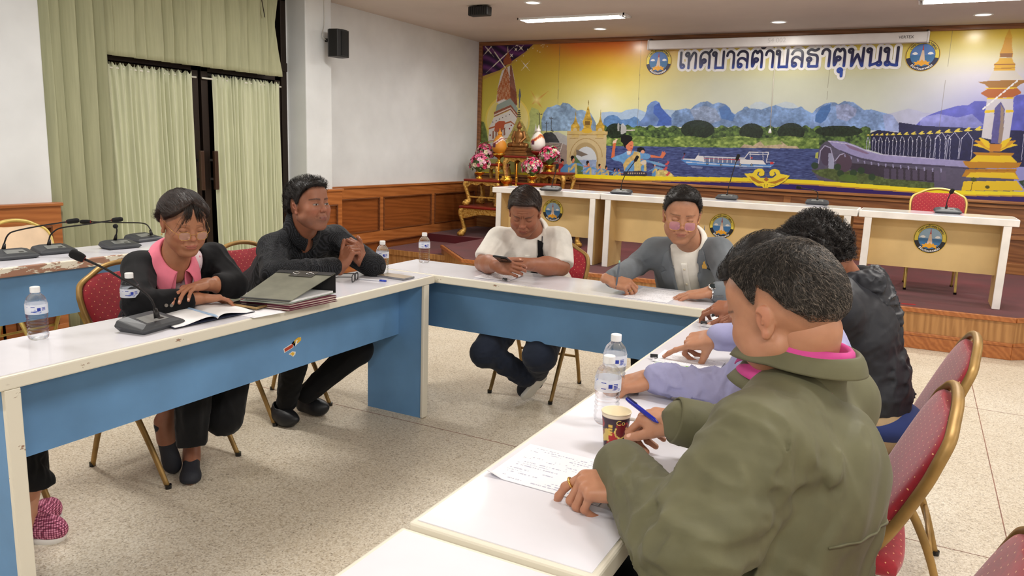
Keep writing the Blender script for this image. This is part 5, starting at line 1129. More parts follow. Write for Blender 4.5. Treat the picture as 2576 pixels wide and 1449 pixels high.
# seated bronze statue
p=at(1304,391,'y',8.88); SX_,SY_,SZ_=p[0],8.88,1.305
o=thing('buddha_statue','bronze seated buddha statue on a stepped pedestal, centre of the altar','statue',(SX_,SY_,SZ_))
b=MB()
for k,(w_,h0,h1) in enumerate(((.17,0,.035),(.15,.035,.06),(.165,.06,.075),(.14,.075,.10))): b.box(-w_,w_,-w_*.62,w_*.62,h0,h1)
b.build('pedestal',m_bronze,o,bevel=.006)
s=SD().ell((0,0,.24),(.060,.042,.075)).ell((0,0,.165),(.058,.045,.05),k=.02)
s.cap((-.115,-.02,.125),(.05,-.055,.125),.030,.026,k=.02).cap((.115,-.02,.125),(-.05,-.055,.125),.030,.026,k=.01).cap((-.05,0,.13),(-.115,-.02,.125),.036,.032,k=.02).cap((.05,0,.13),(.115,-.02,.125),.036,.032,k=.02)
for sx in (-1,1): s.cap((sx*.066,0,.29),(sx*.088,-.005,.22),.021,.018,k=.015).cap((sx*.088,-.005,.22),(sx*.05,-.055,.165),.018,.014,k=.008)
s.cap((0,0,.31),(0,0,.335),.02,.018,k=.012).ell((0,-.004,.365),(.030,.032,.038),k=.008).ell((0,0,.398),(.018,.018,.018),k=.008).cap((0,0,.40),(0,0,.435),.010,.002,k=.006).cap((0,-.036,.362),(0,-.036,.362),.005,k=.006)
for sx in (-1,1): s.ell((sx*.031,0,.358),(.005,.008,.020),k=.003)
V,Fq=nets(s,(-.17,-.12,.08),(.17,.1,.45),.005); link('figure',mesh_np('figure',V,Fq),m_bronze,o)
# egg ornaments on stands
def egg(lab,u,v,y,ztop,c1,c2,metal):
    p=at(u,v,'y',y); z0=ztop; o=thing('egg_ornament',lab,'ornament',(p[0],y,z0),0,'wrapped egg ornaments')
    k=.92; MB().lathe([(.045,0),(.05,.01),(.02,.03),(.018,.06),(.03,.075),(.075,.10),(.085,.125),(.08,.13),(.02,.128)],24).build('stand',metal,o,smooth=True)
    pr=[(.012,.13),(.06,.14),(.088,.18),(.094,.22),(.084,.27),(.062,.32),(.034,.352),(.022,.362),(.03,.375),(.026,.395),(.012,.41),(.004,.45)]
    pr=[tuple(q[:2]) for q in smooth_path([(a,b_,0) for a,b_ in pr],4)]
    V=[];n=48
    for r,z_ in pr:
        for kk in range(n): a=2*PI*kk/n; V.append((r*math.cos(a),r*math.sin(a),z_))
    V=np.array(V); Fq=np.array([(i*n+q,i*n+(q+1)%n,(i+1)*n+(q+1)%n,(i+1)*n+q) for i in range(len(pr)-1) for q in range(n)])
    C=np.tile(lin(c1),(len(V),1)); a=np.arctan2(V[:,0],-V[:,1]); bandz=.245+.055*np.sin(a*1.0+.4)+.02*np.abs(np.sin(a*1.5)); m=np.abs(V[:,2]-bandz)<.022; C[m]=lin(c2); m=np.abs(V[:,2]-bandz)<.008; C[m]=lin((150,40,46)); m=(np.abs(V[:,2]-.225)<.022)&(np.abs(a+.35)<.22); C[m]=lin((90,30,60)); m=V[:,2]>.36; C[m]=lin(c1)
    me=mesh_np('egg',V,Fq,C); link('egg',me,vcol_mat('beaded_'+lab.split()[0],.55),o); return o
egg('orange beaded egg ornament on a brass stand, left of the statue',1255,411,8.77,1.19,(214,140,40),(236,226,214),m_brass)
egg('white beaded egg ornament on a stand, right of the statue',1352,395,8.85,1.24,(226,220,214),(226,140,50),m_lacq)
altar_table('small gilt altar table behind the right flowers, under the white egg',-4.29,-4.15,9.0,9.12,1.235,.555,.05)
# flower arrangements
m_leaf=M('green_leaf',(86,120,70),.6,var=.2,vs=20); m_leaf2=M('pale_leaf',(160,176,140),.6,var=.1)
PK=[M('petal_'+n_,c,.7,var=.08,vs=40) for n_,c in (('pink',(232,120,160)),('rose',(206,60,96)),('pale',(246,190,208)),('cream',(244,222,196)),('hot',(226,84,130)))]
def flowers(lab,u,v,y,ztop,R,seed,htop):
    p=at(u,v,'y',y); o=thing('flower_arrangement',lab,'flowers',(p[0],y,ztop),0,'pink flower arrangements on the altar')
    MB().lathe([(.045,0),(.048,.008),(.016,.025),(.022,.04),(.06,.07),(.066,.085),(.01,.084)],20).build('vase',m_brass,o,smooth=True)
    rs=np.random.RandomState(seed); parts={k:MB() for k in range(5)}; lf=[MB(),MB()]
    for k in range(120):
        th=rs.uniform(0,2*PI); ph=math.acos(rs.uniform(-.35,1)); rr=R*rs.uniform(.82,1.05); c=np.array((rr*math.sin(ph)*math.cos(th),rr*math.sin(ph)*math.sin(th)*.9,htop+rr*math.cos(ph)*1.0)); n_=unit(c-(0,0,htop)); rs_=rs.uniform(.018,.034); b=parts[rs.choice(5,p=[.3,.2,.2,.15,.15])]
        Rf=frame(unit(np.cross(n_,(0.1,.2,1))),n_)
        for ring,(npet,tilt,sc2) in enumerate(((5,.25,1.),(5,.7,.72),(4,1.15,.45))):
            for q in range(npet):
                a=2*PI*(q+.5*ring)/npet+k; dr=np.array((math.cos(a),math.sin(a),0.)); sd_=np.array((-math.sin(a),math.cos(a),0.)); up_=np.array((0,0,1.)); L_=rs_*sc2
                P=[0*dr,dr*L_*.6*math.cos(tilt)+sd_*L_*.45+up_*L_*.6*math.sin(tilt),dr*L_*1.05*math.cos(tilt)+up_*L_*1.0*math.sin(tilt),dr*L_*.6*math.cos(tilt)-sd_*L_*.45+up_*L_*.6*math.sin(tilt)]
                b.add([c+Rf@x for x in P],[(0,1,2,3)])
    for k in range(60):
        th=rs.uniform(0,2*PI); ph=math.acos(rs.uniform(-.5,1)); rr=R*rs.uniform(.85,1.18); c=np.array((rr*math.sin(ph)*math.cos(th),rr*math.sin(ph)*math.sin(th),htop+rr*math.cos(ph))); n_=unit(c-(0,0,htop)); t1=unit(np.cross(n_,rs.normal(0,1,3))); L_=rs.uniform(.03,.05); lf[k%2].add([c-t1*L_*.5,c+np.cross(n_,t1)*L_*.25,c+t1*L_*.5+n_*.01,c-np.cross(n_,t1)*L_*.25],[(0,1,2,3)])
    for k,b in parts.items(): q=b.build('blooms',PK[k],o,smooth=False); q['kind']='stuff'
    for k,b in enumerate(lf): q=b.build('leaves',(m_leaf,m_leaf2)[k],o); q['kind']='stuff'
    MB().lathe([(.004,.08),(R*.6,htop-R*.4),(R*.75,htop),(R*.5,htop+R*.5),(.004,htop+R*.7)],14).build('foliage_core',m_leaf,o,smooth=True)
flowers('pink rose arrangement lowest at the left end of the altar',1206,450,8.34,1.005,.125,1,.18)
flowers('pink rose arrangement behind the lower left one',1220,430,8.80,1.19,.12,2,.13)
flowers('pink rose arrangement right of the brass bowl, in front',1338,460,8.44,.985,.125,3,.18)
flowers('pink rose arrangement at the right end of the altar',1381,435,8.80,1.118,.125,4,.19)
m_cand=M('orange_candle_wax',(240,150,40),.4)
for u,lab in ((1253,'orange candle left of the brass incense bowl'),(1298,'orange candle right of the brass incense bowl')):
    p=at(u,466,'y',8.2); o=thing('altar_candle',lab,'candle',(p[0],8.2,.945 if u>1260 else 1.005),0,'orange altar candles')
    MB().lathe([(.022,0),(.022,.006),(.008,.014),(.010,.03),(.006,.05),(.012,.07),(.007,.085),(.015,.10),(.015,.108)],14).build('holder',m_brass,o,smooth=True); MB().lathe([(.0075,.106),(.0065,.27 if u>1260 else .21)],10).build('candle_stick',m_cand,o,smooth=True)
p=at(1273,466,'y',8.19); o=thing('incense_bowl','round brass incense bowl between the orange candles','bowl',(p[0],8.19,.945))
MB().lathe([(.035,0),(.04,.008),(.03,.02),(.06,.04),(.075,.065),(.07,.09),(.052,.105),(.062,.118),(.058,.12),(.045,.105),(.01,.095)],28).build('bowl',m_brass,o,smooth=True)
b=MB()
for k in range(3): b=MB(); b.tube([(.012*(k-1),0,.09),(.02*(k-1),.0,.26)],.0018,5); b.build('incense_stick',M('incense_stick',(196,120,90),.8),o)
# ---------------------------------------------------------------- conference microphones
m_mic=M('mic_base_grey',(58,60,64),.45,var=.03); m_micd=M('gooseneck_black',(30,28,28),.4,.4); m_foam=M('foam_windscreen',(18,18,19),.95,bump=.6,bs=500); m_ring=M('mic_red_ring',(150,30,30),.4); m_micp=M('mic_panel_grey',(120,122,120),.4)
def mic(lab,base,rz,neck,head,sc=1.,hr=.014,group='gooseneck conference microphones',hl=None):
    """neck: world points from the socket to the head"""
    base=np.array(base,float); o=thing('microphone',lab,'microphone',base,0,group); ca,sa=math.cos(rz),math.sin(rz); Rz=np.array(((ca,-sa,0),(sa,ca,0),(0,0,1)))
    rings=[[(-.082,-.052,.0),(.082,-.052,.0),(.082,.056,.0),(-.082,.056,.0)],[(-.100,-.062,.014),(.100,-.062,.014),(.098,.064,.020),(-.098,.064,.020)],[(-.092,-.055,.022),(.092,-.055,.022),(.088,.060,.040),(-.088,.060,.040)],[(-.060,-.040,.030),(.060,-.040,.030),(.055,.050,.048),(-.055,.050,.048)]]
    V=[Rz@(np.array(q)*sc) for r in rings for q in r]; Fc=[(i*4+k,i*4+(k+1)%4,(i+1)*4+(k+1)%4,(i+1)*4+k) for i in range(3) for k in range(4)]+[(0,3,2,1),(12,13,14,15)]
    MB().add(V,Fc).build('base',m_mic,o,bevel=.003)
    V=[Rz@(np.array(q)*sc) for q in ((-.050,-.034,.0318),(.050,-.034,.0318),(.046,.020,.0435),(-.046,.020,.0435))]; MB().add(V,[(0,1,2,3)]).build('control_panel',m_micp,o)
    V=[Rz@(np.array(q)*sc) for q in ((.012,-.026,.0345),(.036,-.026,.0345),(.035,-.014,.037),(.012,-.014,.037))]; MB().add(V,[(0,1,2,3)]).build('talk_button',m_micd,o)
    P=[np.array(q)-base for q in neck]; S=smooth_path(P,6); so=MB(); d0=unit(P[1]-P[0]); so.tube([P[0]-d0*.004,P[0]+d0*.012*sc,P[0]+d0*.03*sc],[.011*sc,.009*sc,.0065*sc],10); so.build('socket',m_micd,o,smooth=True)
    nk=MB().tube(S,.0040*sc,8).build('gooseneck',m_micd,o,smooth=True)
    h0,h1=[np.array(q)-base for q in head]; d=unit(h1-h0); L_=np.linalg.norm(h1-h0)
    MB().tube([S[-1],S[-1]+d*.012*sc],hr*.75,12).build('light_ring',m_ring,nk,smooth=True)
    if hl: L_=hl
    MB().tube([h0,h0+d*L_*.12,h0+d*L_*.35,h0+d*L_*.8,h0+d*L_*.95,h0+d*L_],[hr*.7,hr*.95,hr*1.05,hr*1.05,hr*.8,hr*.3],14).build('foam_head',m_foam,o,smooth=True)
    return o
def pxs(P,d): return [at(u,v,'d',d) for u,v in P]
def dof(p): return float((np.asarray(p)-CC)@CF)
# front table microphone
bp_=at(380,826,'z',.75); dd=dof(at(395,798,'z',.795)); N_=pxs([(395,797)],dd)+[at(391,779,'d',dd),at(379,752,'d',dd-.01),at(353,728,'d',dd-.03),at(304,700,'d',dd-.07),at(266,677,'d',dd-.10),at(213,652,'d',dd-.14)]
mic('long gooseneck microphone on the front table beside the notebook',bp_,PI/2+.15,N_,(N_[-1],at(175,634,'d',dd-.16)),1.0,.0145)
def rowmic(lab,bu,bv,pts,hd,dofs=0,rz=1.45,hl=None,dh=0):
    base=at(bu,bv,'z',.75); d=dof(base)+.0; P=[at(u,v,'d',d+dofs*k/max(1,len(pts)-1)) for k,(u,v) in enumerate(pts)]; h=[P[-1],at(hd[0],hd[1],'d',d+dofs+dh)]; mic(lab,base,rz,P,h,1.0,.0125,hl=hl)
rowmic('leftmost microphone on the far left table, neck reaching right',38,650,[(9,627),(12,608),(21,590),(39,581),(97,569),(168,558)],(199,554))
rowmic('second microphone on the far left table, in front of the beige chair',137,637,[(123,616),(125,596),(135,583),(155,573),(213,565),(282,554)],(309,551))
rowmic('microphone on the far left table with its head pointing at the viewer',303,624,[(290,602),(294,581),(292,569)],(286,569),hl=.05,dofs=-.05,dh=-.10)
rowmic('microphone on the far left table just behind the woman, neck reaching left',362,606,[(381,590),(377,575),(361,562),(309,560),(229,558)],(201,558),rz=1.7)
SM='gooseneck microphones on the stage desks'
for lab,bu,bv,pts,hd in (('stage microphone farthest left, above the man in the white shirt',1385,480,[(1387,474),(1391,455),(1400,425)],(1403,412)),('stage microphone before the printed dancers, second from left',1563,488,[(1561,480),(1566,455),(1578,432),(1597,406)],(1605,392)),
    ('stage microphone with its head over the printed boat',1828,502,[(1828,493),(1833,470),(1846,425),(1853,403)],(1859,388)),('stage microphone bent sharply left, under the gold lotus print',2055,515,[(2056,505),(2057,487),(2048,479),(2015,473)],(2003,470)),('stage microphone in front of the red chair',2383,537,[(2380,525),(2383,505),(2391,487)],(2398,475))):
    base=at(bu,bv,'z',1.005); d=dof(base); P=[at(u,v,'d',d) for u,v in pts]; mic(lab,base,.1,P,(P[-1],at(hd[0],hd[1],'d',d)),1.0,.015,group=SM)
# ---------------------------------------------------------------- bottles
t=NT('pet_water'); t.b.inputs['Base Color'].default_value=(1,1,1,1); t.b.inputs['Transmission Weight'].default_value=1; t.b.inputs['Roughness'].default_value=.02; t.b.inputs['IOR'].default_value=1.28
lw=t.node('ShaderNodeLayerWeight'); lw.inputs[0].default_value=.25; tb=t.node('ShaderNodeBsdfTransparent'); tb.inputs[0].default_value=(.96,.97,.98,1); mx=t.node('ShaderNodeMixShader'); fr_=t.ramp(lw.outputs['Facing'],[(0,(110,110,110)),(1,(235,235,235))]); t.link(fr_,mx.inputs[0]); t.link(tb.outputs[0],mx.inputs[1]); t.link(t.b.outputs[0],mx.inputs[2]); t.link(mx.outputs[0],t.n.nodes['Material Output'].inputs['Surface']); m_pet=t.m
m_cap=M('white_cap',(240,240,240),.35)
t=NT('bottle_label'); v=t.coords((1,1,1)); n=t.noise(t.coords((90,90,260)),1,2); n2=t.noise(t.coords((30,30,60)),1,1); mm=t.node('ShaderNodeMath',operation='MULTIPLY'); t.link(n,mm.inputs[0]); t.link(n2,mm.inputs[1]); t.link(t.ramp(mm.outputs[0],[(.36,(232,236,246)),(.40,(150,164,220)),(.5,(90,110,196))]),t.b.inputs['Base Color']); t.b.inputs['Alpha'].default_value=.72; t.b.inputs['Roughness'].default_value=.3; m_lab=t.m
m_logo=M('label_logo_blue',(40,60,160),.4)
def bottle(lab,u,v,rz=0,zt=.75,H=.172):
    p=at(u,v,'z',zt); p=p+unit(np.array((p[0],p[1],0.)))*.028; p[2]=zt
    k=H/.172; o=thing('water_bottle',lab,'bottle',p,rz,'small clear water bottles with white caps')
    pr=[(.012,.001),(.024,0),(.029,.006),(.0305,.014)]
    for i in range(5): z=.018+i*.0115; pr+=[(.0312,z),(.0288,z+.005),(.0312,z+.010)]
    pr+=[(.0312,.082),(.0322,.086),(.0322,.116),(.031,.124),(.0255,.138),(.017,.147),(.0135,.151),(.0135,.158),(.010,.158)]
    MB().lathe([(r*k,z*k) for r,z in pr],28).build('bottle_body',m_pet,o,smooth=True)
    MB().lathe([(.0146*k,.153*k),(.0146*k,.170*k),(.0135*k,.1715*k)],24).build('cap',m_cap,o,bevel=.0008)
    lb=MB().lathe([(.0327*k,.086*k),(.0327*k,.117*k)],32,cap=False).build('label_wrap',m_lab,o,smooth=True)
    b=MB(); va=math.atan2(-p[1],-p[0])-rz
    for da,w_,hh,z in ((0.05,.010,.010,.102),(.45,.012,.002,.107),(.45,.012,.002,.103),(.45,.012,.002,.099),(-.5,.012,.002,.11),(-.5,.012,.002,.095)):
        n=4; a0=va+da; V=[(.0330*k*math.cos(a0+q*w_/.033/n),.0330*k*math.sin(a0+q*w_/.033/n),(z+s_*hh/2)*k) for s_ in (-1,1) for q in range(n+1)]; b.add(V,[(q,q+1,q+n+2,q+n+1) for q in range(n)])
    b.build('label_mark',m_logo,lb)
for lab,u,v in (('water bottle alone near the left edge of the picture',98,857),('water bottle behind the gooseneck microphone, by the woman in black',331,808),('water bottle beside the silver phone, near the clasped hands',962,692),('water bottle at the corner of the tables, left of the white shirt man',1067,663),('nearer of the two water bottles beside the paper cup',1523,1072),('farther of the two water bottles beside the paper cup',1541,1000)): bottle(lab,u,v)
# ---------------------------------------------------------------- paper cup
p=at(1537,1131,'z',.75)+np.array((0,.022,0)); p[2]=.75; cup=thing('paper_cup','dark purple paper cup with red and yellow coffee print by the pen hand','cup',p)
n=96;rows=40; V=[];C=[]
rs=np.random.RandomState(2); blobs=[(rs.uniform(-1.6,1.9),rs.uniform(.012,.060),rs.uniform(.004,.012),k) for k in range(26)]
va=math.atan2(-p[1],-p[0])
for j in range(rows):
    z=.083*j/(rows-1); r=.0245+.0085*j/(rows-1)
    for i in range(n):
        a=2*PI*i/n; V.append((r*math.cos(a),r*math.sin(a),z)); x=(a-va+PI)%(2*PI)-PI; c=(50,26,44)
        X=x*.03
        for (bx,bz,br,kk) in blobs:
            d_=math.hypot(X-bx*.03,z-bz)
            if d_<br: c=(206,178,96) if kk%3==0 else ((150,30,38) if kk%3==1 else (150,110,60)) if d_>br*.45 else c
        if math.hypot(X+.004,z-.030)<.013: c=(170,26,34)
        dq=math.hypot(X-.014,z-.045)
        if dq<.016: c=(110,24,34)
        if .0135<dq<.0165 and z<.055: c=(232,206,110)
        if abs(X+.012)<.0045 and .036<z<.062 and math.sin(z*900)>-.6: c=(226,186,84)
        if z>.0755: c=(232,218,196)
        C.append(lin(c))
Fq=np.array([(j*n+i,j*n+(i+1)%n,(j+1)*n+(i+1)%n,(j+1)*n+i) for j in range(rows-1) for i in range(n)])
link('cup_wall',mesh_np('cup_wall',np.array(V),Fq,np.array(C)),vcol_mat('printed_paper',.4),cup)
mcr=M('cup_inside_cream',(236,222,190),.5); b=MB(); b.lathe([(.0325,.083),(.0345,.0845),(.0335,.0865),(.0318,.0855),(.0240,.004),(.001,.003)],40,cap=False); b.build('rim_and_inside',mcr,cup,smooth=True)
b=MB(); vt=va+1.25; P=[(.030*math.cos(vt),.030*math.sin(vt),.072),(.050*math.cos(vt),.050*math.sin(vt),.070),(.052*math.cos(vt),.052*math.sin(vt),.045),(.029*math.cos(vt),.029*math.sin(vt),.036)]; b.tube(smooth_path(P,5),.0045,6,sq=.3); b.build('paper_handle',M('handle_white',(232,228,222),.5),cup,smooth=True)
V,Fc=text_mesh('Co',.016); b=MB(); b.add([((.0248+.0085*(.066+y_)/.083+.0006)*math.cos(va+.35+x_/.03),(.0248+.0085*(.066+y_)/.083+.0006)*math.sin(va+.35+x_/.03),.062+y_) for x_,y_,_ in V],Fc); b.build('cup_writing',M('cup_print_yellow',(236,214,120),.4),cup)
# ---------------------------------------------------------------- papers, notebook, files
def sheet4(name,lab,cat,P,z,ink=(70,76,140),rows=22,seed=1,dens=.5,group=None,th=.0012,curl=0,parts=None,header=0):
    c=[at(u,v,'z',z) for u,v in P]
    if len(c)==3: c.append(c[0]+c[2]-c[1])
    ctr=np.mean(c,0); nu,nv=150,150; a,b_=np.meshgrid(np.linspace(0,1,nu),np.linspace(0,1,nv)); a=a.ravel(); b_=b_.ravel()
    Pw=(c[1][None]*((1-a)*(1-b_))[:,None]+c[2][None]*(a*(1-b_))[:,None]+c[3][None]*(a*b_)[:,None]+c[0][None]*((1-a)*b_)[:,None])
    Pw=Pw-ctr; Pw[:,2]+=curl*np.clip((.12-b_)/.12,0,1)**2*np.clip((.15-a)/.15,0,1)+.0006
    row=np.floor(b_*rows); fr=b_*rows-row; n1=vnoise(np.stack([a*130,row*3.1,np.full_like(a,seed*7.)],1),seed); n2=vnoise(np.stack([a*9,row*1.7,np.full_like(a,seed*3.)],1),seed+4)
    w_=(n1>.5)&(np.abs(fr-.45)<.17)&(n2>1-dens)&(a>.08)&(a<.9)&(b_>.05)&(b_<.93); C=np.tile(lin((238,237,242)),(len(a),1)); C[w_]=lin(ink)*.55+lin((238,237,242))*.45
    if header: m=(b_>.88)&(b_<.92)&(a>.2)&(a<.7)&(n1>.3); C[m]=lin((60,60,70))
    i,j=np.meshgrid(np.arange(nu-1),np.arange(nv-1)); k=(j*nu+i).ravel(); Fq=np.stack([k,k+1,k+nu+1,k+nu],1)
    o=link(name,mesh_np(name,Pw,Fq,C,smooth=False),vcol_mat('written_paper',.6,.3)); o.location=tuple(ctr); md=o.modifiers.new('s','SOLIDIFY'); md.thickness=th; md.offset=-1; return tag(o,lab,cat,group)
sheet4('paper_sheet','handwritten sheet under the pointing ringed finger in the foreground','paper',[(1334,1117),(1225,1195),(1505,1272)],.7515,rows=20,seed=2,dens=.5,curl=.012)
sheet4('paper_sheet','printed sheet in front of the man in the grey blazer','paper',[(1618,723),(1568,747),(1678,762)],.7515,(90,92,104),rows=24,seed=3,dens=.6)
sheet4('paper_sheet','document with photo blocks under the white shirt man\'s hands','paper',[(1233,684),(1192,697),(1279,706)],.754,(70,72,80),rows=9,seed=5,dens=.75,th=.003)
sheet4('paper_sheet','clipped handwritten sheets beneath the lilac sleeves','paper',[(1672,880),(1640,906),(1800,940)],.7545,(80,84,120),rows=24,seed=6,dens=.6,th=.003)
sheet4('paper_pad','small clipped pad of notes beside the black phone at far right','paper',[(1796,796),(1763,817),(1831,828)],.757,(120,120,140),rows=10,seed=8,dens=.5,th=.006)
def flatbox(name,lab,cat,P,z,th,mat,bevel=.002,parts=(),group=None):
    c=[at(u,v,'z',z) for u,v in P]
    if len(c)==3: c.append(c[0]+c[2]-c[1])
    ctr=np.mean(c,0); ctr[2]=z; o=thing(name,lab,cat,ctr,0,group); V=[q-ctr for q in c]; V=[np.array((q[0],q[1],0)) for q in V]+[np.array((q[0],q[1],th)) for q in V]; MB().add(V,[(0,3,2,1),(4,5,6,7),(0,1,5,4),(1,2,6,5),(2,3,7,6),(3,0,4,7)]).build('body' if cat!='phone' else 'phone_body',mat,o,bevel=bevel)
    if cat=='phone':
        W_=[V[k+4]*np.array((.93,.93,1))+np.array((0,0,.0003)) for k in range(4)]; MB().add(W_,[(0,1,2,3)]).build('screen',parts,o)
    return o
m_scr=M('phone_glass',(40,34,34),.06,spec=.8); m_scrg=M('phone_glass_beige',(176,156,130),.1,spec=.8); m_ph=M('phone_edge_silver',(150,152,158),.25,.7); m_phg=M('phone_edge_gold',(176,146,100),.3,.7); m_phb=M('phone_edge_black',(20,20,22),.3)
flatbox('phone','dark phone lying under the lilac sleeve by the bottles','phone',[(1562,952),(1556,980),(1607,994)],.751,.009,m_ph,parts=m_scr)
flatbox('phone','black phone under the fingers at the far right table','phone',[(1798,776),(1790,796),(1834,802)],.752,.010,m_phb,parts=m_scr)
flatbox('phone','silver edged phone lying beside the water bottle','phone',[(976,690),(948,696),(1016,706)],.751,.009,m_ph,parts=m_scrg)
flatbox('phone','gold phone between the notebook and the maroon folders','phone',[(612,758),(575,767),(645,779)],.757,.009,m_phg,parts=m_scr)
flatbox('notebook','pale green notebook under the clipped sheets','notebook',[(1672,900),(1640,922),(1790,951)],.7505,.003,M('pale_green_card',(196,214,170),.6))
# binder clips
for lab,u,v,z,a_ in (('black binder clip on the lilac man\'s sheets, near the green pen',1645,899,.757,.4),('black binder clip on the small pad at far right',1770,815,.764,.3),('black binder clip on the white shirt man\'s document',1270,705,.757,0.)):
    p=at(u,v,'z',z); o=thing('binder_clip',lab,'clip',p,a_,'black binder clips'); MB().prism([(-.006,0),(.006,0),(.003,.011),(-.003,.011)],-.012,.012,0).build('clip_body',M('clip_black',(24,24,26),.35),o,bevel=.0006)
    b=MB(); b.tube(smooth_path([(-.005,-.006,.002),(-.006,-.022,.006),(0,-.030,.008),(.006,-.022,.006),(.005,-.006,.002)],4),.0007,5); b.build('wire_handle',m_metal,o,smooth=True)
def pen(lab,pa,pb,z,c,tipc=None,r=.0042):
    a,b_=at(*pa,'z',z),at(*pb,'z',z); d=unit(b_-a); o=tag(MB().tube([a,a+d*.004,b_-d*.014,b_],[r*.8,r,r,.0008],10).build('pen',M('pen_'+lab.split()[0],c,.3),smooth=True),lab,'pen')
    MB().tube([a,a+d*.035],r*1.12,10).build('pen_grip',M('pen_grip_'+lab.split()[0],tipc or c,.3),o,smooth=True)
pen('green and clear pen lying on the clipped sheets',(1753,929),(1646,911),.760,(206,220,206),(110,176,40))
pen('white pen with blue end beside the black spectacles',(972,707),(900,701),.754,(226,228,236),(40,70,190))
pen('blue and white pen with green end lying in the open notebook',(458,771),(548,796),.772,(170,196,226),(60,170,110),.0045)
# woman's open notebook
g1=at(548,803,'z',.755); g2=at(462,772,'z',.755); ow=g2-g1; pl=at(440,826,'z',.755)-g1; pr_=at(640,784,'z',.755)-g1; ctr=(g1+g2)/2; o=thing('notebook','open notebook in front of the woman in the black blazer','notebook',ctr)
mpg=M('notebook_page',(240,240,242),.6); mcv=M('notebook_cover_navy',(30,36,60),.5)
for nm,side in (('left_pages',pl),('right_pages',pr_)):
    side=side*np.array((1,1,0)); b=MB()
    def fn(u,v,side=side): h_=.016*math.sin(PI*min(1,u*1.25)**.6)*(1-u*.55)+.002; q=g1-ctr+side*u+ow*v; return (q[0],q[1],h_)
    b.grid(fn,24,8); q=b.build(nm,mpg,o,smooth=True,solid=.0008)
    b=MB(); V=[g1-ctr,g1-ctr+side*1.02,g1-ctr+side*1.02+ow,g1-ctr+ow]; V=[np.array((a[0],a[1],zz)) for zz in (0,.002) for a in V]; b.add(V,[(0,3,2,1),(4,5,6,7),(0,1,5,4),(1,2,6,5),(2,3,7,6),(3,0,4,7)]); b.build('cover',mcv,o)
sheet4('paper_sheet','loose sheet sticking out beside the notebook, under the maroon folders','paper',[(640,772),(560,786),(640,800)],.7512,(130,120,180),rows=12,seed=11,dens=.3)
# maroon folder stack and grey lever arch file
mmr=M('maroon_card',(104,34,58),.55,var=.1,vs=10); mpw=M('paper_edge',(214,200,186),.7)
A=at(606,764,'z',.758); E_=at(728,782,'z',.752); D_=at(849,757,'z',.752); Bq=A+D_-E_; ctr=(A+D_)/2; ctr[2]=.7505
def slab(name,mat,parent,z0,z1,grow=0,jit=0,seed=0):
    rs=np.random.RandomState(seed); V=[]
    for q in (A,E_,D_,Bq): r=(q-ctr)*np.array((1,1,0)); r=r*(1+grow)+np.append(rs.uniform(-jit,jit,2),0); V.append(r)
    V=[np.array((q[0],q[1],zz)) for zz in (z0,z1) for q in V]; MB().add(V,[(0,3,2,1),(4,5,6,7),(0,1,5,4),(1,2,6,5),(2,3,7,6),(3,0,4,7)]).build(name,mat,parent,bevel=.001)
zc=0
for k,lab in enumerate(('maroon card folder at the bottom of the stack beside the woman','maroon card folder in the middle of the stack beside the woman','topmost maroon card folder, right under the grey lever arch file')):
    o=thing('card_folder',lab,'folder',ctr+np.array((0,0,zc)),0,'maroon card folders'); slab('cover',mmr,o,0,.002,.0,.004,k); slab('pages',mpw,o,.002,.0065,-.03,.004,k+9); slab('cover',mmr,o,.0065,.0085,.0,.005,k+20); zc+=.0088
Z0=.7505+zc
a1=at(604,750,'z',Z0+.012); e1_=at(728,760,'z',Z0+.010); b1_=at(703,680,'z',Z0+.085); c1_=at(844,688,'z',Z0+.085); ctr2=(a1+c1_)/2; ctr2[2]=Z0
o=thing('lever_arch_file','grey-green lever arch file lying open-edged on the maroon folders','file',ctr2); mgf=M('grey_green_board',(112,112,98),.45,var=.06,vs=14); mbk=M('file_black',(26,26,28),.5); mgi=M('file_inside_green',(150,160,146),.6)
def quad(name,P,mat,parent,th=.0025): return MB().add([q-ctr2 for q in P],[(0,1,2,3)]).build(name,mat,parent,solid=th)
cv=quad('front_cover',[a1,e1_,c1_,b1_],mgf,o)
low=lambda q: np.array((q[0],q[1],Z0+.002)); quad('back_cover',[low(a1),low(e1_),low(c1_),low(b1_)],mgi,o); quad('spine',[low(b1_),low(c1_),c1_,b1_],mbk,o,.003)
f=lambda s,t_: a1*(1-s)*(1-t_)+e1_*s*(1-t_)+c1_*s*t_+b1_*(1-s)*t_
n_=unit(np.cross(e1_-a1,b1_-a1)); n_=n_ if n_[2]>0 else -n_
quad('cover_edge',[f(0,0)+n_*.003,f(1,0)+n_*.003,f(1,.03)+n_*.003,f(0,.03)+n_*.003],mbk,cv,.001); quad('cover_hinge',[f(0,.90)+n_*.003,f(1,.90)+n_*.003,f(1,1)+n_*.003,f(0,1)+n_*.003],mbk,cv,.001); quad('clip_plate',[f(.30,.80)+n_*.0035,f(.72,.80)+n_*.0035,f(.72,1)+n_*.0035,f(.30,1)+n_*.0035],M('plate_dark_grey',(60,58,54),.4),cv,.001)
for s_ in (.38,.62):
    c=f(s_,.90)+n_*.006; e_=unit(e1_-a1); g_=unit(c1_-e1_); b=MB(); b.tube([c-ctr2+e_*.014*math.cos(q)+g_*.008*math.sin(q) for q in np.linspace(0,2*PI,13)[:-1]],.0018,6,closed=True); b.build('ring_eyelet',m_metal,cv,smooth=True)
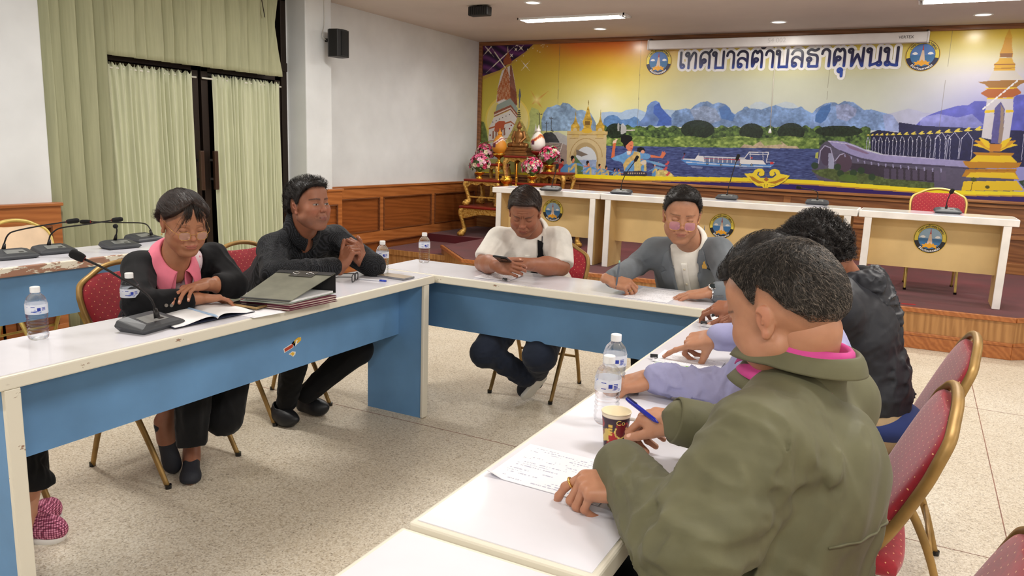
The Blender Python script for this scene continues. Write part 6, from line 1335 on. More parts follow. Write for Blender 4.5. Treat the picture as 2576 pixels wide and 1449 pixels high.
slab2=[low(a1)*.94+low(c1_)*.06,low(e1_)*.97+low(b1_)*.03,low(c1_)*.97+low(a1)*.03,low(b1_)*.95+low(e1_)*.05]; V=[q-ctr2+np.array((0,0,zz)) for zz in (.002,.010) for q in slab2]; MB().add(V,[(0,3,2,1),(4,5,6,7),(0,1,5,4),(1,2,6,5),(2,3,7,6),(3,0,4,7)]).build('pages',mpg,o)
# black spectacles on the table
p=at(893,708,'z',.75); o=thing('spectacles','black framed spectacles standing folded open by the grey file','glasses',p); mb_=M('black_acetate',(20,20,24),.25); b=MB(); fx=unit(at(908,694,'z',.77)-at(880,712,'z',.77))*np.array((1,1,0)); 
for s_ in (-1,1):
    P=[fx*(s_*.030+.024*math.copysign(abs(math.cos(q))**.6,math.cos(q)))+np.array((0,0,.021+.018*math.copysign(abs(math.sin(q))**.7,math.sin(q)))) for q in np.linspace(0,2*PI,25)[:-1]]; b.tube(P,.0022,6,closed=True)
b.tube([fx*-.006+np.array((0,0,.027)),fx*.006+np.array((0,0,.027))],.002,6); q=b.build('frame',mb_,o,smooth=True)
for s_ in (-1,1):
    P=[fx*(s_*.030+.023*math.copysign(abs(math.cos(q))**.6,math.cos(q)))+np.array((0,0,.021+.017*math.copysign(abs(math.sin(q))**.7,math.sin(q)))) for q in np.linspace(0,2*PI,25)[:-1]]; MB().add(P,[tuple(range(24))]).build('lens',m_lens,o)
bk=unit(at(850,697,'z',.77)-at(893,700,'z',.77))*np.array((1,1,0))
for s_ in (-1,1): b=MB(); b.tube([fx*s_*.054+np.array((0,0,.030)),fx*s_*.054+bk*.07+np.array((0,0,.026)),fx*s_*.050+bk*.12+np.array((0,0,.012))],.0019,6); b.build('temple_arm',mb_,o,smooth=True)
# red sticker / tape scraps on the stage
o=tag(MB().box(-.05,.05,-.02,.02,0,.001).build('tape_scrap',M('tape_red',(176,34,44),.5)),'small red tape scrap on the stage carpet edge','tape'); q=at(2285,768,'z',ZS); o.location=(q[0],q[1]+.05,ZS+.001); o.rotation_euler=(0,0,.3)
def decal(f,R,o,poly,dirv,name,mat,parent,off=.002,th=.003,step=.012,start=-.25,smooth=True):
    """piece of cloth of outline poly (a,b) in the local x,z plane, laid onto the surface f seen along -dirv"""
    R=np.asarray(R,float); o=np.asarray(o,float); bm=bmesh.new(); vs_=[bm.verts.new((a,0,b)) for a,b in poly]; bm.faces.new(vs_)
    pa=np.array(poly)
    for ax in (0,1):
        n=(1,0,0) if ax==0 else (0,0,1)
        for c in np.arange(pa[:,ax].min()+step,pa[:,ax].max(),step):
            bmesh.ops.bisect_plane(bm,geom=bm.verts[:]+bm.edges[:]+bm.faces[:],plane_co=(c,0,0) if ax==0 else (0,0,c),plane_no=n)
    bm.verts.ensure_lookup_table(); P=np.array([v.co for v in bm.verts]); Wd=o+P@R.T; d=unit(R@np.asarray(dirv,float)); Wd=march(f,Wd-d*start*-1*-1 if False else Wd+d*abs(start),-d,tmax=.6)
    g=fgrad(f,Wd.astype(F32)); Wd=Wd+g*off
    for v,q in zip(bm.verts,Wd): v.co=q
    me=bpy.data.meshes.new(name); bm.to_mesh(me); bm.free(); return link(name,me,mat,parent,smooth,solid=th)
def frame3(rx,up):
    r=unit(rx); f=unit(np.cross(up,r)); u=np.cross(r,f); return np.stack([r,f,u],1)
def collar(R,o,r,h,leaf,phi0,name,mat,parent,flare=.022,point=.03,ry=None,th=.0025,n=72,tilt=0.,spread=0.):
    ry=ry or r; b=MB()
    def fn(u,v):
        a=math.radians(phi0)+u*(2*PI-2*math.radians(phi0)); near=max(0,1-min(u,1-u)/.18)
        rows=[(.020,-.055),(.006,-.028),(0,-.004),(.001,h*.6),(.002,h),(.006,h+.003),(.012,h-.002),(.012+flare*.4,h-.35*leaf),(.012+flare*.75,h-.7*leaf-point*.45*near),(.012+flare,h-leaf-point*near)]
        t_=v*(len(rows)-1); i=min(int(t_),len(rows)-2); k=t_-i; dr=rows[i][0]*(1-k)+rows[i+1][0]*k; z=rows[i][1]*(1-k)+rows[i+1][1]*k
        hf=1-.35*near; z=z*hf if z>0 else z
        x=math.sin(a)*(r+dr); y=math.cos(a)*(ry+dr); x+=spread*near*np.sign(math.sin(a))*max(0,v-.5)*2
        z+=tilt*y
        q=R@np.array((x,y,z))+o; return tuple(q)
    b.grid(fn,n,25); return b.build(name,mat,parent,smooth=True,solid=th)
def torso_sd(j,w=1.,depth=.115,belly=0.,sh=.058,hips=.16,th=0.,waist=.145,chest=None):
    sl,sr,nb,pel=[np.asarray(j[k],float) for k in ('sl','sr','neck','pel')]; mid=(sl+sr)/2; up=unit(mid-pel); R=frame3(sr-sl,up); hw=np.linalg.norm(sr-sl)/2
    s=SD(); L=np.linalg.norm(mid-pel)
    s.ell(mid-up*.10-R[:,1]*.005,(hw*.93+.02+th,depth+th,.17),R,k=.03)
    s.ell(pel+up*L*.42+R[:,1]*belly*.6,(waist*w+th,.115+belly+th,.20),R,k=.08)
    s.ell(pel+up*.04,(hips*w+th,.13+belly*.6+th,.14),R,k=.07)
    s.cap(nb-R[:,1]*.005-up*.01,sl-up*.0,.048+th,sh+th,k=.045); s.cap(nb-R[:,1]*.005-up*.01,sr-up*.0,.048+th,sh+th,k=.045)
    return s,R,up,mid
def sleeve(s,S,E,W,r0,r1,r2,r3=None,k=.03,end=1.):
    S,E,W=[np.asarray(a,float) for a in (S,E,W)]; Wm=E+(W-E)*end
    s.cap(S,E,r0,r1,k=k); s.cap(E,Wm,r1,r2,k=.015)
def sleeve_end(s,E,W,r,R_in):
    """hollow the cuff"""
    E,W=np.asarray(E,float),np.asarray(W,float); d=unit(W-E); s.cut(plane,(W,d),.003)
def build_head(p,c,fwd,up,sc,base,h=.002):
    R=frame(fwd,up); hs=head_sd(p); V,Fq=nets(hs,(-.105,-.125,-.14),(.105,.135,.13),h); C=paint_face(V.astype(F32),p,base); return (V*sc@R.T+c,Fq,C),R
def build_hair(p,R,c,sc,parent,name='hair',h=.0025,n=2500,mat=None,length=.018,lift=.25,wd=.0005,grey=None,extra=None):
    f0=hair_sd(p); f=f0
    if extra:
        def f(Q): return smin(f0(Q),extra(Q),.012)
    V,Fq=nets(f,(-.125,-.16,-.14),(.125,.135,.16),h,slack=2.2); N=fgrad(f0,V.astype(F32)); C=np.ones((len(V),3))
    gz=None
    if grey is not None: C=C*(1+grey(V)[:,None]*2.2)
    parts=[(V*sc@R.T+c,Fq,C)]
    if n: parts.append(strands(f0,V,N,p,R,c,sc,n,length,lift,wd,grey=grey))
    VV,FF,CC_=joinVF(parts); me=mesh_np(name,VV,FF,CC_); return link(name,me,mat or m_hair,parent)
def body(label,parts,group=None):
    V,Fq,C=joinVF(parts); me=mesh_np('person',V,Fq,C); o=link('person',me,m_skin); return tag(o,label,'person',group)
def garment(name,f,pts,mat,parent,h=.006,pad_=.14):
    V,Fq=sdmesh(f,pts,pad_,h); me=mesh_np(name,V,Fq); return link(name,me,mat,parent)
def innerskin(j,base,legs=True,head=None):
    s,R,up,mid=torso_sd(j,w=.6,depth=.05,sh=.026,hips=.08,waist=.09)
    for a,b in (('sl','el'),('sr','er')):
        if a in j and b in j: s.cap(j[a],j[b],.036,.032,k=.02)
    V,Fq=sdmesh(s,[j[k] for k in ('sl','sr','neck','pel','el','er') if k in j],.12,.012); return V,Fq,np.tile(lin(base),(len(V),1))
def neckpiece(nb,hc,R,sc,base,r=.054,h=.004):
    s=SD(); top=hc+R@np.array((0,-.022,-.045))*sc; top2=hc+R@np.array((0,.012,-.075))*sc; s.cap(nb,top,r*1.05,r*.98); s.cap(nb+R[:,1]*.01,top2,r*.85,r*.62,k=.03); s.cap(nb,nb-np.array((0,0,.05)),r*1.0,r*.9,k=.03); s.cap(nb-R[:,1]*.01,hc+R@np.array((0,-.050,-.040))*sc,r*.85,r*.72,k=.03)
    V,Fq=sdmesh(s,[nb,top,nb-np.array((0,0,.06))],.10,h); return V,Fq,np.tile(lin(base),(len(V),1))
def NA(j,R,sc,Rt,lift,fwd_=0.):
    nb=j['neck']; ax=unit(j['head']+R@np.array((0,-.020,-.055))*sc-nb); N=frame3(Rt[:,0],ax); return N,nb+ax*lift+N[:,1]*fwd_
def wire_glasses(R,c,sc,parent,mat,lensmat,hw=.0225,hh=.0185,y=.108,z=-.004,round_=.75,thk=.0009,temple=True):
    off=R; o=None; b=MB()
    def ring(x0):
        P=[]
        for k in range(28):
            a=2*PI*k/28; ca,sa=math.cos(a),math.sin(a); q=(abs(ca)**round_*np.sign(ca),abs(sa)**round_*np.sign(sa)); P.append(c+R@(np.array((x0+q[0]*hw,y-abs(x0+q[0]*hw)**2*2.2,z+q[1]*hh))*sc))
        return P
    root=None; rings=[]
    for x0 in (-.0325,.0325):
        P=ring(x0); rings.append(P); b.tube(P,thk,6,closed=True)
    br=[c+R@(np.array(q)*sc) for q in ((-.0105,y,z+.004),(-.004,y+.003,z+.008),(.004,y+.003,z+.008),(.0105,y,z+.004))]; b.tube(br,thk,6)
    for sx in (-1,1):
        if temple: b.tube([c+R@(np.array(q)*sc) for q in ((sx*.0545,y-.007,z+.006),(sx*.068,.082,z+.012),(sx*.078,.02,.012),(sx*.080,-.012,.012),(sx*.079,-.026,-.008))],thk,6)
        b.tube([c+R@(np.array(q)*sc) for q in ((sx*.012,y-.002,z-.002),(sx*.009,y-.009,z-.006))],thk*1.5,6)
    root=b.build('glasses',mat,parent,smooth=True)
    for P in rings:
        n=len(P); MB().add([np.mean(P,0)]+P,[(0,1+k,1+(k+1)%n) for k in range(n)]).build('lens',lensmat,root,smooth=True)
    return root
m_goldw=M('gold_wire',(214,170,96),.25,.9); m_lensp=M('rose_tinted_lens',(206,150,200),.05,alpha=.30,spec=.9)

# ================================================================ woman in the black blazer
def make_woman():
    j=dict(head=at(463,562,'d',2.95),neck=at(438,655,'d',3.02),sr=at(352,675,'d',3.0),sl=at(535,650,'d',3.22),er=at(348,766,'z',.80),wr=at(500,750,'z',.80),el=at(588,716,'z',.815),wl=at(512,716,'z',.845),pel=np.array((-2.82,2.12,.56)))
    base=SK['mid']; sc=1.0; fw=unit(j['head']*0+CR*.62-CF*.70+np.array((0,0,-.42))); upv=np.array((.28,-.10,1.))
    p=dict(jaw=.93,fat=.3,soft=15,line=[33,22,8,-2,-8,-14,-10,4,0,-28,-44,-48],top=.015,side=.013,front=.004,comb=(0,-1,.1),mess=.08,amp=.0035,clump=.002,wave=.006,eyes='down',brow=.55,browd=.6,lip=(164,84,80),scalp=.75,fade=2)
    hd,R=build_head(p,j['head'],fw,upv,sc,base)
    nk=neckpiece(j['neck'],j['head'],R,sc,base,r=.047)
    hr=hand_sd(-1,[(14,14,10),(16,18,12),(16,20,12),(18,22,14)],(8,2,-5,-12),(46,-14,8,8)); hdr=unit(at(620,748,'z',.772)-j['wr']); ar,Rr,_=arm_piece(j['er'],j['wr'],hdr,(-.25,-.1,1),-1,hr,.93,base,rw=.0245,re=.035)
    hl=hand_sd(1,[(16,18,12),(18,20,14),(18,22,14),(20,24,16)],(5,1,-4,-9),(34,-12,14,10)); hdl=unit(at(412,738,'z',.845)-j['wl']); al,Rl,_=arm_piece(j['el'],j['wl'],hdl,(-.1,-.35,1),1,hl,.93,base,rw=.0245,re=.035)
    W=body('woman in a black blazer with pink collar and glasses, looking down at her notebook',[hd,nk,ar,al,innerskin(j,base)])
    def bun(Q):
        return smin(d_cap(Q,(0,-.088,.0),(0,-.105,-.045),.026,.020),d_cap(Q,(0,-.108,-.05),(.005,-.10,-.10),.019,.012),.01)
    build_hair(p,R,j['head'],sc,W,'hair',n=6500,mat=m_hairb,length=.07,lift=.03,wd=.0004,extra=bun)
    # fringe strands over the forehead
    b=MB(); rs=np.random.RandomState(4)
    for k in range(150):
        s_=-1 if k%2 else 1; a=rs.uniform(.2,1.0); x0=s_*(.002+.030*a*rs.rand()); P=[(x0*.7,.030,.119),(x0*.8,.052,.113),(x0,.072,.103),(x0+s_*.010*a,.088,.078),(x0+s_*.022*a,.092,.055),(x0+s_*.034*a,.083,.030-.014*rs.rand()),(x0+s_*.046*a,.066,.004-.03*rs.rand())]
        if rs.rand()<.6: P=P[:5]
        P=[j['head']+R@(np.array(q)+rs.normal(0,.0022,3)) for q in P]; b.tube(smooth_path(P,3),[.0011*(1-.75*i/((len(P)-1)*3)) for i in range((len(P)-1)*3+1)],4)
    b.build('fringe',M('fringe_hair',(34,24,19),.4),W,smooth=True)
    wire_glasses(R,j['head'],sc,W,m_goldw,m_lens,hw=.0205,hh=.0165,z=-.010,y=.106)
    for sx in (1,-1):
        q=j['head']+R@np.array((sx*.079,-.004,-.042)); MB().lathe([(0,.004),(.0035,0),(0,-.004)],8,c=q).build('earring',m_goldw,W,smooth=True)
    # shirt
    s,Rt,up,mid=torso_sd(j,depth=.092,sh=.043,hips=.14,waist=.125); garment('shirt',s,[j['sl'],j['sr'],j['neck'],j['pel']],cloth('white_pink_print_shirt',(232,214,220),.8,pat='dots',c2=(226,150,170),patscale=60),W,h=.007)
    # blazer
    s,Rt,up,mid=torso_sd(j,depth=.107,sh=.055,hips=.155,waist=.14,th=.004)
    sleeve(s,j['sr'],j['er'],j['er']+(j['wr']-j['er'])*.80,.064,.056,.042); sleeve(s,j['sl'],j['el'],j['el']+(j['wl']-j['el'])*.55,.064,.056,.044)
    s.sub(d_cap,(j['neck']+up*-.01,j['head'],.050,.055),.01)
    # V opening
    def vcut(P):
        q=(P-mid.astype(F32))@Rt.astype(F32); hw=np.interp(q[:,2],[-.34,-.30,-.02,.1],[-.03,.004,.060,.075]); return np.maximum(np.abs(q[:,0])-hw,-(q[:,1]-.02))
    s.sub(lambda P:vcut(P),(),.004)
    for e_,w_ in ((j['er'],j['wr']),(j['el'],j['wl'])):
        f_=.80 if e_ is j['er'] else .55; q=e_+(w_-e_)*(f_+.06*0+.10); d=unit(w_-e_)
    s.disp(folds((j['er']+j['sr'])/2,.11,unit(j['er']-j['sr']),.035,.010,3)); s.disp(folds(j['er'],.09,np.cross(j['wr']-j['er'],(0,0,1)),.03,.010,5)); s.disp(folds((j['el']+j['sl'])/2,.11,unit(j['el']-j['sl']),.035,.010,8)); s.disp(folds(mid-up*.1,.2,up,.06,.007,9))
    bl=garment('blazer',s,[j['sl'],j['sr'],j['neck'],j['pel'],j['er'],j['el'],j['wr']],cloth('black_suiting',(13,13,16),.8,.1),W,h=.006)
    m_btn=M('horn_button',(120,112,104),.3); dd=unit(j['wr']-j['er'])
    for u_ in (418,431): onsurf(MB().lathe([(.0065,0),(.0065,.003),(.004,.0035)],14).build('sleeve_button',m_btn,bl),*hit(s,u_,768))
    m_pink=cloth('pink_collar_cotton',(236,128,150),.8)
    Nc=frame3(Rt[:,0],unit(j['head']-j['neck']+up*.3)); collar(Nc,j['neck']+up*.006+Nc[:,1]*.004,.054,.026,.050,17,'collar',m_pink,W,flare=.030,point=.045,ry=.063,tilt=-.45,spread=.03)
    decal(lambda P:torso_sd_w(P),Rt,mid,[(-.014,-.02),(.014,-.02),(.012,-.22),(-.012,-.22)],(0,1,0),'placket',m_pink,W) if False else None
    # trousers: two legs, seated
    s=SD(); hipR=j['pel']+Rt[:,0]*.08; hipL=j['pel']-Rt[:,0]*.08
    kR=np.array((-2.46,2.02,.50)); kL=np.array((-2.46,2.24,.50)); aR=at(484,1112,'x',-2.50); aL=at(540,1075,'x',-2.50)
    s.cap(hipR,kR,.09,.075); s.cap(hipL,kL,.09,.075,k=.02); s.cap(kR,aR,.072,.062,k=.015); s.cap(kL,aL+np.array((0.02,.03,.04)),.074,.082,k=.008); s.ell(j['pel'],(.15,.15,.12),k=.05)
    s.cut(plane,(aR+np.array((0,0,-.012)),(0.1,0,-1)),.006)
    s.disp(folds(aR+np.array((0,0,.15)),.25,(0,0,1),.035,.010,12))
    garment('trousers',s,[hipR,hipL,kR,kL,aR,aL],cloth('black_trousers',(14,14,16),.85,.2),W,h=.007)
    # feet and pumps
    m_pump=M('navy_black_suede',(34,36,44),.7,bump=.3,bs=300)
    for toe,heel,nm in ((at(478,1215,'z',.012),at(486,1120,'z',.055),0),(at(438,1185,'z',.01),at(412,1085,'x',-2.66),1)):
        toe=np.array(toe);heel=np.array(heel); d=toe-heel; L=.225; d=unit(d*np.array((1,1,.0 if nm==0 else 1))); heel=toe-d*L; 
        if nm==0: heel[2]=.06; toe[2]=.02
        a=heel+np.array((0,0,.07)) if nm==0 else heel+np.array((.02,.02,.11))
        V,Fq=sdmesh(SD().cap(heel+np.array((0,0,.012)),toe-d*.02,.030,.024).cap(a,heel+(toe-heel)*.3,.034,.030,k=.03),[heel,toe,a],.06,.004); me=mesh_np('foot',V,Fq,np.tile(lin((150,100,76)),(len(V),1))); link('foot',me,m_skin,W)
        s=SD().cap(heel,toe-d*.035,.032,.036,k=.02).ell(toe-d*.05,(.04,.055,.026),frame(d,(0,0,1)),k=.02)
        op=heel+(toe-heel)*.28+np.array((0,0,.04)); s.sub(d_ell,(op,(.030,.085,.036),frame(d,(0,0,1))),.006)
        s.sub(plane,((heel+toe)/2-np.array((0,0,.034)),(0,0,1)),.003) if nm==0 else None
        V,Fq=sdmesh(s,[heel,toe],.07,.0035); sh=link('shoe',mesh_np('shoe',V,Fq),m_pump,W)
        hb=heel-d*.0
        if nm==0: MB().tube([hb+np.array((0,0,-.005)),hb-d*.012+np.array((0,0,-.055)) if nm==0 else hb-d*.05+np.array((-.0,-.0,.015))],[.014,.006],8).build('heel',m_pump,sh,smooth=True)
    return W
make_woman()
# ================================================================ man in the black dotted shirt
def feet_shoe(W,toe,heel,mat,sole=None,h=.004,wd=.043,hgt=.05,ank=.05,name='shoe',solemat=None):
    toe=np.array(toe,float); heel=np.array(heel,float); d=unit(toe-heel); u=np.array((0,0,1.)); R=frame(d,u)
    s=SD().cap(heel,toe-d*.05,.038,.036,k=.02).ell(toe-d*.055,(wd,.06,.036),R,k=.02).ell((toe+heel)/2+R[:,2]*.02,(.036,.09,.034),R,k=.03).cap(heel+R[:,2]*.01,heel+R[:,2]*ank,.036,.034,k=.02)
    s.cut(plane,(heel-R[:,2]*.028,-R[:,2]),.004); s.sub(d_cap,(heel+R[:,2]*(ank+.0)+d*.01,heel+R[:,2]*(ank+.08),.030,.034),.004)
    V,Fq=sdmesh(s,[heel,toe,heel+R[:,2]*ank],.07,h); o=link(name,mesh_np(name,V,Fq),mat,W)
    if sole: 
        s2=SD().cap(heel-R[:,2]*.030,toe-d*.05-R[:,2]*.030,.041,.045,k=.02).cut(plane,(heel-R[:,2]*.018,R[:,2]),.003).cut(plane,(heel-R[:,2]*(.018+sole),-R[:,2]),.003)
        V,Fq=sdmesh(s2,[heel,toe],.07,h); link('sole',mesh_np('sole',V,Fq),solemat,o)
    return o
def make_black():
    j=dict(head=at(778,518,'d',3.66),neck=at(756,586,'d',3.76),sr=at(688,628,'d',3.70),sl=at(842,603,'d',3.97),er=at(690,690,'z',.80),wr=at(868,672,'z',.80),el=at(938,668,'z',.80),wl=at(905,662,'z',.81),pel=np.array((-3.0,2.90,.56)))
    base=SK['dark']; sc=1.03; fw=unit(CR*.80-CF*.58+np.array((0,0,-.02))); 
    p=dict(jaw=1.06,fat=1.,line=[26,26,24,15,2,-14,-22,4,0,-30,-44,-48],top=.018,side=.010,front=.004,comb=(.3,.1,.6),amp=.006,clump=.006,wave=.010,eyes='open',gaze=.0,brow=1.5,browd=1.,angry=.25,lip=(150,84,76),scalp=.8,mess=.32,stubble=.5)
    hd,R=build_head(p,j['head'],fw,(0.02,0,1.),sc,base)
    nk=neckpiece(j['neck'],j['head'],R,sc,base,r=.062)
    # clasped hands: fingers laced in front, near the wrist
    C0=at(890,650,'z',.865); dn=unit(CR*.05-CF*.25+np.array((0,0,1.)))
    hr=hand_sd(-1,[(62,72,38),(66,74,38),(68,72,36),(66,68,34)],(4,1,-2,-6),(30,12,10,10)); hl=hand_sd(1,[(58,74,42),(60,76,42),(62,74,40),(60,70,38)],(4,1,-2,-6),(24,10,14,24))
    wr=at(860,668,'z',.815); wl=at(906,655,'z',.835)+CF*.04
    ar,_,_=arm_piece(j['er'],wr,unit(CR*.42+np.array((0,0,.85))+CF*.1),unit(-CR*.75-CF*.75),-1,hr,1.0,base,re=.042,rw=.03)
    al,_,_=arm_piece(j['el'],wl,unit(-CR*.35+np.array((0,0,.75))-CF*.25),unit(CR*.70-CF*.65+np.array((0,0,.1))),1,hl,1.0,base,re=.042,rw=.03)
    W=body('man in a black dotted shirt with clasped hands, looking to the right',[hd,nk,ar,al,innerskin(j,base)])
    build_hair(p,R,j['head'],sc,W,n=2600,length=.016,lift=.8,wd=.0006)
    m=cloth('black_shirt_white_dots',(17,18,21),.75,.1,pat='dots',c2=(78,80,86),patscale=240)
    s,Rt,up,mid=torso_sd(j,depth=.12,sh=.062,hips=.17,waist=.165,belly=.05,th=.006)
    sleeve(s,j['sr'],j['er'],wr,.076,.062,.046,end=.86); sleeve(s,j['sl'],j['el'],wl,.076,.062,.048,end=.55)
    s.sub(d_cap,(j['neck']+up*.02,j['head'],.056,.06),.01)
    s.disp(folds((j['er']+j['sr'])/2,.13,unit(j['er']-j['sr']),.035,.012,3)); s.disp(folds(j['er']+(wr-j['er'])*.4,.14,np.cross(wr-j['er'],(0.2,0,1)),.028,.010,5)); s.disp(folds((j['el']+j['sl'])/2,.12,unit(j['el']-j['sl']),.035,.012,8)); s.disp(folds(mid-up*.12,.22,unit(up*.8+Rt[:,0]*.4),.05,.010,9))
    sh=garment('shirt',s,[j['sl'],j['sr'],j['neck'],j['pel'],j['er'],j['el'],j['wr']],m,W)
    Nc,No=NA(j,R,sc,Rt,.048,.002); collar(Nc,No,.067,.034,.040,11,'collar',m,W,flare=.016,point=.022,ry=.070,tilt=-.35)
    decal(s,Rt,mid,[(-.014,.04),(.014,.04),(.014,-.34),(-.014,-.34)],(0,1,0),'placket',m,sh)
    # trousers
    s=SD(); hipR=j['pel']+Rt[:,0]*.09; hipL=j['pel']-Rt[:,0]*.09
    kR=at(745,850,'z',.46); kL=at(925,870,'z',.40); kR=np.array((-2.56,2.72,.48)); kL=at(900,880,'x',-2.46)
    aR=at(722,1010,'x',-2.68); aL=at(772,990,'x',-2.66)
    s.cap(hipR,kR,.10,.082); s.cap(hipL,kL,.10,.080,k=.02); s.cap(kR,aR,.075,.052,k=.015); s.cap(kL,aL,.078,.052,k=.012); s.ell(j['pel'],(.17,.16,.13),k=.05)
    s.disp(folds(aR+np.array((0,0,.1)),.2,(.3,.3,.2),.035,.008,12)); s.disp(folds((aL+kL)/2,.2,unit(aL-kL),.04,.008,13))
    garment('trousers',s,[hipR,hipL,kR,kL,aR,aL],cloth('black_trousers',(14,14,16),.85,.1),W,h=.007)
    ms=M('black_shoe_leather',(24,25,28),.45,bump=.2,bs=200)
    feet_shoe(W,at(738,1062,'z',.03),at(700,1025,'x',-2.72)*np.array((1,1,0))+np.array((0,0,.04)),ms)
    feet_shoe(W,at(818,1033,'z',.035),at(765,1010,'x',-2.72)*np.array((1,1,0))+np.array((0,0,.04)),ms)
make_black()
# ================================================================ man in the white short-sleeved shirt
def make_white():
    j=dict(head=at(1320,533,'d',4.05),neck=at(1345,598,'d',4.22),sr=at(1258,606,'d',4.22),sl=at(1402,606,'d',4.18),er=at(1215,662,'z',.79),wr=at(1252,668,'z',.83),el=at(1412,672,'z',.79),wl=at(1322,664,'z',.83),pel=np.array((-1.90,4.10,.57)))
    base=SK['dark']; sc=1.03; fw=unit(-CF*.80-CR*.10+np.array((0,0,-.60)))
    p=dict(jaw=1.04,fat=.6,line=[27,26,24,14,0,-12,-20,4,0,-30,-44,-48],top=.015,side=.009,front=.004,comb=(1,-.5,0),amp=.003,clump=.003,wave=.004,eyes='down',brow=1.3,frown=True,angry=.5,lip=(140,76,68),scalp=.8,mess=.10,eyez=.001)
    hd,R=build_head(p,j['head'],fw,(.02,0.,1.),sc,base)
    nk=neckpiece(j['neck'],j['head'],R,sc,base,r=.058)
    PH=at(1268,655,'z',.865)
    hr=hand_sd(-1,[(34,46,26),(38,50,28),(42,52,30),(44,52,30)],(4,1,-2,-6),(40,-30,18,10)); hl=hand_sd(1,[(44,56,32),(50,60,34),(54,62,34),(56,60,34)],(4,1,-2,-6),(36,-22,30,26))
    ar,Rr,_=arm_piece(j['er'],j['wr'],unit(CR*.55-CF*.45+np.array((0,0,-.12))),unit(-CR*.60-CF*.70+np.array((0,0,.25))),-1,hr,.98,base,re=.047,rw=.032)
    al,Rl,_=arm_piece(j['el'],j['wl'],unit(-CR*.86-CF*.28+np.array((0,0,.02))),unit(-CF*.75+np.array((0,0,.66))+CR*.15),1,hl,.98,base,re=.048,rw=.032)
    ext=SD().cap(j['sr'],j['er'],.045,.047).fn(SD().cap(j['sl'],j['el'],.045,.048)); V,Fq=sdmesh(ext,[j['sr'],j['er'],j['sl'],j['el']],.07,.005)
    W=body('man in a white short-sleeved shirt, frowning down at the phone in his hands',[hd,nk,ar,al,(V,Fq,np.tile(lin(base),(len(V),1))),innerskin(j,base)])
    build_hair(p,R,j['head'],sc,W,n=2600,length=.035,lift=.10,wd=.0005,mat=m_hairb)
    m=cloth('white_cotton',(226,222,214),.8,.1)
    s,Rt,up,mid=torso_sd(j,depth=.12,sh=.062,hips=.17,waist=.165,belly=.04,th=.006)
    er2=j['sr']+(j['er']-j['sr'])*.72; el2=j['sl']+(j['el']-j['sl'])*.80
    s.cap(j['sr'],er2,.078,.070,k=.03); s.cap(j['sl'],el2,.078,.072,k=.03)
    s.sub(d_cap,(j['neck']+up*.02,j['head'],.052,.06),.01)
    for S_,e2,E_ in ((j['sr'],er2,j['er']),(j['sl'],el2,j['el'])):
        d=unit(E_-S_)
        def cutend(P,e2=e2,d=d,c=(S_+E_)/2): return np.where(np.linalg.norm(P-e2.astype(F32),axis=1)<.13,(P-(e2+d*.03).astype(F32))@d.astype(F32),-1)
        s.cut(lambda P,cf=cutend: cf(P),(),.004)
    s.disp(folds((er2+j['sr'])/2,.10,unit(j['er']-j['sr']),.04,.010,3)); s.disp(folds((el2+j['sl'])/2,.10,unit(j['el']-j['sl']),.04,.010,8)); s.disp(folds(mid-up*.12,.2,unit(up),.055,.009,19))
    sh=garment('shirt',s,[j['sl'],j['sr'],j['neck'],j['pel'],er2,el2],m,W)
    Nc,No=NA(j,R,sc,Rt,.036,.004); collar(Nc,No,.062,.032,.038,13,'collar',m,W,flare=.020,point=.028,ry=.068,tilt=-.45)
    decal(s,Rt,mid,[(-.014,.0),(.014,.0),(.014,-.34),(-.014,-.34)],(0,1,0),'placket',m,sh)
    # black strap from his left shoulder to his right hip
    decal(s,Rt,mid,[(-.088,.045),(-.056,.055),(-.055,.0),(.0,-.14),(.045,-.24),(.015,-.26),(-.03,-.155),(-.088,-.02)],(0,1,0),'bag_strap',cloth('black_webbing',(16,16,18),.8,.1),sh,off=.008,th=.004)
    decal(s,Rt,mid,[(-.086,.06),(-.082,.06),(-.074,.01),(-.080,.0)],(0,1,0),'strap_cord',cloth('navy_cord',(40,40,50),.8,.1),sh,off=.008,th=.003)
    tip=[j['wl']+Rl@(np.array(hl.chains[2][1])*.98),j['wl']+Rl@(np.array(hl.chains[2][2])*.98)]; c=(tip[0]+tip[1])/2; d=unit(tip[1]-tip[0]); Rg=frame(d,(0,0,1)); b=MB(); b.tube([c+Rg@np.array((.0098*math.cos(a),0,.0098*math.sin(a))) for a in np.linspace(0,2*PI,15)[:-1]],.0018,6,closed=True); b.build('ring',m_goldw,W,smooth=True)
    # jeans
    s=SD(); hipR=j['pel']+Rt[:,0]*.09; hipL=j['pel']-Rt[:,0]*.09
    kR=at(1222,888,'d',4.05); aR=at(1322,948,'d',4.12); kL=at(1358,895,'d',3.95); aL=at(1325,900,'d',4.35)
    s.cap(hipR,kR,.10,.085); s.cap(hipL,kL,.10,.090,k=.02); s.cap(kR+np.array((0,.02,0)),aR,.070,.058,k=.02); s.cap(kL,at(1345,960,'d',4.4),.078,.05,k=.02); s.ell(j['pel'],(.17,.16,.13),k=.05)
    s.disp(folds((kR+aR)/2,.2,np.cross(kR-aR,(0,0,1)),.035,.010,12)); s.disp(folds(kL,.16,(1,0,0.3),.04,.008,13))
    garment('jeans',s,[hipR,hipL,kR,kL,aR,aL],cloth('dark_blue_denim',(30,36,50),.85,.2),W,h=.007)
    sh=feet_shoe(W,at(1312,992,'z',.045),at(1352,945,'d',4.2),M('navy_knit_trainer',(22,27,42),.7,bump=.3,bs=300),.022,solemat=M('white_foam_sole',(226,226,222),.5),wd=.046,ank=.045)
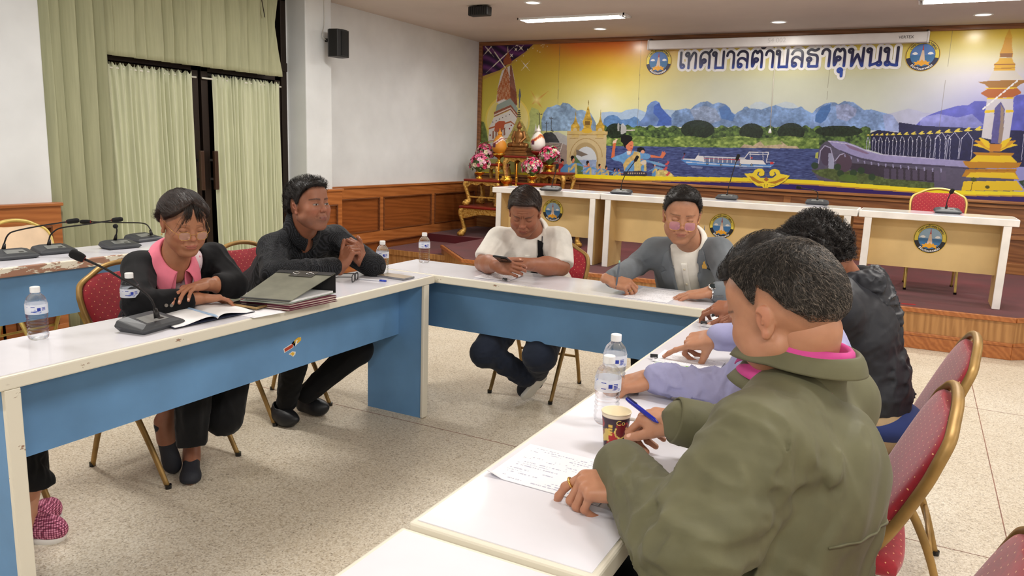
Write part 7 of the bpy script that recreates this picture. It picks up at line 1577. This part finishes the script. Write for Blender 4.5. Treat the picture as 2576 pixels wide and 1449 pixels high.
    feet_shoe(W,at(1325,965,'d',4.52),at(1330,950,'d',4.62),M('navy_knit_trainer_b',(22,27,42),.7),.02,solemat=M('white_foam_sole_b',(226,226,222),.5))
    # phone held
    ph=thing('phone','black phone held in both hands by the man in the white shirt','phone',PH); Rp=frame(unit(np.array((0.15,-.93,.36))),unit(np.array((0,.36,.93)))); MB().box(-.036,.036,-.075,.075,-.0045,.0045).build('phone_body',M('phone_case_black',(26,27,30),.3),ph,bevel=.004); MB().box(-.033,.033,-.071,.071,.0045,.0052).build('screen',M('phone_screen_lit',(90,110,130),.1),ph)
    b=MB(); b.box(-.033,-.004,.035,.070,-.0075,-.0045); b.build('camera_bump',M('camera_glass',(14,15,20),.1),ph,bevel=.002)
    ph.rotation_euler=Matrix(Rp.tolist()).to_euler()
make_white()
# ================================================================ man in the grey blazer
def make_gray():
    j=dict(head=at(1715,543,'d',3.62),neck=at(1742,622,'d',3.80),sr=at(1650,632,'d',3.86),sl=at(1808,634,'d',3.72),er=at(1606,664,'d',3.93),wr=at(1537,704,'z',.815),el=at(1852,735,'z',.80),wl=at(1782,735,'z',.795),pel=np.array((-1.02,4.05,.58)))
    base=SK['tan']; sc=1.06; fw=unit(-CF*.84-CR*.13+np.array((0,0,-.33)))
    p=dict(jaw=1.04,fat=.5,line=[29,28,25,16,2,-12,-16,6,0,-28,-42,-46],top=.016,side=.006,front=.006,comb=(-.6,.8,.1),amp=.004,clump=.005,wave=.007,eyes='down',brow=1.0,browd=.75,lip=(160,90,84),scalp=.75,mess=.2,fade=9)
    hd,R=build_head(p,j['head'],fw,(.03,0.,1.),sc,base)
    nk=neckpiece(j['neck'],j['head'],R,sc,base,r=.058)
    hr=hand_sd(-1,[(42,50,28),(52,58,30),(60,60,34),(64,60,34)],(3,0,-2,-4),(34,-34,14,16)); hdr=unit(CR*.70-CF*.30+np.array((0,0,-.22)))
    ar,Rr,_=arm_piece(j['er'],j['wr'],hdr,unit(-CF*.55-CR*.15+np.array((0,0,.7))),-1,hr,.98,base,re=.040,rw=.029)
    hl=hand_sd(1,[(10,12,8),(10,12,8),(10,14,8),(10,16,8)],(5,1,-4,-9),(44,-10,8,6)); hdl=unit(at(1702,745,'z',.765)-j['wl']); al,Rl,_=arm_piece(j['el'],j['wl'],hdl,(0,-.1,1),1,hl,1.0,base,re=.040,rw=.030)
    W=body('man in a grey blazer and white shirt with tinted glasses, writing on paper',[hd,nk,ar,al,innerskin(j,base)])
    build_hair(p,R,j['head'],sc,W,n=2600,length=.022,lift=.35,wd=.0005)
    wire_glasses(R,j['head'],sc,W,m_goldw,m_lensp,hw=.0245,hh=.0205,z=-.014,round_=.62,y=.109,thk=.0010)
    mw=cloth('white_shirt_cotton',(230,226,216),.75,.1)
    s,Rt,up,mid=torso_sd(j,depth=.100,sh=.045,hips=.15,waist=.14); s.disp(folds(mid-up*.1,.2,up,.05,.005,4)); shirt=garment('shirt',s,[j['sl'],j['sr'],j['neck'],j['pel']],mw,W,h=.006)
    Nc,No=NA(j,R,sc,Rt,.044,.006); collar(Nc,No,.063,.036,.038,9,'collar',mw,W,flare=.014,point=.026,ry=.066,tilt=-.40)
    decal(s,Rt,mid,[(-.015,.0),(.015,.0),(.015,-.36),(-.015,-.36)],(0,1,0),'placket',mw,shirt)
    for z in (-.03,-.12,-.21,-.30):
        q=march(s,(mid+Rt@np.array((0,.3,z)))[None],-Rt[:,1],.5)[0]; MB().lathe([(.0055,0),(.0055,.004),(.003,.0045)],12).build('button',M('pearl_button',(226,214,190),.25),shirt).matrix_world=Matrix.Translation(Vector(q+Rt[:,1]*.004))@Vector(Rt[:,1]).to_track_quat('Z','Y').to_matrix().to_4x4()
    mg=cloth('grey_wool_suiting',(112,118,124),.85,.15,bs=600)
    s,Rt,up,mid=torso_sd(j,depth=.112,sh=.058,hips=.165,waist=.158,th=.006)
    sleeve(s,j['sr'],j['er'],j['wr'],.070,.056,.046,end=.92); sleeve(s,j['sl'],j['el'],j['wl'],.070,.060,.050,end=.62)
    s.sub(d_cap,(j['neck']+up*.0,j['head'],.062,.07),.01)
    def vcut(P):
        q=(P-mid.astype(F32))@Rt.astype(F32); hw=np.interp(q[:,2],[-.42,-.2,.0,.1],[.040,.052,.062,.075]); return np.maximum(np.abs(q[:,0]+.004)-hw,-(q[:,1]-.01))
    s.sub(lambda P:vcut(P),(),.003)
    s.disp(folds((j['er']+j['sr'])/2,.11,unit(j['er']-j['sr']),.045,.010,3)); s.disp(folds(j['er'],.08,np.cross(j['wr']-j['er'],(0,.3,1)),.03,.012,5)); s.disp(folds((j['el']+j['sl'])/2,.12,unit(j['el']-j['sl']),.045,.010,8)); s.disp(folds(mid-up*.12-Rt[:,0]*.1,.15,up,.06,.006,9))
    bl=garment('blazer',s,[j['sl'],j['sr'],j['neck'],j['pel'],j['er'],j['el'],j['wr'],j['wl']],mg,W)
    for sx in (1,-1):
        L1=[(.052,-.42),(.060,-.02),(.072,.055),(.098,.040),(.118,-.015),(.094,-.035),(.128,-.06),(.118,-.14),(.085,-.28),(.068,-.42)]
        decal(s,Rt,mid,[(sx*a-.004,b_) for a,b_ in L1],(0,1,0),'lapel',mg,bl,off=.0035,th=.004,step=.014)
    mp=M('gold_pin',(222,176,88),.3,.7)
    PP=[(-.011,-.022),(.011,-.022),(.0125,-.004),(.007,.004),(.008,.012),(0,.024),(-.008,.012),(-.007,.004),(-.0125,-.004)]; b=MB(); b.prism(PP,.004,.010,2); onsurf(b.build('lapel_pin',mp,bl,bevel=.001),*hit(s,1773,664))
    # shirt cuffs, watch, ring, sleeve buttons
    for E_,W_ in ((j['er'],j['wr']),(j['el'],j['wl'])):
        d=unit(W_-E_); f0=.90 if E_ is j['er'] else .62; a=E_+(W_-E_)*f0; b=MB(); b.tube([a-d*.03,a+d*.030],[.037,.034],24,cap=False); b.build('shirt_cuff',mw,W,smooth=True,solid=.002)
    d=unit(j['wl']-j['el']); c=j['wl']-d*.012+np.array((0,0,.0)); Rw=frame(d,(0,-.3,1)); b=MB(); b.tube([c+Rw@np.array((.036*math.cos(a),0,.030*math.sin(a))) for a in np.linspace(0,2*PI,33)[:-1]],.0042,6,closed=True); wt=b.build('wristwatch',m_metal,W)
    wn=unit(-CF*.6+np.array((0,0,.7))); cc=c+wn*.033; q=MB().lathe([(0,0),(.019,0),(.019,.006),(.016,.009),(0,.009)],24,cap=False).build('watch_case',m_metal,wt,smooth=False); q.matrix_world=Matrix.Translation(Vector(cc))@Vector(wn).to_track_quat('Z','Y').to_matrix().to_4x4()
    q=MB().lathe([(0,.0095),(.0145,.0095)],24,cap=False).build('watch_dial',M('watch_dial_dark',(30,40,44),.15),wt); q.matrix_world=Matrix.Translation(Vector(cc))@Vector(wn).to_track_quat('Z','Y').to_matrix().to_4x4()
    for u_ in (1799,1805,1811,1817): onsurf(MB().lathe([(.006,0),(.006,.003),(.003,.0035)],12).build('sleeve_button',M('grey_button',(96,98,100),.3),bl),*hit(s,u_,746))
    tip=[j['wr']+Rr@(np.array(hr.chains[2][0])*.98),j['wr']+Rr@(np.array(hr.chains[2][1])*.98)]; c=tip[0]*.45+tip[1]*.55; d=unit(tip[1]-tip[0]); Rg=frame(d,(0,0,1)); b=MB(); b.tube([c+Rg@np.array((.0105*math.cos(a),0,.0105*math.sin(a))) for a in np.linspace(0,2*PI,15)[:-1]],.0016,6,closed=True); b.build('ring',m_goldw,W,smooth=True)
    s=SD(); hipR=j['pel']+Rt[:,0]*.09; hipL=j['pel']-Rt[:,0]*.09; kR=hipR+np.array((-.03,-.40,-.03)); kL=hipL+np.array((.03,-.40,-.03)); s.cap(hipR,kR,.09,.075); s.cap(hipL,kL,.09,.075,k=.02); s.cap(kR,kR+np.array((0,.05,-.42)),.07,.05,k=.02); s.cap(kL,kL+np.array((0,.05,-.42)),.07,.05,k=.02); s.ell(j['pel'],(.16,.15,.12),k=.05)
    garment('trousers',s,[hipR,hipL,kR,kL,kR+np.array((0,.05,-.42)),kL+np.array((0,.05,-.42))],cloth('dark_trousers',(20,20,24),.85,.1),W,h=.01)
    # pen in the writing hand
    dh=float((j['wr']-CC)@CF)-.045; top=at(1558,662,'d',dh); bt=at(1549,726,'d',dh+.01); a=bt+(top-bt)*.12
    pn=tag(MB().tube([bt,a,a+(top-a)*.8,top],[.0012,.004,.0045,.004],10).build('pen',M('clear_pen_grey',(96,104,116),.25),smooth=True),'slim grey pen upright in the hand of the man in the grey blazer','pen'); MB().tube([top,top+(top-a)*.12],.0038,10).build('pen_cap_end',M('pen_end_green',(150,190,170),.3),pn,smooth=True)
make_gray()
# ================================================================ man in the lilac shirt (between the two jackets)
def make_lilac():
    j=dict(head=at(1935,712,'d',2.02),neck=at(2015,800,'d',2.12),sl=at(1950,850,'d',1.93),sr=at(2040,800,'d',2.30),el=at(1862,985,'z',.805),wl=at(1640,950,'z',.80),er=at(1960,850,'z',.84),wr=at(1800,848,'z',.845),pel=np.array((-.13,2.03,.57)))
    base=SK['tan']; sc=1.0; fw=unit(np.array((-.72,.15,-.85)))
    p=dict(line=[26,26,24,16,2,-12,-20,4,0,-28,-42,-46],top=.016,side=.009,comb=(0,-1,.2),amp=.003,eyes='down',mess=.25,scalp=.8)
    hd,R=build_head(p,j['head'],fw,(-.6,0,.8),sc,base,h=.003); nk=neckpiece(j['neck'],j['head'],R,sc,base)
    hl=hand_sd(1,[(30,34,20),(30,38,22),(32,40,24),(34,42,26)],(5,1,-3,-7),(40,-26,14,12)); al,_,_=arm_piece(j['el'],j['wl'],unit(at(1572,958,'z',.79)-j['wl']+np.array((0,0,-.01))),unit((-.1,-.25,1)),1,hl,1.0,base,re=.038,rw=.028)
    hr=hand_sd(-1,[(6,10,8),(62,50,30),(70,54,30),(70,54,30)],(5,0,-2,-4),(32,-48,16,16)); ar,_,_=arm_piece(j['er'],j['wr'],unit(at(1710,862,'z',.81)-j['wr']),unit((-.1,-.5,1)),-1,hr,.98,base,re=.038,rw=.028)
    W=body('man in a lilac shirt, mostly hidden, both hands reaching over his papers',[hd,nk,al,ar,innerskin(j,base)])
    build_hair(p,R,j['head'],sc,W,n=2000,length=.022,lift=.3,wd=.0005)
    m=cloth('lilac_oxford_cloth',(160,160,198),.75,.1,bs=900)
    s,Rt,up,mid=torso_sd(j,depth=.115,sh=.058,hips=.165,waist=.155,th=.006)
    sleeve(s,j['sl'],j['el'],j['wl'],.070,.058,.044,end=.93); sleeve(s,j['sr'],j['er'],j['wr'],.070,.056,.044,end=.93)
    s.sub(d_cap,(j['neck']+up*.02,j['head'],.056,.06),.01)
    ax=j['wl']-j['el']
    s.disp(folds(j['el']+ax*.55,.13,unit(ax*.5+np.array((0,.12,.1))),.03,.012,3,stretch=4)); s.disp(folds(j['el'],.12,unit((.3,.2,1)),.035,.014,5)); s.disp(folds(mid-up*.1,.22,up,.05,.008,9))
    W2=garment('shirt',s,[j['sl'],j['sr'],j['neck'],j['pel'],j['er'],j['el'],j['wr'],j['wl']],m,W,h=.005)
    for E_,Wr in ((j['el'],j['wl']),(j['er'],j['wr'])):
        d=unit(Wr-E_); b=MB(); b.tube([Wr-d*.062,Wr-d*.058,Wr-d*.004,Wr],[.040,.0405,.037,.035],28,cap=False); b.build('cuff',m,W,smooth=True,solid=.003)
    Nc=frame3(Rt[:,0],unit(j['head']-j['neck']+up*.8)); collar(Nc,j['neck']+up*.012,.064,.030,.032,14,'collar',m,W,flare=.014,point=.02,ry=.068,tilt=-.3)
    s=SD(); hR=j['pel']+Rt[:,0]*.09; hL=j['pel']-Rt[:,0]*.09; kR=hR+np.array((-.34,.0,-.05)); kL=hL+np.array((-.34,0,-.05)); s.cap(hR,kR,.09,.075); s.cap(hL,kL,.09,.075,k=.02); s.cap(kR,kR+np.array((.06,0,-.40)),.07,.05,k=.02); s.cap(kL,kL+np.array((.06,0,-.40)),.07,.05,k=.02); s.ell(j['pel'],(.15,.16,.12),k=.05)
    garment('trousers',s,[hR,hL,kR,kL,kR+np.array((.06,0,-.4)),kL+np.array((.06,0,-.4))],cloth('dark_grey_trousers',(40,42,48),.85,.1),W,h=.01)
make_lilac()
# ================================================================ man in the black hooded jacket
def make_hood():
    j=dict(head=at(2052,646,'d',2.62),neck=at(2112,705,'d',2.66),sl=at(2100,790,'d',2.42),sr=at(2135,730,'d',2.82),er=at(1990,790,'z',.82),wr=at(1855,775,'z',.83),el=at(2030,860,'z',.84),wl=at(1900,800,'z',.82),pel=np.array((-.07,2.76,.60)))
    base=SK['dark']; sc=1.06; fw=unit(np.array((-.80,.25,-.62)))
    p=dict(line=[22,22,20,12,0,-14,-22,2,-4,-34,-50,-54],top=.024,side=.012,comb=(.3,.4,.6),amp=.010,clump=.014,wave=.012,cf=70,eyes='down',mess=1.2,scalp=.9)
    hd,R=build_head(p,j['head'],fw,(-.3,0,1),sc,base,h=.003); nk=neckpiece(j['neck'],j['head'],R,sc,base,r=.060)
    hr=hand_sd(-1,[(24,30,18),(30,40,22),(36,44,24),(40,44,24)],(5,1,-3,-7),(40,-20,20,14)); ar,_,_=arm_piece(j['er'],j['wr'],unit((-1,.1,-.1)),unit((-.1,-.5,1)),-1,hr,1.0,base,re=.04,rw=.03)
    hl=hand_sd(1,RELAX,(5,1,-3,-7)); al,_,_=arm_piece(j['el'],j['wl'],unit((-1,.25,-.1)),unit((-.1,-.2,1)),1,hl,1.0,base,re=.04,rw=.03)
    W=body('person with thick dark hair in a black hooded jacket, seen from behind',[hd,nk,ar,al,innerskin(j,base)])
    build_hair(p,R,j['head'],sc,W,n=5000,length=.016,lift=.9,wd=.0008)
    m=cloth('black_nylon',(34,35,40),.5,.05,bs=900,bump=.1)
    s,Rt,up,mid=torso_sd(j,depth=.140,sh=.066,hips=.19,waist=.18,th=.008,belly=.02)
    sleeve(s,j['sl'],j['el'],j['wl'],.082,.066,.05,end=.9); sleeve(s,j['sr'],j['er'],j['wr'],.082,.066,.05,end=.85)
    s.cut(plane,(j['pel']+np.array((0,0,-.02)),(0,0,-1)),.01)
    s.sub(d_cap,(j['neck']+up*.02,j['head'],.060,.065),.01)
    s.disp(folds(mid-up*.2-Rt[:,1]*.1,.24,unit(Rt[:,0]+up*.3),.05,.011,9,stretch=4)); s.disp(folds((j['el']+j['sl'])/2,.12,unit(j['el']-j['sl']),.04,.012,8)); s.disp(folds(j['pel']-Rt[:,1]*.1+up*.08,.2,Rt[:,0],.04,.014,11,stretch=3))
    garment('hooded_jacket',s,[j['sl'],j['sr'],j['neck'],j['pel'],j['er'],j['el'],j['wr'],j['wl']],m,W,h=.006)
    # hood lying on the back
    nb=j['neck']; bk=-Rt[:,1]
    s=SD().cap(nb+Rt[:,0]*.10+up*.01,nb+bk*.085+Rt[:,0]*.07-up*.02,.030,.04,k=.03).cap(nb-Rt[:,0]*.10+up*.01,nb+bk*.085-Rt[:,0]*.07-up*.02,.030,.04,k=.03).cap(nb+bk*.095+Rt[:,0]*.07-up*.03,nb+bk*.095-Rt[:,0]*.07-up*.03,.044,.044,k=.03).ell(nb+bk*.115-up*.10,(.12,.045,.09),Rt,k=.03).cap(nb+bk*.13-up*.15,nb+bk*.135-up*.17-Rt[:,0]*.04,.035,.03,k=.03)
    s.disp(folds(nb+bk*.12-up*.06,.14,unit(Rt[:,0]+up*.25),.035,.022,21,stretch=4)); garment('hood',s,[nb,nb+bk*.13-up*.17],m,W,h=.005,pad_=.18)
    # blue undershirt hem and trousers
    mb=cloth('navy_blue_hem',(34,46,92),.8,.1); c=j['pel']+np.array((.0,0,-.035)); V,Fq=sdmesh(SD().ell(c,(.185,.20,.075)).cut(plane,(c+np.array((0,0,-.035)),(0,0,-1)),.01),[c],.22,.007); link('shirt_hem',mesh_np('shirt_hem',V,Fq),mb,W)
    s=SD(); hR=j['pel']+Rt[:,0]*.09+np.array((0,0,-.03)); hL=j['pel']-Rt[:,0]*.09+np.array((0,0,-.03)); kR=hR+np.array((-.34,.0,-.05)); kL=hL+np.array((-.34,0,-.05)); s.cap(hR,kR,.10,.08); s.cap(hL,kL,.10,.08,k=.02); s.cap(kR,kR+np.array((.06,0,-.38)),.07,.05,k=.02); s.cap(kL,kL+np.array((.06,0,-.38)),.07,.05,k=.02); s.ell(j['pel']+np.array((.0,0,-.05)),(.16,.175,.11),k=.05)
    garment('trousers',s,[hR,hL,kR,kL,kR+np.array((.06,0,-.38)),kL+np.array((.06,0,-.38))],cloth('khaki_beige_trousers',(150,128,98),.85,.1),W,h=.01)
make_hood()
# ================================================================ man in the olive jacket (foreground)
def make_olive():
    j=dict(head=at(1975,788,'d',1.42),neck=at(2005,935,'d',1.45),sl=at(1905,1125,'d',1.29),sr=at(2095,1010,'d',1.58),el=at(1730,1400,'z',.79),wl=at(1590,1215,'z',.812),er=at(1920,1110,'z',.81),wr=at(1722,1062,'z',.85),pel=np.array((-.15,1.30,.56)))
    base=SK['tan']; sc=1.05; fw=unit(np.array((-.84,.40,-.44)))
    def cb(P):
        w_=np.array((.012,-.075,.075)); q=P-w_; return q+np.cross(np.broadcast_to((0,-.6,.8),P.shape),q)*.9
    p=dict(jaw=1.03,fat=1.1,line=[24,24,20,10,2,-10,-20,2,-10,-32,-50,-54],top=.011,side=.0020,front=.004,comb=(-.2,1,0),combf=cb,amp=.0015,clump=.002,wave=.004,eyes='down',brow=1.3,lip=(160,90,80),scalp=.7,mess=.35,fade=0,fadew=20,soft=26,smin=3)
    def gz(P):
        a=np.exp(-(((P-np.array((.012,-.080,.085)))**2).sum(1))/.038**2)*.75; b_=.20*np.clip((.06-P[:,2])/.05,0,1); return np.clip(.14+a*.6+b_*.8,0,.75)
    hd,R=build_head(p,j['head'],fw,(-.05,0.,1),sc,base,h=.0017)
    nk=neckpiece(j['neck'],j['head'],R,sc,base,r=.056,h=.003)
    hl=hand_sd(1,[(34,24,12),(62,56,28),(68,58,30),(70,56,28)],(3,-1,-3,-5),(30,-30,18,20)); hdl=unit(at(1440,1222,'z',.800)-j['wl'])
    al,Rl,_=arm_piece(j['el'],j['wl'],hdl,unit((-.15,-.35,1)),1,hl,1.0,base,re=.040,rw=.030,h=.002)
    hr=hand_sd(-1,[(44,54,30),(54,58,30),(60,60,32),(64,58,30)],(2,-1,-3,-5),(20,-16,6,10)); hdr=unit(at(1575,1040,'z',.835)-j['wr'])
    ar,Rr,_=arm_piece(j['er'],j['wr'],hdr,unit((-.10,-.10,1)),-1,hr,1.02,base,re=.040,rw=.030,h=.002)
    W=body('man in an olive green jacket seen from behind, writing beside the paper cup',[hd,nk,al,ar,innerskin(j,base)])
    build_hair(p,R,j['head'],sc,W,n=15000,length=.015,lift=.30,wd=.00036,h=.002,grey=gz,mat=hair_mat('greying_hair',(30,27,25),(60,54,48)))
    m=cloth('olive_green_twill',(98,96,72),.62,.15,bs=1200,bump=.12)
    s,Rt,up,mid=torso_sd(j,depth=.145,sh=.066,hips=.17,waist=.165,th=.010,belly=.03)
    sleeve(s,j['sl'],j['el'],j['wl'],.092,.078,.056,end=1.22); sleeve(s,j['sr'],j['er'],j['wr'],.088,.062,.050,end=1.0)
    s.cut(plane,(j['pel']+np.array((0,0,-.06)),(0,0,-1)),.01)
    s.sub(d_cap,(j['neck']+up*.03,j['head'],.064,.07),.01)
    fa=j['wl']-j['el']; ua=j['el']-j['sl']
    s.disp(folds(j['sl']+ua*.55,.13,unit(np.cross(ua,(0.2,0,1))),.065,.024,3,stretch=3.5,sharp=1.1)); s.disp(folds(j['el'],.12,unit(np.cross(fa,(.3,-.2,1))),.055,.022,5,stretch=3.5,sharp=1.1)); s.disp(folds(j['el']+fa*.75,.10,unit(fa+np.array((0,.05,.1))),.028,.014,6,stretch=3))
    s.disp(folds(mid-up*.22-Rt[:,1]*.12,.26,unit(up+Rt[:,0]*.55),.07,.024,9,stretch=5,warp=.3,sharp=1.1)); s.disp(folds(j['sl']-up*.02-Rt[:,1]*.05,.10,unit(up*.6-Rt[:,0]*.2),.04,.014,14)); s.disp(folds((j['er']+j['wr'])/2,.12,unit(np.cross(j['wr']-j['er'],(0.1,0.2,1))),.045,.014,15,stretch=3))
    jk=garment('jacket',s,[j['sl'],j['sr'],j['neck'],j['pel'],j['er'],j['el'],j['wr'],j['wl']],m,W,h=.0045,pad_=.17)
    # yoke seam across the back, armhole seam
    P=[(-.19,-.145),(-.10,-.15),(0,-.155),(.10,-.15),(.2,-.145)]
    decal(s,Rt,mid,[(a,b_+.0035) for a,b_ in P]+[(a,b_) for a,b_ in P[::-1]],(0,-1,0),'yoke_seam',m,jk,off=.001,th=.004,step=.02)
    # cuffs
    d=unit(j['wr']-j['er']); b=MB(); b.tube([j['wr']-d*.050,j['wr']-d*.046,j['wr']+d*.020,j['wr']+d*.024],[.050,.0515,.0485,.046],30,cap=False); b.build('cuff',m,W,smooth=True,solid=.004)
    d=unit(fa); b=MB(); pp=[j['wl']+d*(.012+.0032*k) for k in range(14)]; b.tube(pp,[.045-.0007*k+.0022*(k%2) for k in range(14)],30,cap=False); b.build('elastic_cuff',m,W,smooth=True,solid=.003)
    mp=cloth('magenta_pink_cotton',(196,72,140),.75,.1)
    Nc,No=NA(j,R,sc,Rt,.045,.004); collar(Nc,No,.060,.028,.030,12,'shirt_collar',mp,W,flare=.010,point=.045,ry=.074,tilt=-.20,spread=.012)
    Nc,No=NA(j,R,sc,Rt,.020,.004); collar(Nc,No,.076,.040,.030,24,'jacket_collar',m,W,flare=.018,point=.020,ry=.088,tilt=-.20,th=.005)
    # ring on the pointing hand
    c0,c1=[j['wl']+Rl@np.array(hl.chains[0][k]) for k in (0,1)]; c=c0*.35+c1*.65; dd=unit(c1-c0); Rg=frame(dd,(0,0,1)); b=MB(); b.tube([c+Rg@np.array((.0105*math.cos(a),0,.0105*math.sin(a))) for a in np.linspace(0,2*PI,25)[:-1]],.0020,8,closed=True,sq=1.4); b.build('ring',m_goldw,W,smooth=True)
    # trousers
    s=SD(); hR=j['pel']+Rt[:,0]*.09; hL=j['pel']-Rt[:,0]*.09; kR=hR+np.array((-.36,.0,-.05)); kL=hL+np.array((-.36,-.02,-.05)); s.cap(hR,kR,.095,.08); s.cap(hL,kL,.095,.08,k=.02); s.cap(kR,kR+np.array((.06,0,-.42)),.07,.05,k=.02); s.cap(kL,kL+np.array((.06,0,-.42)),.07,.05,k=.02); s.ell(j['pel'],(.15,.16,.12),k=.05)
    garment('trousers',s,[hR,hL,kR,kL,kR+np.array((.06,0,-.42)),kL+np.array((.06,0,-.42))],cloth('black_trousers_b',(16,16,18),.85,.1),W,h=.01)
    # blue pen between the fingers
    t0=j['wr']+Rr@np.array((-.020,.105,.012)); a=at(1577,1003,'z',.868); bb=at(1625,1040,'z',.858); dd=unit(a-bb)
    pn=tag(MB().tube([bb-dd*.045,bb-dd*.03,bb+dd*.01,a-dd*.012,a],[.0012,.0048,.0052,.0052,.004],12).build('pen',M('blue_pen_barrel',(22,34,150),.25),smooth=True),'blue pen held between the fingers above the paper cup','pen')
    MB().box(-.0016,.0016,-.001,.034,.0045,.0065).build('pen_clip',M('pen_clip_dark',(14,18,70),.3),pn).matrix_world=Matrix.Translation(Vector(a-dd*.036))@Matrix(frame(dd,(0,0,1)).tolist()).to_4x4()
make_olive()
# ================================================================ person with pink shoes (cut off by the left edge)
def make_pink():
    j=dict(head=np.array((-3.0,1.22,1.18)),neck=np.array((-3.02,1.23,1.02)),sr=np.array((-3.02,1.06,.98)),sl=np.array((-3.02,1.39,.98)),er=np.array((-2.86,1.02,.80)),wr=np.array((-2.66,1.08,.80)),el=np.array((-2.90,1.42,.78)),wl=np.array((-2.70,1.33,.80)),pel=np.array((-2.96,1.27,.56)))
    base=SK['tan']; p=dict(comb=(0,-1,.1),top=.016,side=.012,mess=.1)
    hd,R=build_head(p,j['head'],unit((1,0,-.2)),(0,0,1.),.95,base,h=.004); nk=neckpiece(j['neck'],j['head'],R,.95,base,r=.048)
    ar,_,_=arm_piece(j['er'],j['wr'],(1,.1,-.15),(0,0,1),-1,hand_sd(-1,FLAT),.9,base,rw=.024,re=.035); al,_,_=arm_piece(j['el'],j['wl'],(1,-.2,-.15),(0,0,1),1,hand_sd(1,FLAT),.9,base,rw=.024,re=.035)
    W=body('person at the left edge of whom only black trousers and pink shoes show',[hd,nk,ar,al,innerskin(j,base)])
    build_hair(p,R,j['head'],.95,W,n=0,h=.004)
    s,Rt,up,mid=torso_sd(j,depth=.107,sh=.055,hips=.155,waist=.14,th=.004); sleeve(s,j['sr'],j['er'],j['wr'],.062,.05,.04,end=.85); sleeve(s,j['sl'],j['el'],j['wl'],.062,.05,.04,end=.85)
    garment('top',s,[j['sl'],j['sr'],j['neck'],j['pel'],j['er'],j['el'],j['wr'],j['wl']],cloth('dark_top',(30,30,36),.8,.1),W,h=.009)
    s=SD(); hR=j['pel']+Rt[:,0]*.08; hL=j['pel']-Rt[:,0]*.08; kR=np.array((-2.52,1.22,.5)); kL=np.array((-2.52,1.38,.5)); aR=at(98,1230,'x',-2.62); aR=at(100,1215,'x',-2.58); aL=aR+np.array((-.08,.03,.0))
    s.cap(hR,kR,.09,.075); s.cap(hL,kL,.09,.075,k=.02); s.cap(kR,aR,.072,.048,k=.015); s.cap(kL,aL,.072,.046,k=.01); s.ell(j['pel'],(.15,.15,.12),k=.05); s.cut(plane,(aR+np.array((0,0,-.01)),(0,0,-1)),.004); s.disp(folds(aR+np.array((0,0,.12)),.2,(0,0,1),.04,.006,12))
    garment('trousers',s,[hR,hL,kR,kL,aR,aL],cloth('black_cropped_trousers',(14,14,16),.85,.1),W,h=.008)
    t=NT('pink_woven_knit'); v=t.coords((130,130,130),rot=(0,0,.7)); vo=t.node('ShaderNodeTexVoronoi',feature='F1'); vo.inputs['Scale'].default_value=1; vo.inputs['Randomness'].default_value=.15; t.link(v,vo.inputs['Vector']); t.link(t.ramp(vo.outputs['Distance'],[(.3,(226,150,176)),(.5,(150,60,90)),(.7,(90,40,60))]),t.b.inputs['Base Color']); t.b.inputs['Roughness'].default_value=.9; t.bump(vo.outputs['Distance'],.5,.003); mk=t.m
    ms=M('pink_knit_sole',(220,214,206),.6)
    for toe,an in ((at(165,1335,'z',.035),aR),(at(140,1270,'z',.035),aL)):
        d=unit((toe-an)*np.array((1,1,0))); heel=toe-d*.215; heel[2]=.04; a=heel+d*.02; a[2]=.10
        V,Fq=sdmesh(SD().cap(heel+np.array((0,0,.02)),an+np.array((0,0,.02)),.034,.034).cap(heel+np.array((0,0,.03)),toe-d*.1,.034,.026,k=.03),[heel,toe,an],.06,.005); link('foot',mesh_np('foot',V,Fq,np.tile(lin(SK['fair']),(len(V),1))),m_skin,W)
        feet_shoe(W,toe,heel,mk,.022,solemat=ms,wd=.040,ank=.035)
make_pink()
